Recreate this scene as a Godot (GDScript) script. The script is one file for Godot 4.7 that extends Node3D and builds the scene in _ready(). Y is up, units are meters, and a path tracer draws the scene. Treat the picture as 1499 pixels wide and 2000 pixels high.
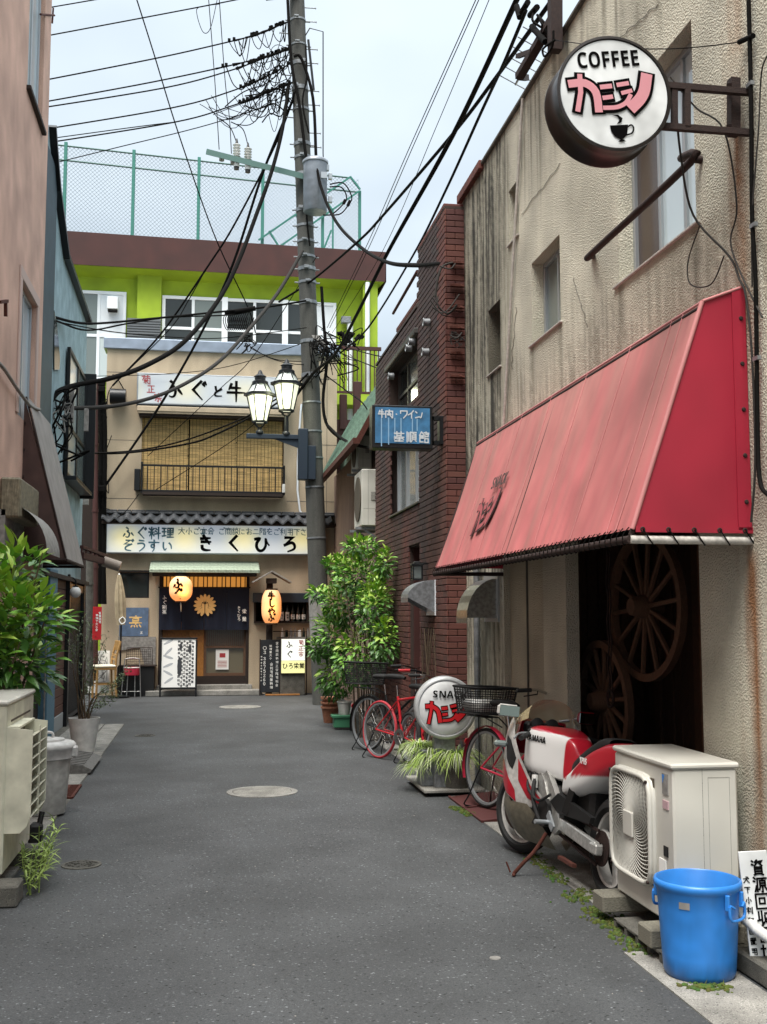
extends Node3D

class Mb:
	var v := PackedVector3Array()
	var n := PackedVector3Array()
	var c := PackedColorArray()
	var i := PackedInt32Array()
	var cuts := []
	var strokes := 0
	var col := Color.WHITE
	func vert(p: Vector3, nn: Vector3) -> int:
		v.append(p)
		n.append(nn)
		c.append(col)
		return v.size() - 1
	func tri(a: Vector3, b: Vector3, d: Vector3, want: Vector3) -> void:
		var nn := (b - a).cross(d - a).normalized()
		var k := v.size()
		if nn.dot(want) < 0.0:
			nn = -nn
			vert(a, nn); vert(b, nn); vert(d, nn)
		else:
			vert(a, nn); vert(d, nn); vert(b, nn)
		i.append_array([k, k + 1, k + 2])
	func fq(a: Vector3, b: Vector3, d: Vector3, e: Vector3, want: Vector3) -> void:
		var nn := (d - a).cross(e - b).normalized()
		var k := v.size()
		if nn.dot(want) < 0.0:
			nn = -nn
			vert(a, nn); vert(b, nn); vert(d, nn); vert(e, nn)
		else:
			vert(a, nn); vert(e, nn); vert(d, nn); vert(b, nn)
		i.append_array([k, k + 1, k + 2, k, k + 2, k + 3])
	func quad(a: Vector3, b: Vector3, d: Vector3, e: Vector3) -> void:
		fq(a, b, d, e, (b - a).cross(d - a))
	func box(o: Vector3, s: Vector3, B := Basis()) -> void:
		bev(o, s, 0.0, B)
	func rbox(x0: float, x1: float, y0: float, y1: float, z0: float, z1: float, r := 0.0) -> void:
		bev(Vector3(x0 + x1, y0 + y1, z0 + z1) / 2.0, Vector3(absf(x1 - x0), absf(y1 - y0), absf(z1 - z0)), r)
	func bev(o: Vector3, s: Vector3, r := 0.0, B := Basis()) -> void:
		var h := s / 2.0
		r = minf(r, minf(h.x, minf(h.y, h.z)) * 0.9)
		var E := [Vector3.RIGHT, Vector3.UP, Vector3.BACK]
		for a in 3:
			var p: int = (a + 1) % 3
			var q: int = (a + 2) % 3
			for sg in [-1.0, 1.0]:
				var f: Vector3 = E[a] * h[a] * sg
				var P: Vector3 = E[p] * (h[p] - r)
				var Q: Vector3 = E[q] * (h[q] - r)
				fq(o + B * (f - P - Q), o + B * (f + P - Q), o + B * (f + P + Q), o + B * (f - P + Q), B * f)
				if r > 0.0:
					for s2 in [-1.0, 1.0]:
						var g: Vector3 = E[p] * s2
						var e0: Vector3 = f + g * (h[p] - r)
						var e1: Vector3 = E[a] * sg * (h[a] - r) + g * h[p]
						fq(o + B * (e0 - Q), o + B * (e0 + Q), o + B * (e1 + Q), o + B * (e1 - Q), B * (E[a] * sg + g))
		if r > 0.0:
			for x in [-1.0, 1.0]:
				for y in [-1.0, 1.0]:
					for z in [-1.0, 1.0]:
						var k := h - Vector3(r, r, r)
						tri(o + B * Vector3(x * h.x, y * k.y, z * k.z), o + B * Vector3(x * k.x, y * h.y, z * k.z), o + B * Vector3(x * k.x, y * k.y, z * h.z), B * Vector3(x, y, z))
	func bar(a: Vector3, b: Vector3, w: float, t: float, up := Vector3.UP, r := 0.0) -> void:
		var d := (b - a)
		var z := d.normalized()
		if absf(z.dot(up)) > 0.98:
			up = Vector3.RIGHT if absf(z.x) < 0.9 else Vector3.BACK
		var x := up.cross(z).normalized()
		bev((a + b) / 2.0, Vector3(w, t, d.length()), r, Basis(x, z.cross(x), z))
	func tube(pts: Array, r, sides := 8, caps := true) -> void:
		var m := pts.size()
		if m < 2:
			return
		var t: Vector3 = (pts[1] - pts[0]).normalized()
		var x := t.cross(Vector3.UP if absf(t.y) < 0.9 else Vector3.RIGHT).normalized()
		var k0 := v.size()
		for j in m:
			var d: Vector3 = (pts[mini(j + 1, m - 1)] - pts[maxi(j - 1, 0)]).normalized()
			if d.length() < 0.5:
				d = t
			x = (x - d * x.dot(d)).normalized()
			var y := d.cross(x)
			var rr: float = r[j] if r is Array else r
			for s in sides:
				var a := TAU * s / sides
				var nn := x * cos(a) + y * sin(a)
				vert(pts[j] + nn * rr, nn)
			t = d
		for j in m - 1:
			for s in sides:
				var a := k0 + j * sides + s
				var b := k0 + j * sides + (s + 1) % sides
				i.append_array([a, a + sides, b, b, a + sides, b + sides])
		if caps:
			for e in 2:
				var d: Vector3 = (pts[0] - pts[1]) if e == 0 else (pts[m - 1] - pts[m - 2])
				d = d.normalized()
				var base := k0 + (0 if e == 0 else (m - 1) * sides)
				var k := v.size()
				for s in sides:
					vert(v[base + s], d)
				for s in range(1, sides - 1):
					if e == 0:
						i.append_array([k, k + s, k + s + 1])
					else:
						i.append_array([k, k + s + 1, k + s])
	func ring(o: Vector3, axis: Vector3, R: float, r: float, segs := 32, sides := 8) -> void:
		var z := axis.normalized()
		var x := z.cross(Vector3.UP if absf(z.y) < 0.9 else Vector3.RIGHT).normalized()
		var pts := []
		for s in segs + 1:
			var a := TAU * s / segs
			pts.append(o + (x * cos(a) + z.cross(x) * sin(a)) * R)
		tube(pts, r, sides, false)
	func cyl(a: Vector3, b: Vector3, r: float, sides := 12, r2 := -1.0) -> void:
		tube([a, b], [r, r if r2 < 0.0 else r2], sides)
	func lathe(prof: Array, xf: Transform3D, segs := 24, a0 := 0.0, a1 := TAU) -> void:
		var ns := []
		for j in prof.size() - 1:
			var d: Vector2 = prof[j + 1] - prof[j]
			ns.append(Vector2(d.y, -d.x).normalized())
		for j in prof.size() - 1:
			var k := v.size()
			var na: Vector2 = ns[j]
			var nb: Vector2 = ns[j]
			if j > 0 and ns[j - 1].dot(ns[j]) > 0.6:
				na = (ns[j - 1] + ns[j]).normalized()
			if j < ns.size() - 1 and ns[j + 1].dot(ns[j]) > 0.6:
				nb = (ns[j + 1] + ns[j]).normalized()
			for s in segs + 1:
				var a := lerpf(a0, a1, float(s) / segs)
				var u := Vector3(cos(a), 0, sin(a))
				vert(xf * (u * prof[j].x + Vector3.UP * prof[j].y), (xf.basis * (u * na.x + Vector3.UP * na.y)).normalized())
				vert(xf * (u * prof[j + 1].x + Vector3.UP * prof[j + 1].y), (xf.basis * (u * nb.x + Vector3.UP * nb.y)).normalized())
			for s in segs:
				var a := k + s * 2
				i.append_array([a, a + 2, a + 1, a + 1, a + 2, a + 3])
	func prism(poly: PackedVector2Array, xf: Transform3D, depth: float) -> void:
		var tr := Geometry2D.triangulate_polygon(poly)
		for t in range(0, tr.size(), 3):
			var a := poly[tr[t]]
			var b := poly[tr[t + 1]]
			var d := poly[tr[t + 2]]
			tri(xf * Vector3(a.x, a.y, depth), xf * Vector3(b.x, b.y, depth), xf * Vector3(d.x, d.y, depth), xf.basis.z)
			if depth > 0.0:
				tri(xf * Vector3(a.x, a.y, 0), xf * Vector3(b.x, b.y, 0), xf * Vector3(d.x, d.y, 0), -xf.basis.z)
		if depth > 0.0:
			var sg := -1.0 if Geometry2D.is_polygon_clockwise(poly) else 1.0
			for j in poly.size():
				var a := poly[j]
				var b := poly[(j + 1) % poly.size()]
				var e := (b - a)
				fq(xf * Vector3(a.x, a.y, 0), xf * Vector3(b.x, b.y, 0), xf * Vector3(b.x, b.y, depth), xf * Vector3(a.x, a.y, depth), xf.basis * Vector3(e.y, -e.x, 0) * sg)
	func sheet(fn: Callable, nu: int, nv: int, cf = null, flip := false) -> void:
		var k := v.size()
		for a in nu + 1:
			for b in nv + 1:
				var u := float(a) / nu
				var w := float(b) / nv
				var p: Vector3 = fn.call(u, w)
				var du: Vector3 = fn.call(minf(u + 0.004, 1.0), w) - fn.call(maxf(u - 0.004, 0.0), w)
				var dv: Vector3 = fn.call(u, minf(w + 0.004, 1.0)) - fn.call(u, maxf(w - 0.004, 0.0))
				var nn := du.cross(dv).normalized()
				if cf != null:
					col = cf.call(p)
				vert(p, -nn if flip else nn)
		for a in nu:
			for b in nv:
				var q := k + a * (nv + 1) + b
				if flip:
					i.append_array([q, q + nv + 1, q + 1, q + 1, q + nv + 1, q + nv + 2])
				else:
					i.append_array([q, q + 1, q + nv + 1, q + 1, q + nv + 2, q + nv + 1])
	func leaf(o: Vector3, dir: Vector3, up: Vector3, L: float, w: float, bend := 0.25, fold := 0.25) -> void:
		var z := dir.normalized()
		var x := z.cross(up).normalized()
		var y := x.cross(z)
		var ws := [0.12, 0.8, 1.0, 0.62, 0.03]
		var k := v.size()
		for j in 5:
			var t := j / 4.0
			var m := o + z * (L * t) - y * (bend * L * t * t)
			var e: Vector3 = x * (w * 0.5 * ws[j])
			var lift: Vector3 = y * (fold * w * 0.5 * ws[j])
			var tz := (z - y * (2.0 * bend * t)).normalized()
			var nn := x.cross(tz).normalized()
			vert(m - e + lift, (nn + x * fold).normalized())
			vert(m, nn)
			vert(m + e + lift, (nn - x * fold).normalized())
		for j in 4:
			var q := k + j * 3
			i.append_array([q, q + 3, q + 1, q + 1, q + 3, q + 4, q + 1, q + 4, q + 2, q + 2, q + 4, q + 5])
	func add(o: Mb, xf := Transform3D()) -> void:
		var k := v.size()
		for j in o.v.size():
			v.append(xf * o.v[j])
			n.append((xf.basis * o.n[j]).normalized())
			c.append(o.c[j] if col == Color.WHITE else col)
		for j in o.i:
			i.append(j + k)
	func mesh() -> ArrayMesh:
		var A := []
		A.resize(Mesh.ARRAY_MAX)
		A[Mesh.ARRAY_VERTEX] = v
		A[Mesh.ARRAY_NORMAL] = n
		A[Mesh.ARRAY_COLOR] = c
		A[Mesh.ARRAY_INDEX] = i
		var m := ArrayMesh.new()
		m.add_surface_from_arrays(Mesh.PRIMITIVE_TRIANGLES, A)
		return m

var T := {}
var M := {}
var base := {}
var rng := RandomNumberGenerator.new()
var nz := FastNoiseLite.new()
const EYE := Vector3(0, 1.65, 0)
var eye_basis: Basis

func rr(a: float, b: float) -> float:
	return rng.randf_range(a, b)

# a point of the survey photograph (1499 x 2000) on the plane where axis k has the value val
func pt(u: float, v: float, k: int, val: float) -> Vector3:
	var r: Vector3 = eye_basis * Vector3((u - 750.0) / 2150.0, (1000.0 - v) / 2150.0, -1.0)
	return EYE + r * ((val - EYE[k]) / r[k])
func pz(u: float, v: float, z: float) -> Vector3:
	return pt(u, v, 2, z)
func px(u: float, v: float, x: float) -> Vector3:
	return pt(u, v, 0, x)
func pg(u: float, v: float, y := 0.0) -> Vector3:
	return pt(u, v, 1, y)

func thing(called: String, label: String, category: String, at := Vector3.ZERO, group := "", turn := Basis()) -> Node3D:
	var o := Node3D.new()
	o.name = called
	add_child(o, true)
	o.transform = Transform3D(turn, at)
	base[o] = at
	o.set_meta("label", label)
	o.set_meta("category", category)
	if group:
		o.set_meta("group", group)
	return o
func part(called: String, b: Mb, m: Material, parent: Node3D, local := false, label := "") -> MeshInstance3D:
	if called == "lettering" and b.cuts.size() > 1:
		# every character is a piece of its own
		var last: MeshInstance3D
		for k in b.cuts.size():
			var c0: Vector2i = b.cuts[k]
			var c1 := Vector2i(b.v.size(), b.i.size())
			if k + 1 < b.cuts.size():
				c1 = b.cuts[k + 1]
			if c1.x == c0.x:
				continue
			var q := Mb.new()
			q.v = b.v.slice(c0.x, c1.x)
			q.n = b.n.slice(c0.x, c1.x)
			q.c = b.c.slice(c0.x, c1.x)
			for j in b.i.slice(c0.y, c1.y):
				q.i.append(j - c0.x)
			last = part("character", q, m, parent, local, label)
		return last
	var o := MeshInstance3D.new()
	o.name = called
	o.mesh = b.mesh()
	o.material_override = m
	parent.add_child(o, true)
	if not local and base.has(parent):
		o.position = -base[parent]
	if label:
		o.set_meta("label", label)
	return o
func single(called: String, b: Mb, m: Material, label: String, category: String, group := "") -> MeshInstance3D:
	var o := part(called, b, m, self)
	o.set_meta("label", label)
	o.set_meta("category", category)
	if group:
		o.set_meta("group", group)
	return o
func setting(called: String, b: Mb, m: Material, kind := "structure") -> MeshInstance3D:
	var o := part(called, b, m, self)
	o.set_meta("kind", kind)
	return o
func stuff(o: Node3D) -> Node3D:
	o.set_meta("kind", "stuff")
	return o
# a piece that shares mesh and material with its like
func piece(called: String, m: Mesh, mat: Material, xf: Transform3D, parent: Node3D) -> MeshInstance3D:
	var o := MeshInstance3D.new()
	o.name = called
	o.mesh = m
	o.material_override = mat
	o.transform = xf
	parent.add_child(o, true)
	if base.has(parent):
		o.position -= base[parent]
	return o

func curve(pts: Array, sub := 6) -> Array:
	var out := []
	for j in pts.size() - 1:
		var a = pts[maxi(j - 1, 0)]
		var b = pts[j]
		var d = pts[j + 1]
		var e = pts[mini(j + 2, pts.size() - 1)]
		for s in sub:
			var t := float(s) / sub
			out.append(0.5 * (2.0 * b + (d - a) * t + (2.0 * a - 5.0 * b + 4.0 * d - e) * t * t + (3.0 * b - a - 3.0 * d + e) * t * t * t))
	out.append(pts[pts.size() - 1])
	return out
func sag(a: Vector3, b: Vector3, drop: float, k := 12) -> Array:
	var out := []
	for j in k + 1:
		var t := float(j) / k
		out.append(a.lerp(b, t) - Vector3.UP * drop * 4.0 * t * (1.0 - t))
	return out

# a wall as a grid of cells with rectangular holes; U and V are its directions, colours come from cf(point)
func wall(b: Mb, o: Vector3, U: Vector3, V: Vector3, w: float, h: float, holes: Array, step: float, cf = null, reveal := 0.15) -> void:
	var nn := U.cross(V)
	var us := [0.0, w]
	var vs := [0.0, h]
	for q in holes:
		us.append_array([q.position.x, q.end.x])
		vs.append_array([q.position.y, q.end.y])
	us = fill(us, step)
	vs = fill(vs, step)
	var k := b.v.size()
	for y in vs:
		for x in us:
			var p: Vector3 = o + U * x + V * y
			if cf != null:
				b.col = cf.call(p)
			b.vert(p, nn)
	var m := us.size()
	for y in vs.size() - 1:
		for x in m - 1:
			var mid := Vector2((us[x] + us[x + 1]) / 2.0, (vs[y] + vs[y + 1]) / 2.0)
			var cut := false
			for q in holes:
				cut = cut or q.has_point(mid)
			if not cut:
				var a := k + y * m + x
				b.i.append_array([a, a + m, a + 1, a + 1, a + m, a + m + 1])
	for q in holes:
		var r: Vector3 = -nn * (0.1 if q.position.y < 0.1 else reveal)
		var p0: Vector3 = o + U * q.position.x + V * q.position.y
		var p1: Vector3 = o + U * q.end.x + V * q.position.y
		var p2: Vector3 = o + U * q.end.x + V * q.end.y
		var p3: Vector3 = o + U * q.position.x + V * q.end.y
		if cf != null:
			b.col = cf.call((p0 + p2) / 2.0)
		b.fq(p0, p1, p1 + r, p0 + r, V)
		b.fq(p3, p2, p2 + r, p3 + r, -V)
		b.fq(p0, p3, p3 + r, p0 + r, U)
		b.fq(p1, p2, p2 + r, p1 + r, -U)
	b.col = Color.WHITE
func fill(a: Array, step: float) -> Array:
	a.sort()
	var out := [a[0]]
	for j in range(1, a.size()):
		var d: float = a[j] - a[j - 1]
		if d < 0.0005:
			continue
		var k := ceili(d / step)
		for s in k:
			out.append(a[j - 1] + d * (s + 1) / k)
	return out

# lettering: brush strokes on a 26 x 26 grid, two letters a point, ~ for a curved stroke
var KANA := {
	"ふ": "jcnf ~nilkpooulwiv gpdu tnxs", "ぐ": "rbhmsy tevh vcxf", "と": "idko ~uilnhsjwuw", "牛": "hdek gisi coxo nanz", "し": "~jbjqlwqysxvu",
	"ゃ": "~epmmslwpsu ogqk iijz", "ぶ": "jcnf ~nilkpooulwiv gpdu tnxs vbxe xazd", "き": "fgtf glul jbso ~hriwnyty", "く": "rbhmsy", "ひ": "~cgjffmftjypxtqtgvlyp",
	"ろ": "gdsdfp ~fpqlvpuvlz", "料": "cdfh mdjh blnl hbhz hldt hlmt pdsg oisl npzn vbvz", "理": "cdkd ckkk ctks gdgs ndydymnmnd niyi sdsu nqyq mvzv", "ぞ": "jcscgkvk ~vkjqjwty vcxf xazd",
	"う": "jctd ~gjpiultrkz", "す": "cgxg nbno ~nlilhpkrnpnknukz", "い": "~fgfqiwlt ~rhvmwt", "大": "bjyj ~nbnkhtbz ~nkstyz", "小": "nbnzkx gjcs tkxs", "ご": "~ggtgqj ~gqgwnyvx uawd xazd",
	"宴": "nanc cgxg cgbk xgwk ijsjsririj insn bvyv ksgxrz qtlyez", "会": "nabl nayl hlsl dpwp jpfxuw rssz", "商": "nanc bdyd jejh qdqh chcz chxhxzuz iqsqsxixiq kjhn pjtn",
	"談": "dcic bgkg djij dmim dqiqiydydq rarfml rfxl mdoh wcuh rnrrly rrzz moot wnut", "に": "~ebcmez kiui ~ksmwvw", "お": "bhph ~jbjxftjqtpuxowz shwk", "二": "ggtg bvyv",
	"階": "cbcz cbibfijpfr nbnk nfrf nkrj ubukxk ufyd poxoxypypo ptxt", "を": "dfuf ~naihdofmlmms ~vljqkwvx", "利": "lbfd bhnh hbhz hidr hkms reru xbxzuz", "用": "~ececodz ecwcwzsz eiwi epwp ncnz",
	"下": "bdyd ndnz ohul", "さ": "dgug jbro ~gqhwryuy", "菊": "bexe hbhh rbrh gidp gjxjxzsy mmmy hqtq inkp rmpp lqhw nqsw", "正": "cdwd ndnx nntn gmgx axyx", "宗": "nanc cecj cexexj hksk dpwp npnzkx hsew rsvw",
	"栄": "fbhf nanf tbrf chcl chxhxk dpwp njnz nqdy nqxy", "業": "jajg qaqg ebgf vbtf chxh dkwk fowo csxs nknz nsdz nsxz", "割": "hahc bcoc bcbg ocog djnj dmnm bpop hghp drmrmydydr rdrs xaxzuz",
	"烹": "nanc bdyd hfsfsjhjhf hmrmno boyo nonr gtew ktlw ptqw usxw", "肉": "cfcz cfxfxzuz nbnf nhhp nksp npir nptw", "ワ": "cdwd cdcl ~wdvnlz", "イ": "~tbmjcp njnz", "ン": "cehi ~cxoutwxh", "・": "lnno",
	"基": "bfyf hbho rbro hkrk boyo gpbt spxt hsrs nonx cxwx", "順": "cbcncz gdgx kbkz mcyc rcqf ogxgxsosog okxk ooxo qsmy utyx", "館": "hacj hanh djljlpdpdj dmlm djdyly sasc ncydyg pgxgxlplpg pgpz pqxqxzpz",
	"資": "cbed bhei lahe kdtcqg mdgk mdtk gmsmsxgxgm gpsp gtst ixez pxuz", "源": "cbfe bhei dzgp idyd idhz mhvhvpmpmh mlvl rdqh qpqzoz mrkw urxw", "回": "cbxbxzczcb iirirririi", "収": "ecer jbjz brjp ofyf ~xfroiz ~oipsyz",
	"置": "dbwbwhdhdb jbjh qbqh bkyk nhnn inrnrvivin iqrq itrt dmdyxy", "場": "bhjh fbft avku nbxbxjnjnb nfxf lmzm pplw nqyqxzuz tqmz", "犬": "bjyj ~nbnkhtbz ~nkstyz rcvf",
	"0": "~ncgghtnysrsgnc", "3": "~ffnctgmltqsxfv", "8": "~nctgmlgshxnytsmlgfnc", "7": "fcuclz", "5": "tchcgk ~gkqjusoyfv", "2": "~ffnctggyvy", "6": "~rcihgshynytsoogq", "〇": "~nccgctnzxtxgnc",
}
func stroke(b: Mb, pts: Array, w: float, xf: Transform3D, brush := 0.0) -> void:
	var m := pts.size()
	var k := b.v.size()
	b.strokes += 1
	# strokes lie a hair above one another where they cross
	xf = xf.translated_local(Vector3(0, 0, 0.0002 * (b.strokes % 12)))
	for j in m:
		var p: Vector2 = pts[j]
		var d0: Vector2 = (p - pts[maxi(j - 1, 0)]).normalized()
		var d1: Vector2 = (pts[mini(j + 1, m - 1)] - p).normalized()
		if j == 0:
			d0 = d1
		if j == m - 1:
			d1 = d0
		var t := (d0 + d1).normalized()
		var nn := Vector2(-t.y, t.x) / maxf(0.45, t.dot(d1))
		var f := 1.0
		if brush > 0.0:
			var q := float(j) / (m - 1)
			f = lerpf(1.0, 0.8 + 0.5 * sin(q * 2.2 + 0.4) - q * 0.75, brush)
		var e := nn * w * 0.5 * f
		if j == 0:
			p -= d1 * w * 0.3
		if j == m - 1:
			p += d0 * w * 0.3
		b.vert(xf * Vector3(p.x + e.x, p.y + e.y, 0), xf.basis.z)
		b.vert(xf * Vector3(p.x - e.x, p.y - e.y, 0), xf.basis.z)
	for j in m - 1:
		var a := k + j * 2
		b.i.append_array([a, a + 2, a + 1, a + 1, a + 2, a + 3])
func glyph(b: Mb, ch: String, xf: Transform3D, x: float, y: float, s: float, w: float, brush := 0.0, sy := 0.0) -> void:
	if not KANA.has(ch):
		return
	sy = s if sy == 0.0 else sy
	for st in KANA[ch].split(" "):
		var soft: bool = st.begins_with("~")
		var q: String = st.trim_prefix("~")
		var pts := []
		for j in range(0, q.length() - 1, 2):
			pts.append(Vector2(x + (q.unicode_at(j) - 97) / 25.0 * s, y - (q.unicode_at(j + 1) - 97) / 25.0 * sy))
		if soft:
			pts = curve(pts, 5)
		elif brush > 0.0 and pts.size() == 2:
			pts = [pts[0], pts[0].lerp(pts[1], 0.35), pts[0].lerp(pts[1], 0.7), pts[1]]
		stroke(b, pts, w, xf, brush)
func words(b: Mb, text: String, xf: Transform3D, x: float, y: float, s: float, w: float, dx: float, dy := 0.0, brush := 0.0) -> void:
	for ch in text:
		b.cuts.append(Vector2i(b.v.size(), b.i.size()))
		glyph(b, ch, xf, x, y, s, w, brush)
		x += dx
		y += dy
# Latin lettering as a flat mesh, centred at the origin of xf, with the given cap height
func latin(called: String, text: String, m: Material, parent: Node3D, xf: Transform3D, cap: float, wide := 1.0) -> MeshInstance3D:
	var f := SystemFont.new()
	f.font_names = PackedStringArray(["Droid Sans"])
	f.font_weight = 700
	var t := TextMesh.new()
	t.font = f
	t.text = text
	t.font_size = 64
	t.pixel_size = cap / 46.0
	t.depth = 0.002
	var o := MeshInstance3D.new()
	o.name = called
	o.mesh = t
	o.material_override = m
	o.transform = xf * Transform3D(Basis.from_scale(Vector3(wide, 1, 1)), Vector3.ZERO)
	parent.add_child(o, true)
	return o
func face(o: Vector3, x: Vector3, y: Vector3) -> Transform3D:
	return Transform3D(Basis(x.normalized(), y.normalized(), x.cross(y).normalized()), o)

func noise_tex(key: String, size: int, freq: float, lo: float, hi: float, oct := 4, kind := FastNoiseLite.TYPE_SIMPLEX_SMOOTH, gain := 0.5, power := 1.0) -> void:
	var f := FastNoiseLite.new()
	f.seed = hash(key) % 10000
	f.noise_type = kind
	f.frequency = freq
	f.fractal_octaves = oct
	f.fractal_gain = gain
	if oct == 1:
		f.fractal_type = FastNoiseLite.FRACTAL_NONE
	var im := f.get_seamless_image(size, size)
	im.convert(Image.FORMAT_L8)
	var d := im.get_data()
	var lut := PackedByteArray()
	for j in 256:
		lut.append(int(255.0 * clampf(lerpf(lo, hi, pow(j / 255.0, power)), 0.0, 1.0)))
	for j in d.size():
		d[j] = lut[d[j]]
	T[key] = ImageTexture.create_from_image(Image.create_from_data(size, size, false, Image.FORMAT_L8, d))
func grain_tex(key: String, size: int, lo: float, hi: float, specks: int, dark: int) -> void:
	var r := RandomNumberGenerator.new()
	r.seed = 77
	var d := PackedByteArray()
	d.resize(size * size)
	for j in d.size():
		d[j] = int(255.0 * r.randf_range(lo, hi))
	for s in specks + dark:
		var x := r.randi() % size
		var y := r.randi() % size
		var q := r.randf_range(hi, 1.0) if s < specks else r.randf_range(0.1, lo)
		var big := r.randi_range(1, 3)
		for a in big:
			for b in r.randi_range(1, big):
				d[((y + b) % size) * size + (x + a) % size] = int(q * 255.0)
	T[key] = ImageTexture.create_from_image(Image.create_from_data(size, size, false, Image.FORMAT_L8, d))

func mt(key: String, hex: String, rough := 0.75, metal := 0.0, o := {}) -> StandardMaterial3D:
	var m := StandardMaterial3D.new()
	m.resource_name = key
	m.albedo_color = Color(hex)
	m.roughness = rough
	m.metallic = metal
	if o.get("vc", true):
		m.vertex_color_use_as_albedo = true
	if o.has("t"):
		m.albedo_texture = T[o.t]
		m.uv1_triplanar = true
		m.uv1_world_triplanar = o.get("w", true)
		m.uv1_scale = o.get("s", Vector3.ONE)
	if o.has("h"):
		m.heightmap_enabled = true
		m.heightmap_texture = T[o.h]
		m.heightmap_scale = o.get("hs", 0.3)
		m.uv1_triplanar = true
		m.uv1_world_triplanar = o.get("w", true)
		m.uv1_scale = o.get("s", Vector3.ONE)
	if o.has("d"):
		m.detail_enabled = true
		m.detail_albedo = T[o.d]
		m.detail_blend_mode = BaseMaterial3D.BLEND_MODE_MUL
		m.detail_uv_layer = BaseMaterial3D.DETAIL_UV_2
		m.uv2_triplanar = true
		m.uv2_world_triplanar = o.get("w", true)
		m.uv2_scale = o.get("ds", Vector3.ONE)
	if o.has("e"):
		m.emission_enabled = true
		m.emission = Color(o.get("ec", hex))
		m.emission_energy_multiplier = o.e
	if o.has("b"):
		m.backlight_enabled = true
		m.backlight = Color(o.b)
	if o.has("coat"):
		m.clearcoat_enabled = true
		m.clearcoat = o.coat
		m.clearcoat_roughness = 0.15
	if o.has("a"):
		m.transparency = BaseMaterial3D.TRANSPARENCY_ALPHA
		m.albedo_color.a = o.a
	if o.has("spec"):
		m.metallic_specular = o.spec
	M[key] = m
	return m

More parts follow.
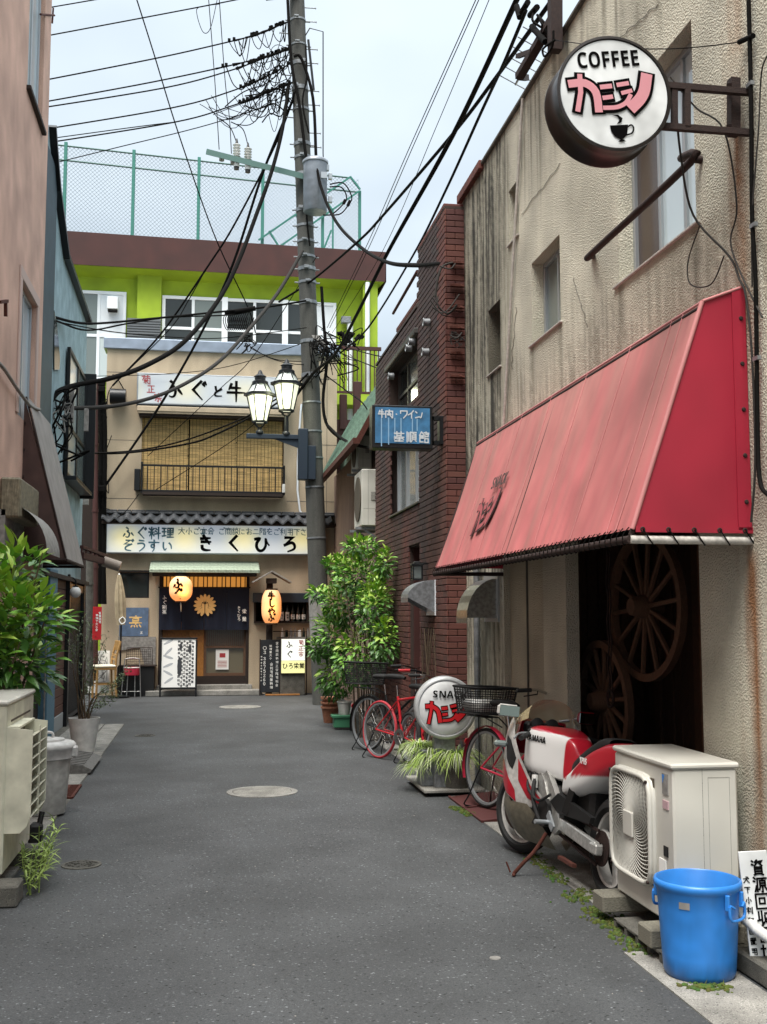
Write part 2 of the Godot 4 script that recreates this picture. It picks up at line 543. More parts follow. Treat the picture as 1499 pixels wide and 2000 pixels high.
func V(a: float) -> Vector3:
	return Vector3(a, a, a)
func make_materials() -> void:
	noise_tex("blotch", 512, 0.012, 0.72, 1.0, 5)
	noise_tex("soft", 512, 0.006, 0.8, 1.0, 3)
	noise_tex("fine", 512, 0.09, 0.78, 1.0, 3)
	noise_tex("lump", 512, 0.05, 0.0, 1.0, 3, FastNoiseLite.TYPE_SIMPLEX_SMOOTH, 0.6)
	noise_tex("cell", 512, 0.06, 0.0, 1.0, 2, FastNoiseLite.TYPE_CELLULAR, 0.5)
	noise_tex("streak", 512, 0.03, 0.55, 1.0, 4, FastNoiseLite.TYPE_SIMPLEX_SMOOTH, 0.6, 0.7)
	noise_tex("run", 512, 0.012, 0.8, 1.0, 4)
	noise_tex("wood", 512, 0.04, 0.55, 1.0, 4, FastNoiseLite.TYPE_SIMPLEX_SMOOTH, 0.65)
	grain_tex("grain", 1024, 0.42, 0.62, 9000, 7000)
	grain_tex("grit", 512, 0.6, 0.85, 4000, 4000)
	mt("asphalt", "989c9f", 0.82, 0, {"t": "grain", "s": V(0.27), "h": "grain", "hs": 0.5, "d": "soft", "ds": V(0.3)})
	mt("ground", "6a6a66", 0.95, 0, {"t": "blotch", "s": V(0.2)})
	mt("concrete", "d6d3ca", 0.9, 0, {"t": "grit", "s": V(1.1), "h": "grit", "hs": 0.1, "d": "blotch", "ds": V(0.6)})
	mt("dark_concrete", "8d8a80", 0.92, 0, {"t": "grit", "s": V(1.3), "h": "grit", "hs": 0.15, "d": "blotch", "ds": V(0.9)})
	mt("stucco", "fbf8e6", 0.93, 0, {"t": "fine", "s": V(2.3), "h": "lump", "hs": 1.5, "d": "soft", "ds": V(0.3)})
	mt("stucco_smooth", "dfcbae", 0.9, 0, {"t": "fine", "s": V(1.3), "h": "fine", "hs": 0.12, "d": "soft", "ds": Vector3(0.5, 0.15, 0.5)})
	mt("pink_wall", "f2c6b0", 0.88, 0, {"t": "fine", "s": V(1.6), "h": "fine", "hs": 0.15, "d": "soft", "ds": V(0.4)})
	mt("blue_wall", "b6d3db", 0.9, 0, {"t": "fine", "s": V(2.0), "h": "lump", "hs": 0.5, "d": "soft", "ds": V(0.7)})
	mt("blue_trim", "2b434f", 0.6, 0, {"t": "soft", "s": V(1)})
	mt("blue_pillar", "5c8499", 0.75, 0, {"t": "fine", "s": V(2.5), "h": "lump", "hs": 0.3})
	mt("lime", "9bb626", 0.75, 0, {"t": "soft", "s": V(0.3)})
	mt("maroon", "45201b", 0.7, 0, {"t": "soft", "s": V(0.3)})
	mt("mortar", "3b302b", 0.95)
	mt("brick", "f4f2ee", 0.8, 0, {"t": "fine", "s": V(3), "h": "fine", "hs": 0.12})
	mt("white_frame", "dfe5ea", 0.45)
	mt("alu", "a8adb0", 0.4, 0.6)
	mt("dark_alu", "4b4a47", 0.45, 0.4)
	mt("glass", "cfd8d6", 0.05, 0, {"a": 0.25, "vc": false})
	mt("dark_glass", "2e3332", 0.08, 0, {"spec": 0.6})
	mt("gray_glass", "707a78", 0.12, 0, {"spec": 0.6})
	mt("curtain", "d5d8d4", 0.9, 0, {"t": "streak", "s": Vector3(6, 0.2, 6)})
	mt("sky_glass", "b9c9cf", 0.06, 0, {"spec": 0.7})
	mt("brown_glass", "4a3b33", 0.25, 0, {"spec": 0.5})
	mt("green_glass", "8a9368", 0.3, 0, {"spec": 0.5})
	mt("lime_glass", "9fb030", 0.2)
	mt("faded_ink", "3c322f", 0.8)
	mt("faded_pink", "9a4c50", 0.7)
	mt("narrow_wall", "a58a7c", 0.9, 0, {"t": "fine", "s": V(1.4), "d": "run", "ds": Vector3(0.8, 0.1, 0.8)})
	mt("green_roof", "7d9a88", 0.6, 0, {"t": "blotch", "s": V(1.5)})
	mt("cap_metal", "aab6c6", 0.35, 0.4, {"t": "soft", "s": V(0.6)})
	mt("reed", "ffffff", 0.7)
	mt("roof_tile", "54565a", 0.5, 0, {"t": "blotch", "s": V(4)})
	mt("roof_tile_b", "474a4e", 0.55, 0, {"t": "blotch", "s": V(4)})
	mt("copper_green", "a8b6a2", 0.6, 0, {"t": "blotch", "s": V(3)})
	mt("sign_red", "a3363a", 0.7)
	mt("sign_blue", "49707f", 0.7)
	mt("olive_glass", "6a6350", 0.2, 0, {"spec": 0.6})
	mt("warm_glass", "7a5a34", 0.4, 0, {"e": 0.25, "ec": "d08a3a", "t": "blotch", "s": V(3)})
	mt("navy", "101a30", 0.9, 0, {"t": "fine", "s": V(3)})
	mt("gold_print", "dcb878", 0.8)
	mt("lantern_paper", "f2dcb0", 0.8, 0, {"e": 0.22, "ec": "ffae5c", "b": "c08040"})
	mt("weathered", "9a9792", 0.85, 0, {"t": "blotch", "s": V(2)})
	mt("lit_white", "e8ece8", 0.4, 0, {"e": 0.2, "ec": "f4f6e8"})
	mt("lit_yellow", "e8e6a8", 0.4, 0, {"e": 0.18, "ec": "f2efa0"})
	mt("blackboard", "20262c", 0.7, 0, {"t": "blotch", "s": V(2)})
	mt("print_black", "3a3c40", 0.9)
	mt("print_gray", "a9adb0", 0.9)
	mt("poster_blue", "5d7390", 0.6, 0, {"t": "soft", "s": V(2)})
	mt("parasol", "b0a083", 0.9, 0, {"t": "soft", "s": V(2)})
	mt("cream_pad", "e6dfc8", 0.8)
	mt("dark_blue_metal", "232c36", 0.4)
	mt("bottle", "1b2420", 0.1)
	mt("white_panel", "d8dfe4", 0.5)
	mt("gray_panel", "5f6468", 0.6)
	mt("navy_metal", "1e2a38", 0.5, 0.2)
	mt("lamp_glow", "e9ead0", 0.5, 0, {"e": 0.26, "ec": "f6f6d8"})
	mt("dome_glass", "c9cfc8", 0.2, 0, {"spec": 0.6})
	mt("sign_blue_face", "3f7fae", 0.5, 0, {"t": "blotch", "s": V(1.2)})
	mt("faded_white", "d5dee4", 0.6, 0, {"t": "fine", "s": V(9)})
	mt("paint_run", "7fa5c2", 0.6)
	mt("drum", "2a2320", 0.4, 0.3, {"t": "blotch", "s": V(3)})
	mt("sign_pink", "c9878f", 0.6)
	mt("alu_white", "c9cccc", 0.4, 0.2, {"t": "soft", "s": V(2)})
	mt("bright_red", "c8141c", 0.5)
	mt("can_gray", "8f959c", 0.4, 0.4, {"t": "soft", "s": V(2)})
	mt("moto_white", "d2d0cb", 0.35, 0, {"coat": 0.4, "t": "blotch", "s": V(3)})
	mt("moto_red", "b5122a", 0.3, 0, {"coat": 0.5, "t": "soft", "s": V(3)})
	mt("moto_paint", "ffffff", 0.3, 0, {"coat": 0.5})
	mt("moto_silver", "8d8674", 0.4, 0.5, {"t": "blotch", "s": V(3)})
	mt("moto_alu", "c4c3be", 0.38, 0.5, {"t": "blotch", "s": V(4)})
	mt("mirror", "9aa8a4", 0.06, 1.0)
	mt("smoke_screen", "d9c79a", 0.12, 0, {"a": 0.45, "vc": false})
	mt("engine", "2c2b2a", 0.6, 0.3, {"t": "blotch", "s": V(6)})
	mt("red_tyre", "a82c36", 0.6)
	mt("reflector", "c01018", 0.15, 0, {"coat": 1.0})
	mt("sticker_pink", "b99a9f", 0.6)
	mt("sleeper", "8f8b7c", 0.9, 0, {"t": "wood", "s": Vector3(2, 9, 9), "h": "wood", "hs": 0.4})
	mt("ramp", "5a2c2a", 0.85, 0, {"t": "fine", "s": V(4)})
	mt("spider_pale", "c2caa6", 0.6, 0, {"b": "9aa070"})
	mt("trough", "3f7d5c", 0.5)
	mt("pale_glass", "b9c4c4", 0.12, 0, {"spec": 0.6})
	mt("pink_trim", "b9a298", 0.8)
	mt("brown_cloth", "4e3833", 0.85, 0, {"t": "soft", "s": V(1)})
	mt("gray_cloth", "918b88", 0.7, 0, {"t": "soft", "s": V(1)})
	mt("plinth", "a3a9ac", 0.85, 0, {"t": "fine", "s": V(2)})
	mt("siding", "6a4236", 0.7, 0, {"t": "wood", "s": Vector3(6, 6, 0.6)})
	mt("gutter_brown", "8a7c70", 0.6)
	mt("red_board", "c01c24", 0.6)
	mt("old_box", "a59b80", 0.7, 0, {"t": "blotch", "s": V(2.5), "d": "streak", "ds": Vector3(3, 0.4, 3)})
	mt("bin_white", "cfcfcc", 0.5, 0, {"t": "blotch", "s": V(2)})
	mt("ramp_gray", "6f6e6b", 0.9, 0, {"t": "blotch", "s": V(3), "h": "lump", "hs": 0.2})
	mt("olive_leaf", "5a6a44", 0.55, 0, {"b": "3a4a24"})
	mt("cap_brick", "6e3a30", 0.8, 0, {"t": "fine", "s": V(3)})
	mt("void", "0d0b0a", 1.0)
	mt("awning_front", "c4807f", 0.72, 0, {"t": "soft", "s": V(0.6)})
	mt("awning_side", "ac2038", 0.5, 0, {"t": "soft", "s": V(0.35)})
	mt("white_pipe", "cfcac2", 0.5, 0, {"t": "blotch", "s": V(5)})
	mt("rust", "5a2a1c", 0.85, 0.1, {"t": "blotch", "s": V(6), "h": "lump", "hs": 0.2})
	mt("dark_rust", "35231e", 0.8, 0.2, {"t": "blotch", "s": V(5), "h": "lump", "hs": 0.2})
	mt("black_metal", "17191b", 0.4, 0.3)
	mt("black", "101010", 0.55)
	mt("rubber", "1c1c1c", 0.8)
	mt("ink", "0b0a0a", 0.95, 0, {"spec": 0.15})
	mt("cable", "141312", 0.9, 0, {"spec": 0.2})
	mt("cable_gray", "3a3836", 0.85, 0, {"spec": 0.25})
	mt("old_wood", "7a5a44", 0.85, 0, {"t": "wood", "s": Vector3(9, 0.7, 9), "h": "wood", "hs": 0.3})
	mt("dark_wood", "33241c", 0.8, 0, {"t": "wood", "s": Vector3(9, 0.7, 9), "h": "wood", "hs": 0.3})
	mt("honey_wood", "c8873f", 0.5, 0, {"t": "wood", "s": Vector3(7, 0.5, 7)})
	mt("pine_wood", "d9a864", 0.55, 0, {"t": "wood", "s": Vector3(8, 1, 8), "w": false})
	mt("white_plastic", "e2e1dc", 0.4, 0, {"t": "soft", "s": V(3)})
	mt("ac_white", "d6d4ca", 0.4, 0, {"t": "soft", "s": V(0.35)})
	mt("ac_beige", "d8d6c0", 0.5, 0, {"t": "run", "s": V(0.8)})
	mt("ac_dark", "4c4336", 0.8)
	mt("blue_plastic", "3389e0", 0.38, 0, {"t": "soft", "s": V(1.5)})
	mt("steel", "b9b9b6", 0.3, 0.9, {"t": "blotch", "s": V(4)})
	mt("galvanised", "9b9fa2", 0.45, 0.5, {"t": "blotch", "s": V(3)})
	mt("chrome", "c6c6c4", 0.15, 1.0)
	mt("pole_concrete", "777771", 0.9, 0, {"t": "grit", "s": V(1.2), "d": "run", "ds": Vector3(1.5, 0.2, 1.5)})
	mt("green_post", "33776a", 0.5)
	mt("green_rail", "4a6a63", 0.5)
	mt("wire_mesh", "7d8c92", 0.5, 0.3)
	mt("sign_white", "e9ecec", 0.35, 0, {"t": "soft", "s": V(1.4)})
	mt("paper", "e8e8e4", 0.8)
	mt("moss", "55622a", 0.95, 0, {"t": "fine", "s": V(6)})
	mt("red", "b01a24", 0.3, 0, {"coat": 0.5})
	mt("pink_red", "c03048", 0.35)
	mt("terracotta", "b0765a", 0.85, 0, {"t": "blotch", "s": V(4)})
	mt("bark", "6b5a45", 0.9, 0, {"t": "wood", "s": Vector3(8, 2, 8)})
	mt("leaf", "6b9a38", 0.5, 0, {"b": "3f6412"})
	mt("leaf_light", "93ae48", 0.45, 0, {"b": "5a7a14"})
	mt("leaf_dark", "466f2e", 0.42, 0, {"b": "203c0c"})
	mt("grass_leaf", "8a9f52", 0.6, 0, {"b": "5a6a20"})

func make_world() -> void:
	var cam := Camera3D.new()
	cam.name = "camera"
	cam.position = EYE
	cam.fov = 49.888
	cam.rotation = Vector3(deg_to_rad(5.3145), deg_to_rad(-9.207), 0)
	cam.near = 0.05
	cam.far = 900.0
	add_child(cam)
	cam.current = true
	eye_basis = cam.basis
	var sky := ProceduralSkyMaterial.new()
	sky.sky_top_color = Color("69737c")
	sky.sky_horizon_color = Color("69737c")
	sky.sky_curve = 0.6
	sky.ground_bottom_color = Color("6a6a68")
	sky.ground_horizon_color = Color("b5bfc6")
	sky.sky_energy_multiplier = 1.0
	var f := FastNoiseLite.new()
	f.frequency = 1.6
	f.fractal_octaves = 5
	f.seed = 5
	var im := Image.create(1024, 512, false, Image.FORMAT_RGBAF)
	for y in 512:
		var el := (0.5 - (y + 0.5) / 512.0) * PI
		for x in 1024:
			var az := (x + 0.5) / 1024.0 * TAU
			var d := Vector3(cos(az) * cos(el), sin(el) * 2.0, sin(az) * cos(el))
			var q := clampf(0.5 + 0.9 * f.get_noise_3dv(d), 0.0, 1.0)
			# overcast cover; zenith brightened steeply above a flat low sky to add fill light
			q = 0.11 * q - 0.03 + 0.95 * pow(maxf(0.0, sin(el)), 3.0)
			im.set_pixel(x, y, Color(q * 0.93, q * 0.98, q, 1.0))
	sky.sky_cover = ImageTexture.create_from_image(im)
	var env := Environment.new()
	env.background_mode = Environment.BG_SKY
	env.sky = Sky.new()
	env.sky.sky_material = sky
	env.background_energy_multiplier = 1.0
	env.tonemap_mode = Environment.TONE_MAPPER_LINEAR
	env.tonemap_exposure = 3.45
	env.sdfgi_enabled = true
	env.ssao_enabled = true
	env.ssil_enabled = true
	var we := WorldEnvironment.new()
	we.name = "environment"
	we.environment = env
	add_child(we)
	var sun := DirectionalLight3D.new()
	sun.name = "sun"
	sun.light_energy = 0.48
	sun.light_color = Color("fffaf3")
	sun.light_angular_distance = 30.0
	sun.shadow_enabled = true
	sun.rotation_degrees = Vector3(-66, -31, 0)
	add_child(sun)

func bx(b: Mb, o: Vector3, U: Vector3, W: Vector3, u0: float, u1: float, v0: float, v1: float, n0: float, n1: float, r := 0.0) -> void:
	var N := U.cross(W)
	b.bev(o + U * (u0 + u1) / 2.0 + W * (v0 + v1) / 2.0 + N * (n0 + n1) / 2.0, Vector3(u1 - u0, v1 - v0, n1 - n0), r, Basis(U, W, N))
# a window: frame (part) with its panes (sub-parts); o is the lower corner on the outer face, n is how far the frame sits behind it
func window(parent: Node3D, o: Vector3, U: Vector3, W: Vector3, w: float, h: float, cols: Array, rows: Array, fm: Material, panes: Array, fw := 0.05, n := 0.1) -> MeshInstance3D:
	var b := Mb.new()
	bx(b, o, U, W, 0, w, 0, fw, -n - 0.05, -n, 0.004)
	bx(b, o, U, W, 0, w, h - fw, h, -n - 0.05, -n, 0.004)
	bx(b, o, U, W, 0, fw, fw, h - fw, -n - 0.05, -n, 0.004)
	bx(b, o, U, W, w - fw, w, fw, h - fw, -n - 0.05, -n, 0.004)
	for c in cols:
		bx(b, o, U, W, c - fw * 0.45, c + fw * 0.45, fw, h - fw, -n - 0.045, -n - 0.004, 0.004)
	for r in rows:
		bx(b, o, U, W, fw, w - fw, r - fw * 0.45, r + fw * 0.45, -n - 0.046, -n - 0.006, 0.004)
	var f := part("window", b, fm, parent)
	var xs := [0.0] + cols + [w]
	var ys := [0.0] + rows + [h]
	var k := 0
	for y in ys.size() - 1:
		for x in xs.size() - 1:
			var p := Mb.new()
			bx(p, o, U, W, xs[x] + fw * 0.4, xs[x + 1] - fw * 0.4, ys[y] + fw * 0.4, ys[y + 1] - fw * 0.4, -n - 0.034, -n - 0.026)
			part("pane", p, panes[k % panes.size()], f)
			k += 1
	return f

func build_ground() -> void:
	var b := Mb.new()
	b.quad(Vector3(-450, -0.03, 450), Vector3(450, -0.03, 450), Vector3(450, -0.03, -450), Vector3(-450, -0.03, -450))
	setting("ground", b, M.ground)
	b = Mb.new()
	nz.seed = 11
	nz.frequency = 0.55
	nz.fractal_octaves = 4
	var cf := func(p: Vector3):
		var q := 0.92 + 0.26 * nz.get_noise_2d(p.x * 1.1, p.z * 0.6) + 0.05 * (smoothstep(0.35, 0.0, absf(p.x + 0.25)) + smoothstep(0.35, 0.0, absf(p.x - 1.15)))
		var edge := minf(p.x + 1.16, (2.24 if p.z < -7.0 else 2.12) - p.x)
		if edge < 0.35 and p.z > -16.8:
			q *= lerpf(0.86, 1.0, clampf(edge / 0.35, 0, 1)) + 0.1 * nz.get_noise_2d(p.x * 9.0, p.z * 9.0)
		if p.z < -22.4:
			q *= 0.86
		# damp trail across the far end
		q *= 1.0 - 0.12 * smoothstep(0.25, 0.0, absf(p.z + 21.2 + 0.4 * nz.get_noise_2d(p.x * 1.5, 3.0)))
		return Color(q, q * 0.998, q * 0.99)
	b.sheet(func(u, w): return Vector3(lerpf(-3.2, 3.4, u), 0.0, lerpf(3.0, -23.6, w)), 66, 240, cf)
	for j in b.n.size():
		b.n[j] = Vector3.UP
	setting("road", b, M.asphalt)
	# left gutter of concrete slabs, joints left open
	b = Mb.new()
	b.rbox(-2.2, -1.16, -0.02, 0.002, -17.2, 3.0)
	var g := setting("left_gutter", b, M.dark_concrete)
	for k in 24:
		var q := Mb.new()
		var z := -17.15 + k * 0.6
		q.col = Color.WHITE.darkened(rr(0, 0.14))
		if absf(z + 10.6) > 0.6:
			q.rbox(-1.44, -1.165, 0.0, 0.016, z, z + 0.592, 0.004)
			part("gutter_slab", q, M.concrete, g)
		q = Mb.new()
		q.col = Color.WHITE.darkened(rr(0.02, 0.16))
		q.rbox(-1.9, -1.45, 0.0, 0.02, z, z + 0.592, 0.004)
		part("gutter_slab", q, M.concrete, g)
	b = Mb.new()
	b.rbox(2.05, 2.45, -0.02, 0.006, -5.3, 3.0)
	b.rbox(2.22, 2.66, -0.02, 0.006, -16.0, -5.3)
	setting("right_gutter", b, M.concrete)
	b = Mb.new()
	b.rbox(2.47, 2.66, 0, 0.1, -5.0, -4.6, 0.012)
	var kb := setting("kerb", b, M.dark_concrete)
	for k in 6:
		var q := Mb.new()
		q.col = Color.WHITE.darkened(rr(0, 0.2))
		q.rbox(2.45, 2.655, 0, 0.115, -4.59 + k * 0.6, -4.0 + k * 0.6, 0.015)
		part("kerb_stone", q, M.dark_concrete, kb)
	manhole("manhole_cover", pg(513, 1547), 0.33, "large pale concrete manhole cover in the middle of the lane", M.concrete)
	manhole("manhole_cover", pg(470, 1381), 0.37, "pale round manhole cover near the restaurant steps", M.concrete)
	manhole("manhole_cover", pg(160, 1690), 0.13, "small dark worn iron valve cover near the left weeds", M.dark_concrete)
	manhole("manhole_cover", pg(284, 1437), 0.14, "small dark iron cover near the white flower pot", M.dark_concrete)
	b = Mb.new()
	b.lathe([Vector2(0.028, 0.001), Vector2(0.026, 0.005), Vector2(0, 0.007)], Transform3D(Basis(), pg(968, 1872)), 14)
	single("survey_marker", b, M.weathered, "small white round marker stud in the asphalt on the right", "road marker")
	b = Mb.new()
	for k in 40:
		var o := Vector3(rr(-1.0, 2.0), 0.001, rr(-16, -4.3))
		b.lathe([Vector2(rr(0.003, 0.007), 0), Vector2(0.002, 0.003), Vector2(0, 0.004)], Transform3D(Basis(Vector3.UP, rr(0, 6)) * Basis.from_scale(Vector3(1, 1, rr(0.5, 1.6))), o), 5)
	stuff(single("litter", b, M.weathered, "pale specks of grit and litter scattered on the asphalt", "grit"))
	# moss along the right edge of the asphalt
	b = Mb.new()
	for e in [[Vector3(2.17, 0, -5.25), Vector3(2.2, 0, -6.1), 330, 0.05], [Vector3(2.2, 0, -6.25), Vector3(2.24, 0, -6.5), 110, 0.06], [Vector3(2.21, 0, -6.7), Vector3(2.27, 0, -8.2), 240, 0.03], [Vector3(2.15, 0, -9.4), Vector3(2.2, 0, -9.0), 120, 0.03], [Vector3(2.14, 0, -4.78), Vector3(2.3, 0, -4.74), 130, 0.02]]:
		for k in e[2]:
			var o: Vector3 = e[0].lerp(e[1], rng.randf()) + Vector3(rng.randfn(0, e[3]), 0.001, rng.randfn(0, 0.03))
			b.col = Color(rr(0.5, 1.3), rr(0.7, 1.3), rr(0.4, 0.9))
			var r := rr(0.006, 0.016)
			b.lathe([Vector2(r, 0), Vector2(r * 0.8, r * 0.8), Vector2(0, r * 1.1)], Transform3D(Basis(Vector3.UP, rr(0, 6)), o), 5)
			if k % 5 == 0:
				b.leaf(o, Vector3(rr(-1, 1), rr(0.6, 2), rr(-1, 1)), Vector3.UP, rr(0.015, 0.04), 0.006)
	stuff(single("moss", b, M.moss, "green moss growing along the right edge of the asphalt", "moss"))
func manhole(called: String, o: Vector3, r: float, label: String, m: Material) -> void:
	var t := thing(called, label, "manhole cover", o)
	var xf := Transform3D(Basis(), o)
	var b := Mb.new()
	b.lathe([Vector2(r, 0.0), Vector2(r, 0.007), Vector2(r * 0.84, 0.008), Vector2(r * 0.84, 0.002)], xf, 40)
	part("frame_ring", b, m, t)
	b = Mb.new()
	b.col = Color(0.9, 0.9, 0.88) if r > 0.2 else Color(0.55, 0.55, 0.55)
	b.lathe([Vector2(r * 0.825, 0.0), Vector2(r * 0.82, 0.0075), Vector2(0, 0.0085)], xf, 40)
	if r < 0.2:
		for k in 40:
			var a := rr(0, TAU)
			var q := r * 0.75 * sqrt(rng.randf())
			b.box(o + Vector3(cos(a) * q, 0.009, sin(a) * q), Vector3(0.018, 0.006, 0.008), Basis(Vector3.UP, a))
	part("lid", b, m, t)

# ---------------------------------------------------------------- the stucco building on the right
const WX := 2.65
func build_cafe() -> void:
	var t := thing("cafe_building", "cream rough stucco building on the right with the red awning", "building", Vector3(WX, 0, -8))
	nz.seed = 3
	nz.frequency = 1.0
	nz.fractal_octaves = 4
	var cf := func(p: Vector3):
		var s := nz.get_noise_2d(p.z * 8.0, p.y * 0.3)
		var s2 := nz.get_noise_2d(p.z * 21.0 + 40.0, p.y * 0.8) + 0.5 * nz.get_noise_2d(p.z * 24.0, p.y * 16.0)
		var w := nz.get_noise_3dv(p * 0.7)
		var d := 1.0 - 0.1 * maxf(0.0, w) - 0.1 * maxf(0.0, s2)
		var c := Color(1, 0.985, 0.95)
		# black runs down the far end and from the parapet
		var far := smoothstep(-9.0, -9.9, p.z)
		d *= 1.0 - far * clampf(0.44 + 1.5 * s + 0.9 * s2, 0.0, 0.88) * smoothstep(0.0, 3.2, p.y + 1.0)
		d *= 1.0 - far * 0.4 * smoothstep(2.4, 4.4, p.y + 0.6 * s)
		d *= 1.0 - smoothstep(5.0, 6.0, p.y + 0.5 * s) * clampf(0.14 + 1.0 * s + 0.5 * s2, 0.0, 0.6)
		# runs below the sills
		for q in [[-8.64, 3.86], [-7.92, 3.86], [-6.68, 3.8], [-5.58, 3.8], [-9.8, 3.9]]:
			var dz: float = absf(p.z - q[0] + 0.03 * s2)
			if p.y < q[1]:
				d *= 1.0 - 0.4 * smoothstep(0.09, 0.0, dz) * smoothstep(q[1] - 0.9, q[1], p.y)
		# uneven darker tone, stronger towards the top of the awning
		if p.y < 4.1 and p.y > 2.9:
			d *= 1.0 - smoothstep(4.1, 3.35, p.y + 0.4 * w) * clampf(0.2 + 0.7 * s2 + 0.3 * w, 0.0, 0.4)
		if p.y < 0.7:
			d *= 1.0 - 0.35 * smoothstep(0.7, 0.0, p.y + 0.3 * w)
		c = Color(c.r * d, c.g * d * lerpf(1.0, 0.97, 1.0 - d), c.b * d * lerpf(1.0, 0.88, 1.0 - d))
		# rust below the sign bracket and the awning pipe
		var rz := absf(p.z + 5.045 + 0.012 * s2)
		var ru := smoothstep(0.085, 0.02, rz) * (smoothstep(4.25, 4.1, p.y) * smoothstep(2.9, 3.7, p.y) + smoothstep(2.06, 1.9, p.y) * smoothstep(-0.6, 1.6, p.y)) * clampf(0.75 + 0.5 * s2, 0.0, 1.0)
		ru = maxf(ru, 0.6 * smoothstep(0.05, 0.0, absf(p.z + 5.0)) * clampf(0.4 + s, 0.0, 1.0) * smoothstep(6.0, 2.5, p.y))
		ru = maxf(ru, smoothstep(0.17, 0.03, absf(p.z + 5.07)) * clampf(0.3 + 0.6 * s2 + 0.3 * s, 0.0, 0.55))
		return c.lerp(Color(0.4, 0.16, 0.05), minf(ru * 1.1, 0.95))
	var Z0 := -11.2
	var rect := func(z0: float, z1: float, y0: float, y1: float): return Rect2(z0 - Z0, y0, z1 - z0, y1 - y0)
	var holes := [rect.call(-6.7, -5.55, 3.81, 4.98), rect.call(-8.64, -7.9, 3.88, 4.56), rect.call(-10.06, -9.63, 3.93, 4.55), rect.call(-9.3, -9.0, 4.95, 5.44), rect.call(-7.88, -5.63, 0.02, 2.3), rect.call(-9.6, -8.44, 0.02, 2.3)]
	var b := Mb.new()
	var b2 := Mb.new()
	wall(b2, Vector3(WX, 0, Z0), Vector3.BACK, Vector3.UP, 10.2, 6.06, holes, 0.04, cf, 0.19)
	part("wall", b2, M.stucco, t)
	# shell, roof and back rooms
	b = Mb.new()
	b.quad(Vector3(WX, 6.06, -1), Vector3(10, 6.06, -1), Vector3(10, 6.06, -11.2), Vector3(WX, 6.06, -11.2))
	b.quad(Vector3(WX, 0, -1), Vector3(10, 0, -1), Vector3(10, 6.06, -1), Vector3(WX, 6.06, -1))
	b.quad(Vector3(10, 0, -1), Vector3(10, 0, -11.2), Vector3(10, 6.06, -11.2), Vector3(10, 6.06, -1))
	b.quad(Vector3(10, 0, -11.2), Vector3(WX, 0, -11.2), Vector3(WX, 6.06, -11.2), Vector3(10, 6.06, -11.2))
	part("roof", b, M.stucco, t)
	b = Mb.new()
	b.rbox(WX - 0.03, WX + 0.1, 6.06, 6.1, -11.2, -1.0, 0.01)
	part("coping", b, M.dark_concrete, t)
	for k in 9:
		b = Mb.new()
		b.col = Color.WHITE.darkened(rr(0, 0.35))
		b.bev(Vector3(WX + 0.05, 6.065, -11.1 + k * 0.108), Vector3(0.2, 0.09, 0.1), 0.006)
		part("brick", b, M.cap_brick, t)
	# recess beside the entrance
	b = Mb.new()
	b.col = Color(0.9, 0.84, 0.75)
	b.rbox(WX + 0.06, WX + 0.18, 0, 2.32, -9.62, -8.42)
	part("recess_panel", b, M.stucco, t)
	b = Mb.new()
	b.rbox(WX + 0.045, WX + 0.065, 0, 2.3, -9.06, -9.045)
	part("panel_joint", b, M.dark_concrete, t)
	# entrance: dark porch lined with old boards
	b = Mb.new()
	b.rbox(WX + 0.11, 4.2, 2.3, 2.4, -8.8, -5.5)
	b.rbox(4.1, 4.2, 0, 2.4, -8.8, -5.5)
	b.rbox(WX + 0.19, 4.2, 0, 2.4, -8.8, -8.7)
	b.rbox(WX + 0.11, 4.2, 0, 2.4, -5.61, -5.5)
	part("porch", b, M.dark_wood, t)
	for k in 13:
		var q := Mb.new()
		var x := 2.86 + k * 0.095
		q.col = Color.WHITE.darkened(rr(0, 0.5))
		q.bev(Vector3(x, 1.15, -8.68), Vector3(0.088, 2.3, 0.02 + rr(0, 0.012)), 0.004)
		part("board", q, M.old_wood, t)
	for k in 25:
		var q := Mb.new()
		var z := -8.6 + k * 0.122
		q.col = Color.WHITE.darkened(rr(0.1, 0.6))
		q.bev(Vector3(3.56 + rr(0, 0.02), 1.15, z), Vector3(0.03, 2.3, 0.112), 0.004)
		part("board", q, M.old_wood, t)
	for e in [[3.25, px(1172, 1200, 3.25).z], [3.3, -6.9], [3.2, -6.3], [3.0, -5.95]]:
		var q := Mb.new()
		q.bev(Vector3(e[0], 1.15, e[1]), Vector3(0.09, 2.3, 0.11), 0.012)
		part("timber_post", q, M.old_wood, t)
	# windows
	var D := Vector3.BACK
	window(t, Vector3(WX, 3.81, -6.7), D, Vector3.UP, 1.15, 1.17, [0.42, 0.78], [], M.alu, [M.brown_glass, M.sky_glass, M.sky_glass], 0.035, 0.1)
	window(t, Vector3(WX, 3.88, -8.64), D, Vector3.UP, 0.74, 0.68, [0.37], [], M.alu, [M.gray_glass, M.green_glass], 0.035, 0.1)
	window(t, Vector3(WX, 3.93, -10.06), D, Vector3.UP, 0.43, 0.62, [], [], M.dark_alu, [M.dark_glass], 0.03, 0.12)
	window(t, Vector3(WX, 4.95, -9.3), D, Vector3.UP, 0.3, 0.49, [], [], M.dark_alu, [M.dark_glass], 0.03, 0.12)
	for q in [[-6.78, -5.5, 3.8], [-8.7, -7.86, 3.87], [-10.1, -9.6, 3.92], [-9.33, -8.98, 4.94]]:
		b = Mb.new()
		b.rbox(WX - 0.02, WX + 0.1, q[2] - 0.012, q[2] + 0.003, q[0], q[1], 0.003)
		part("sill", b, M.white_pipe, t)
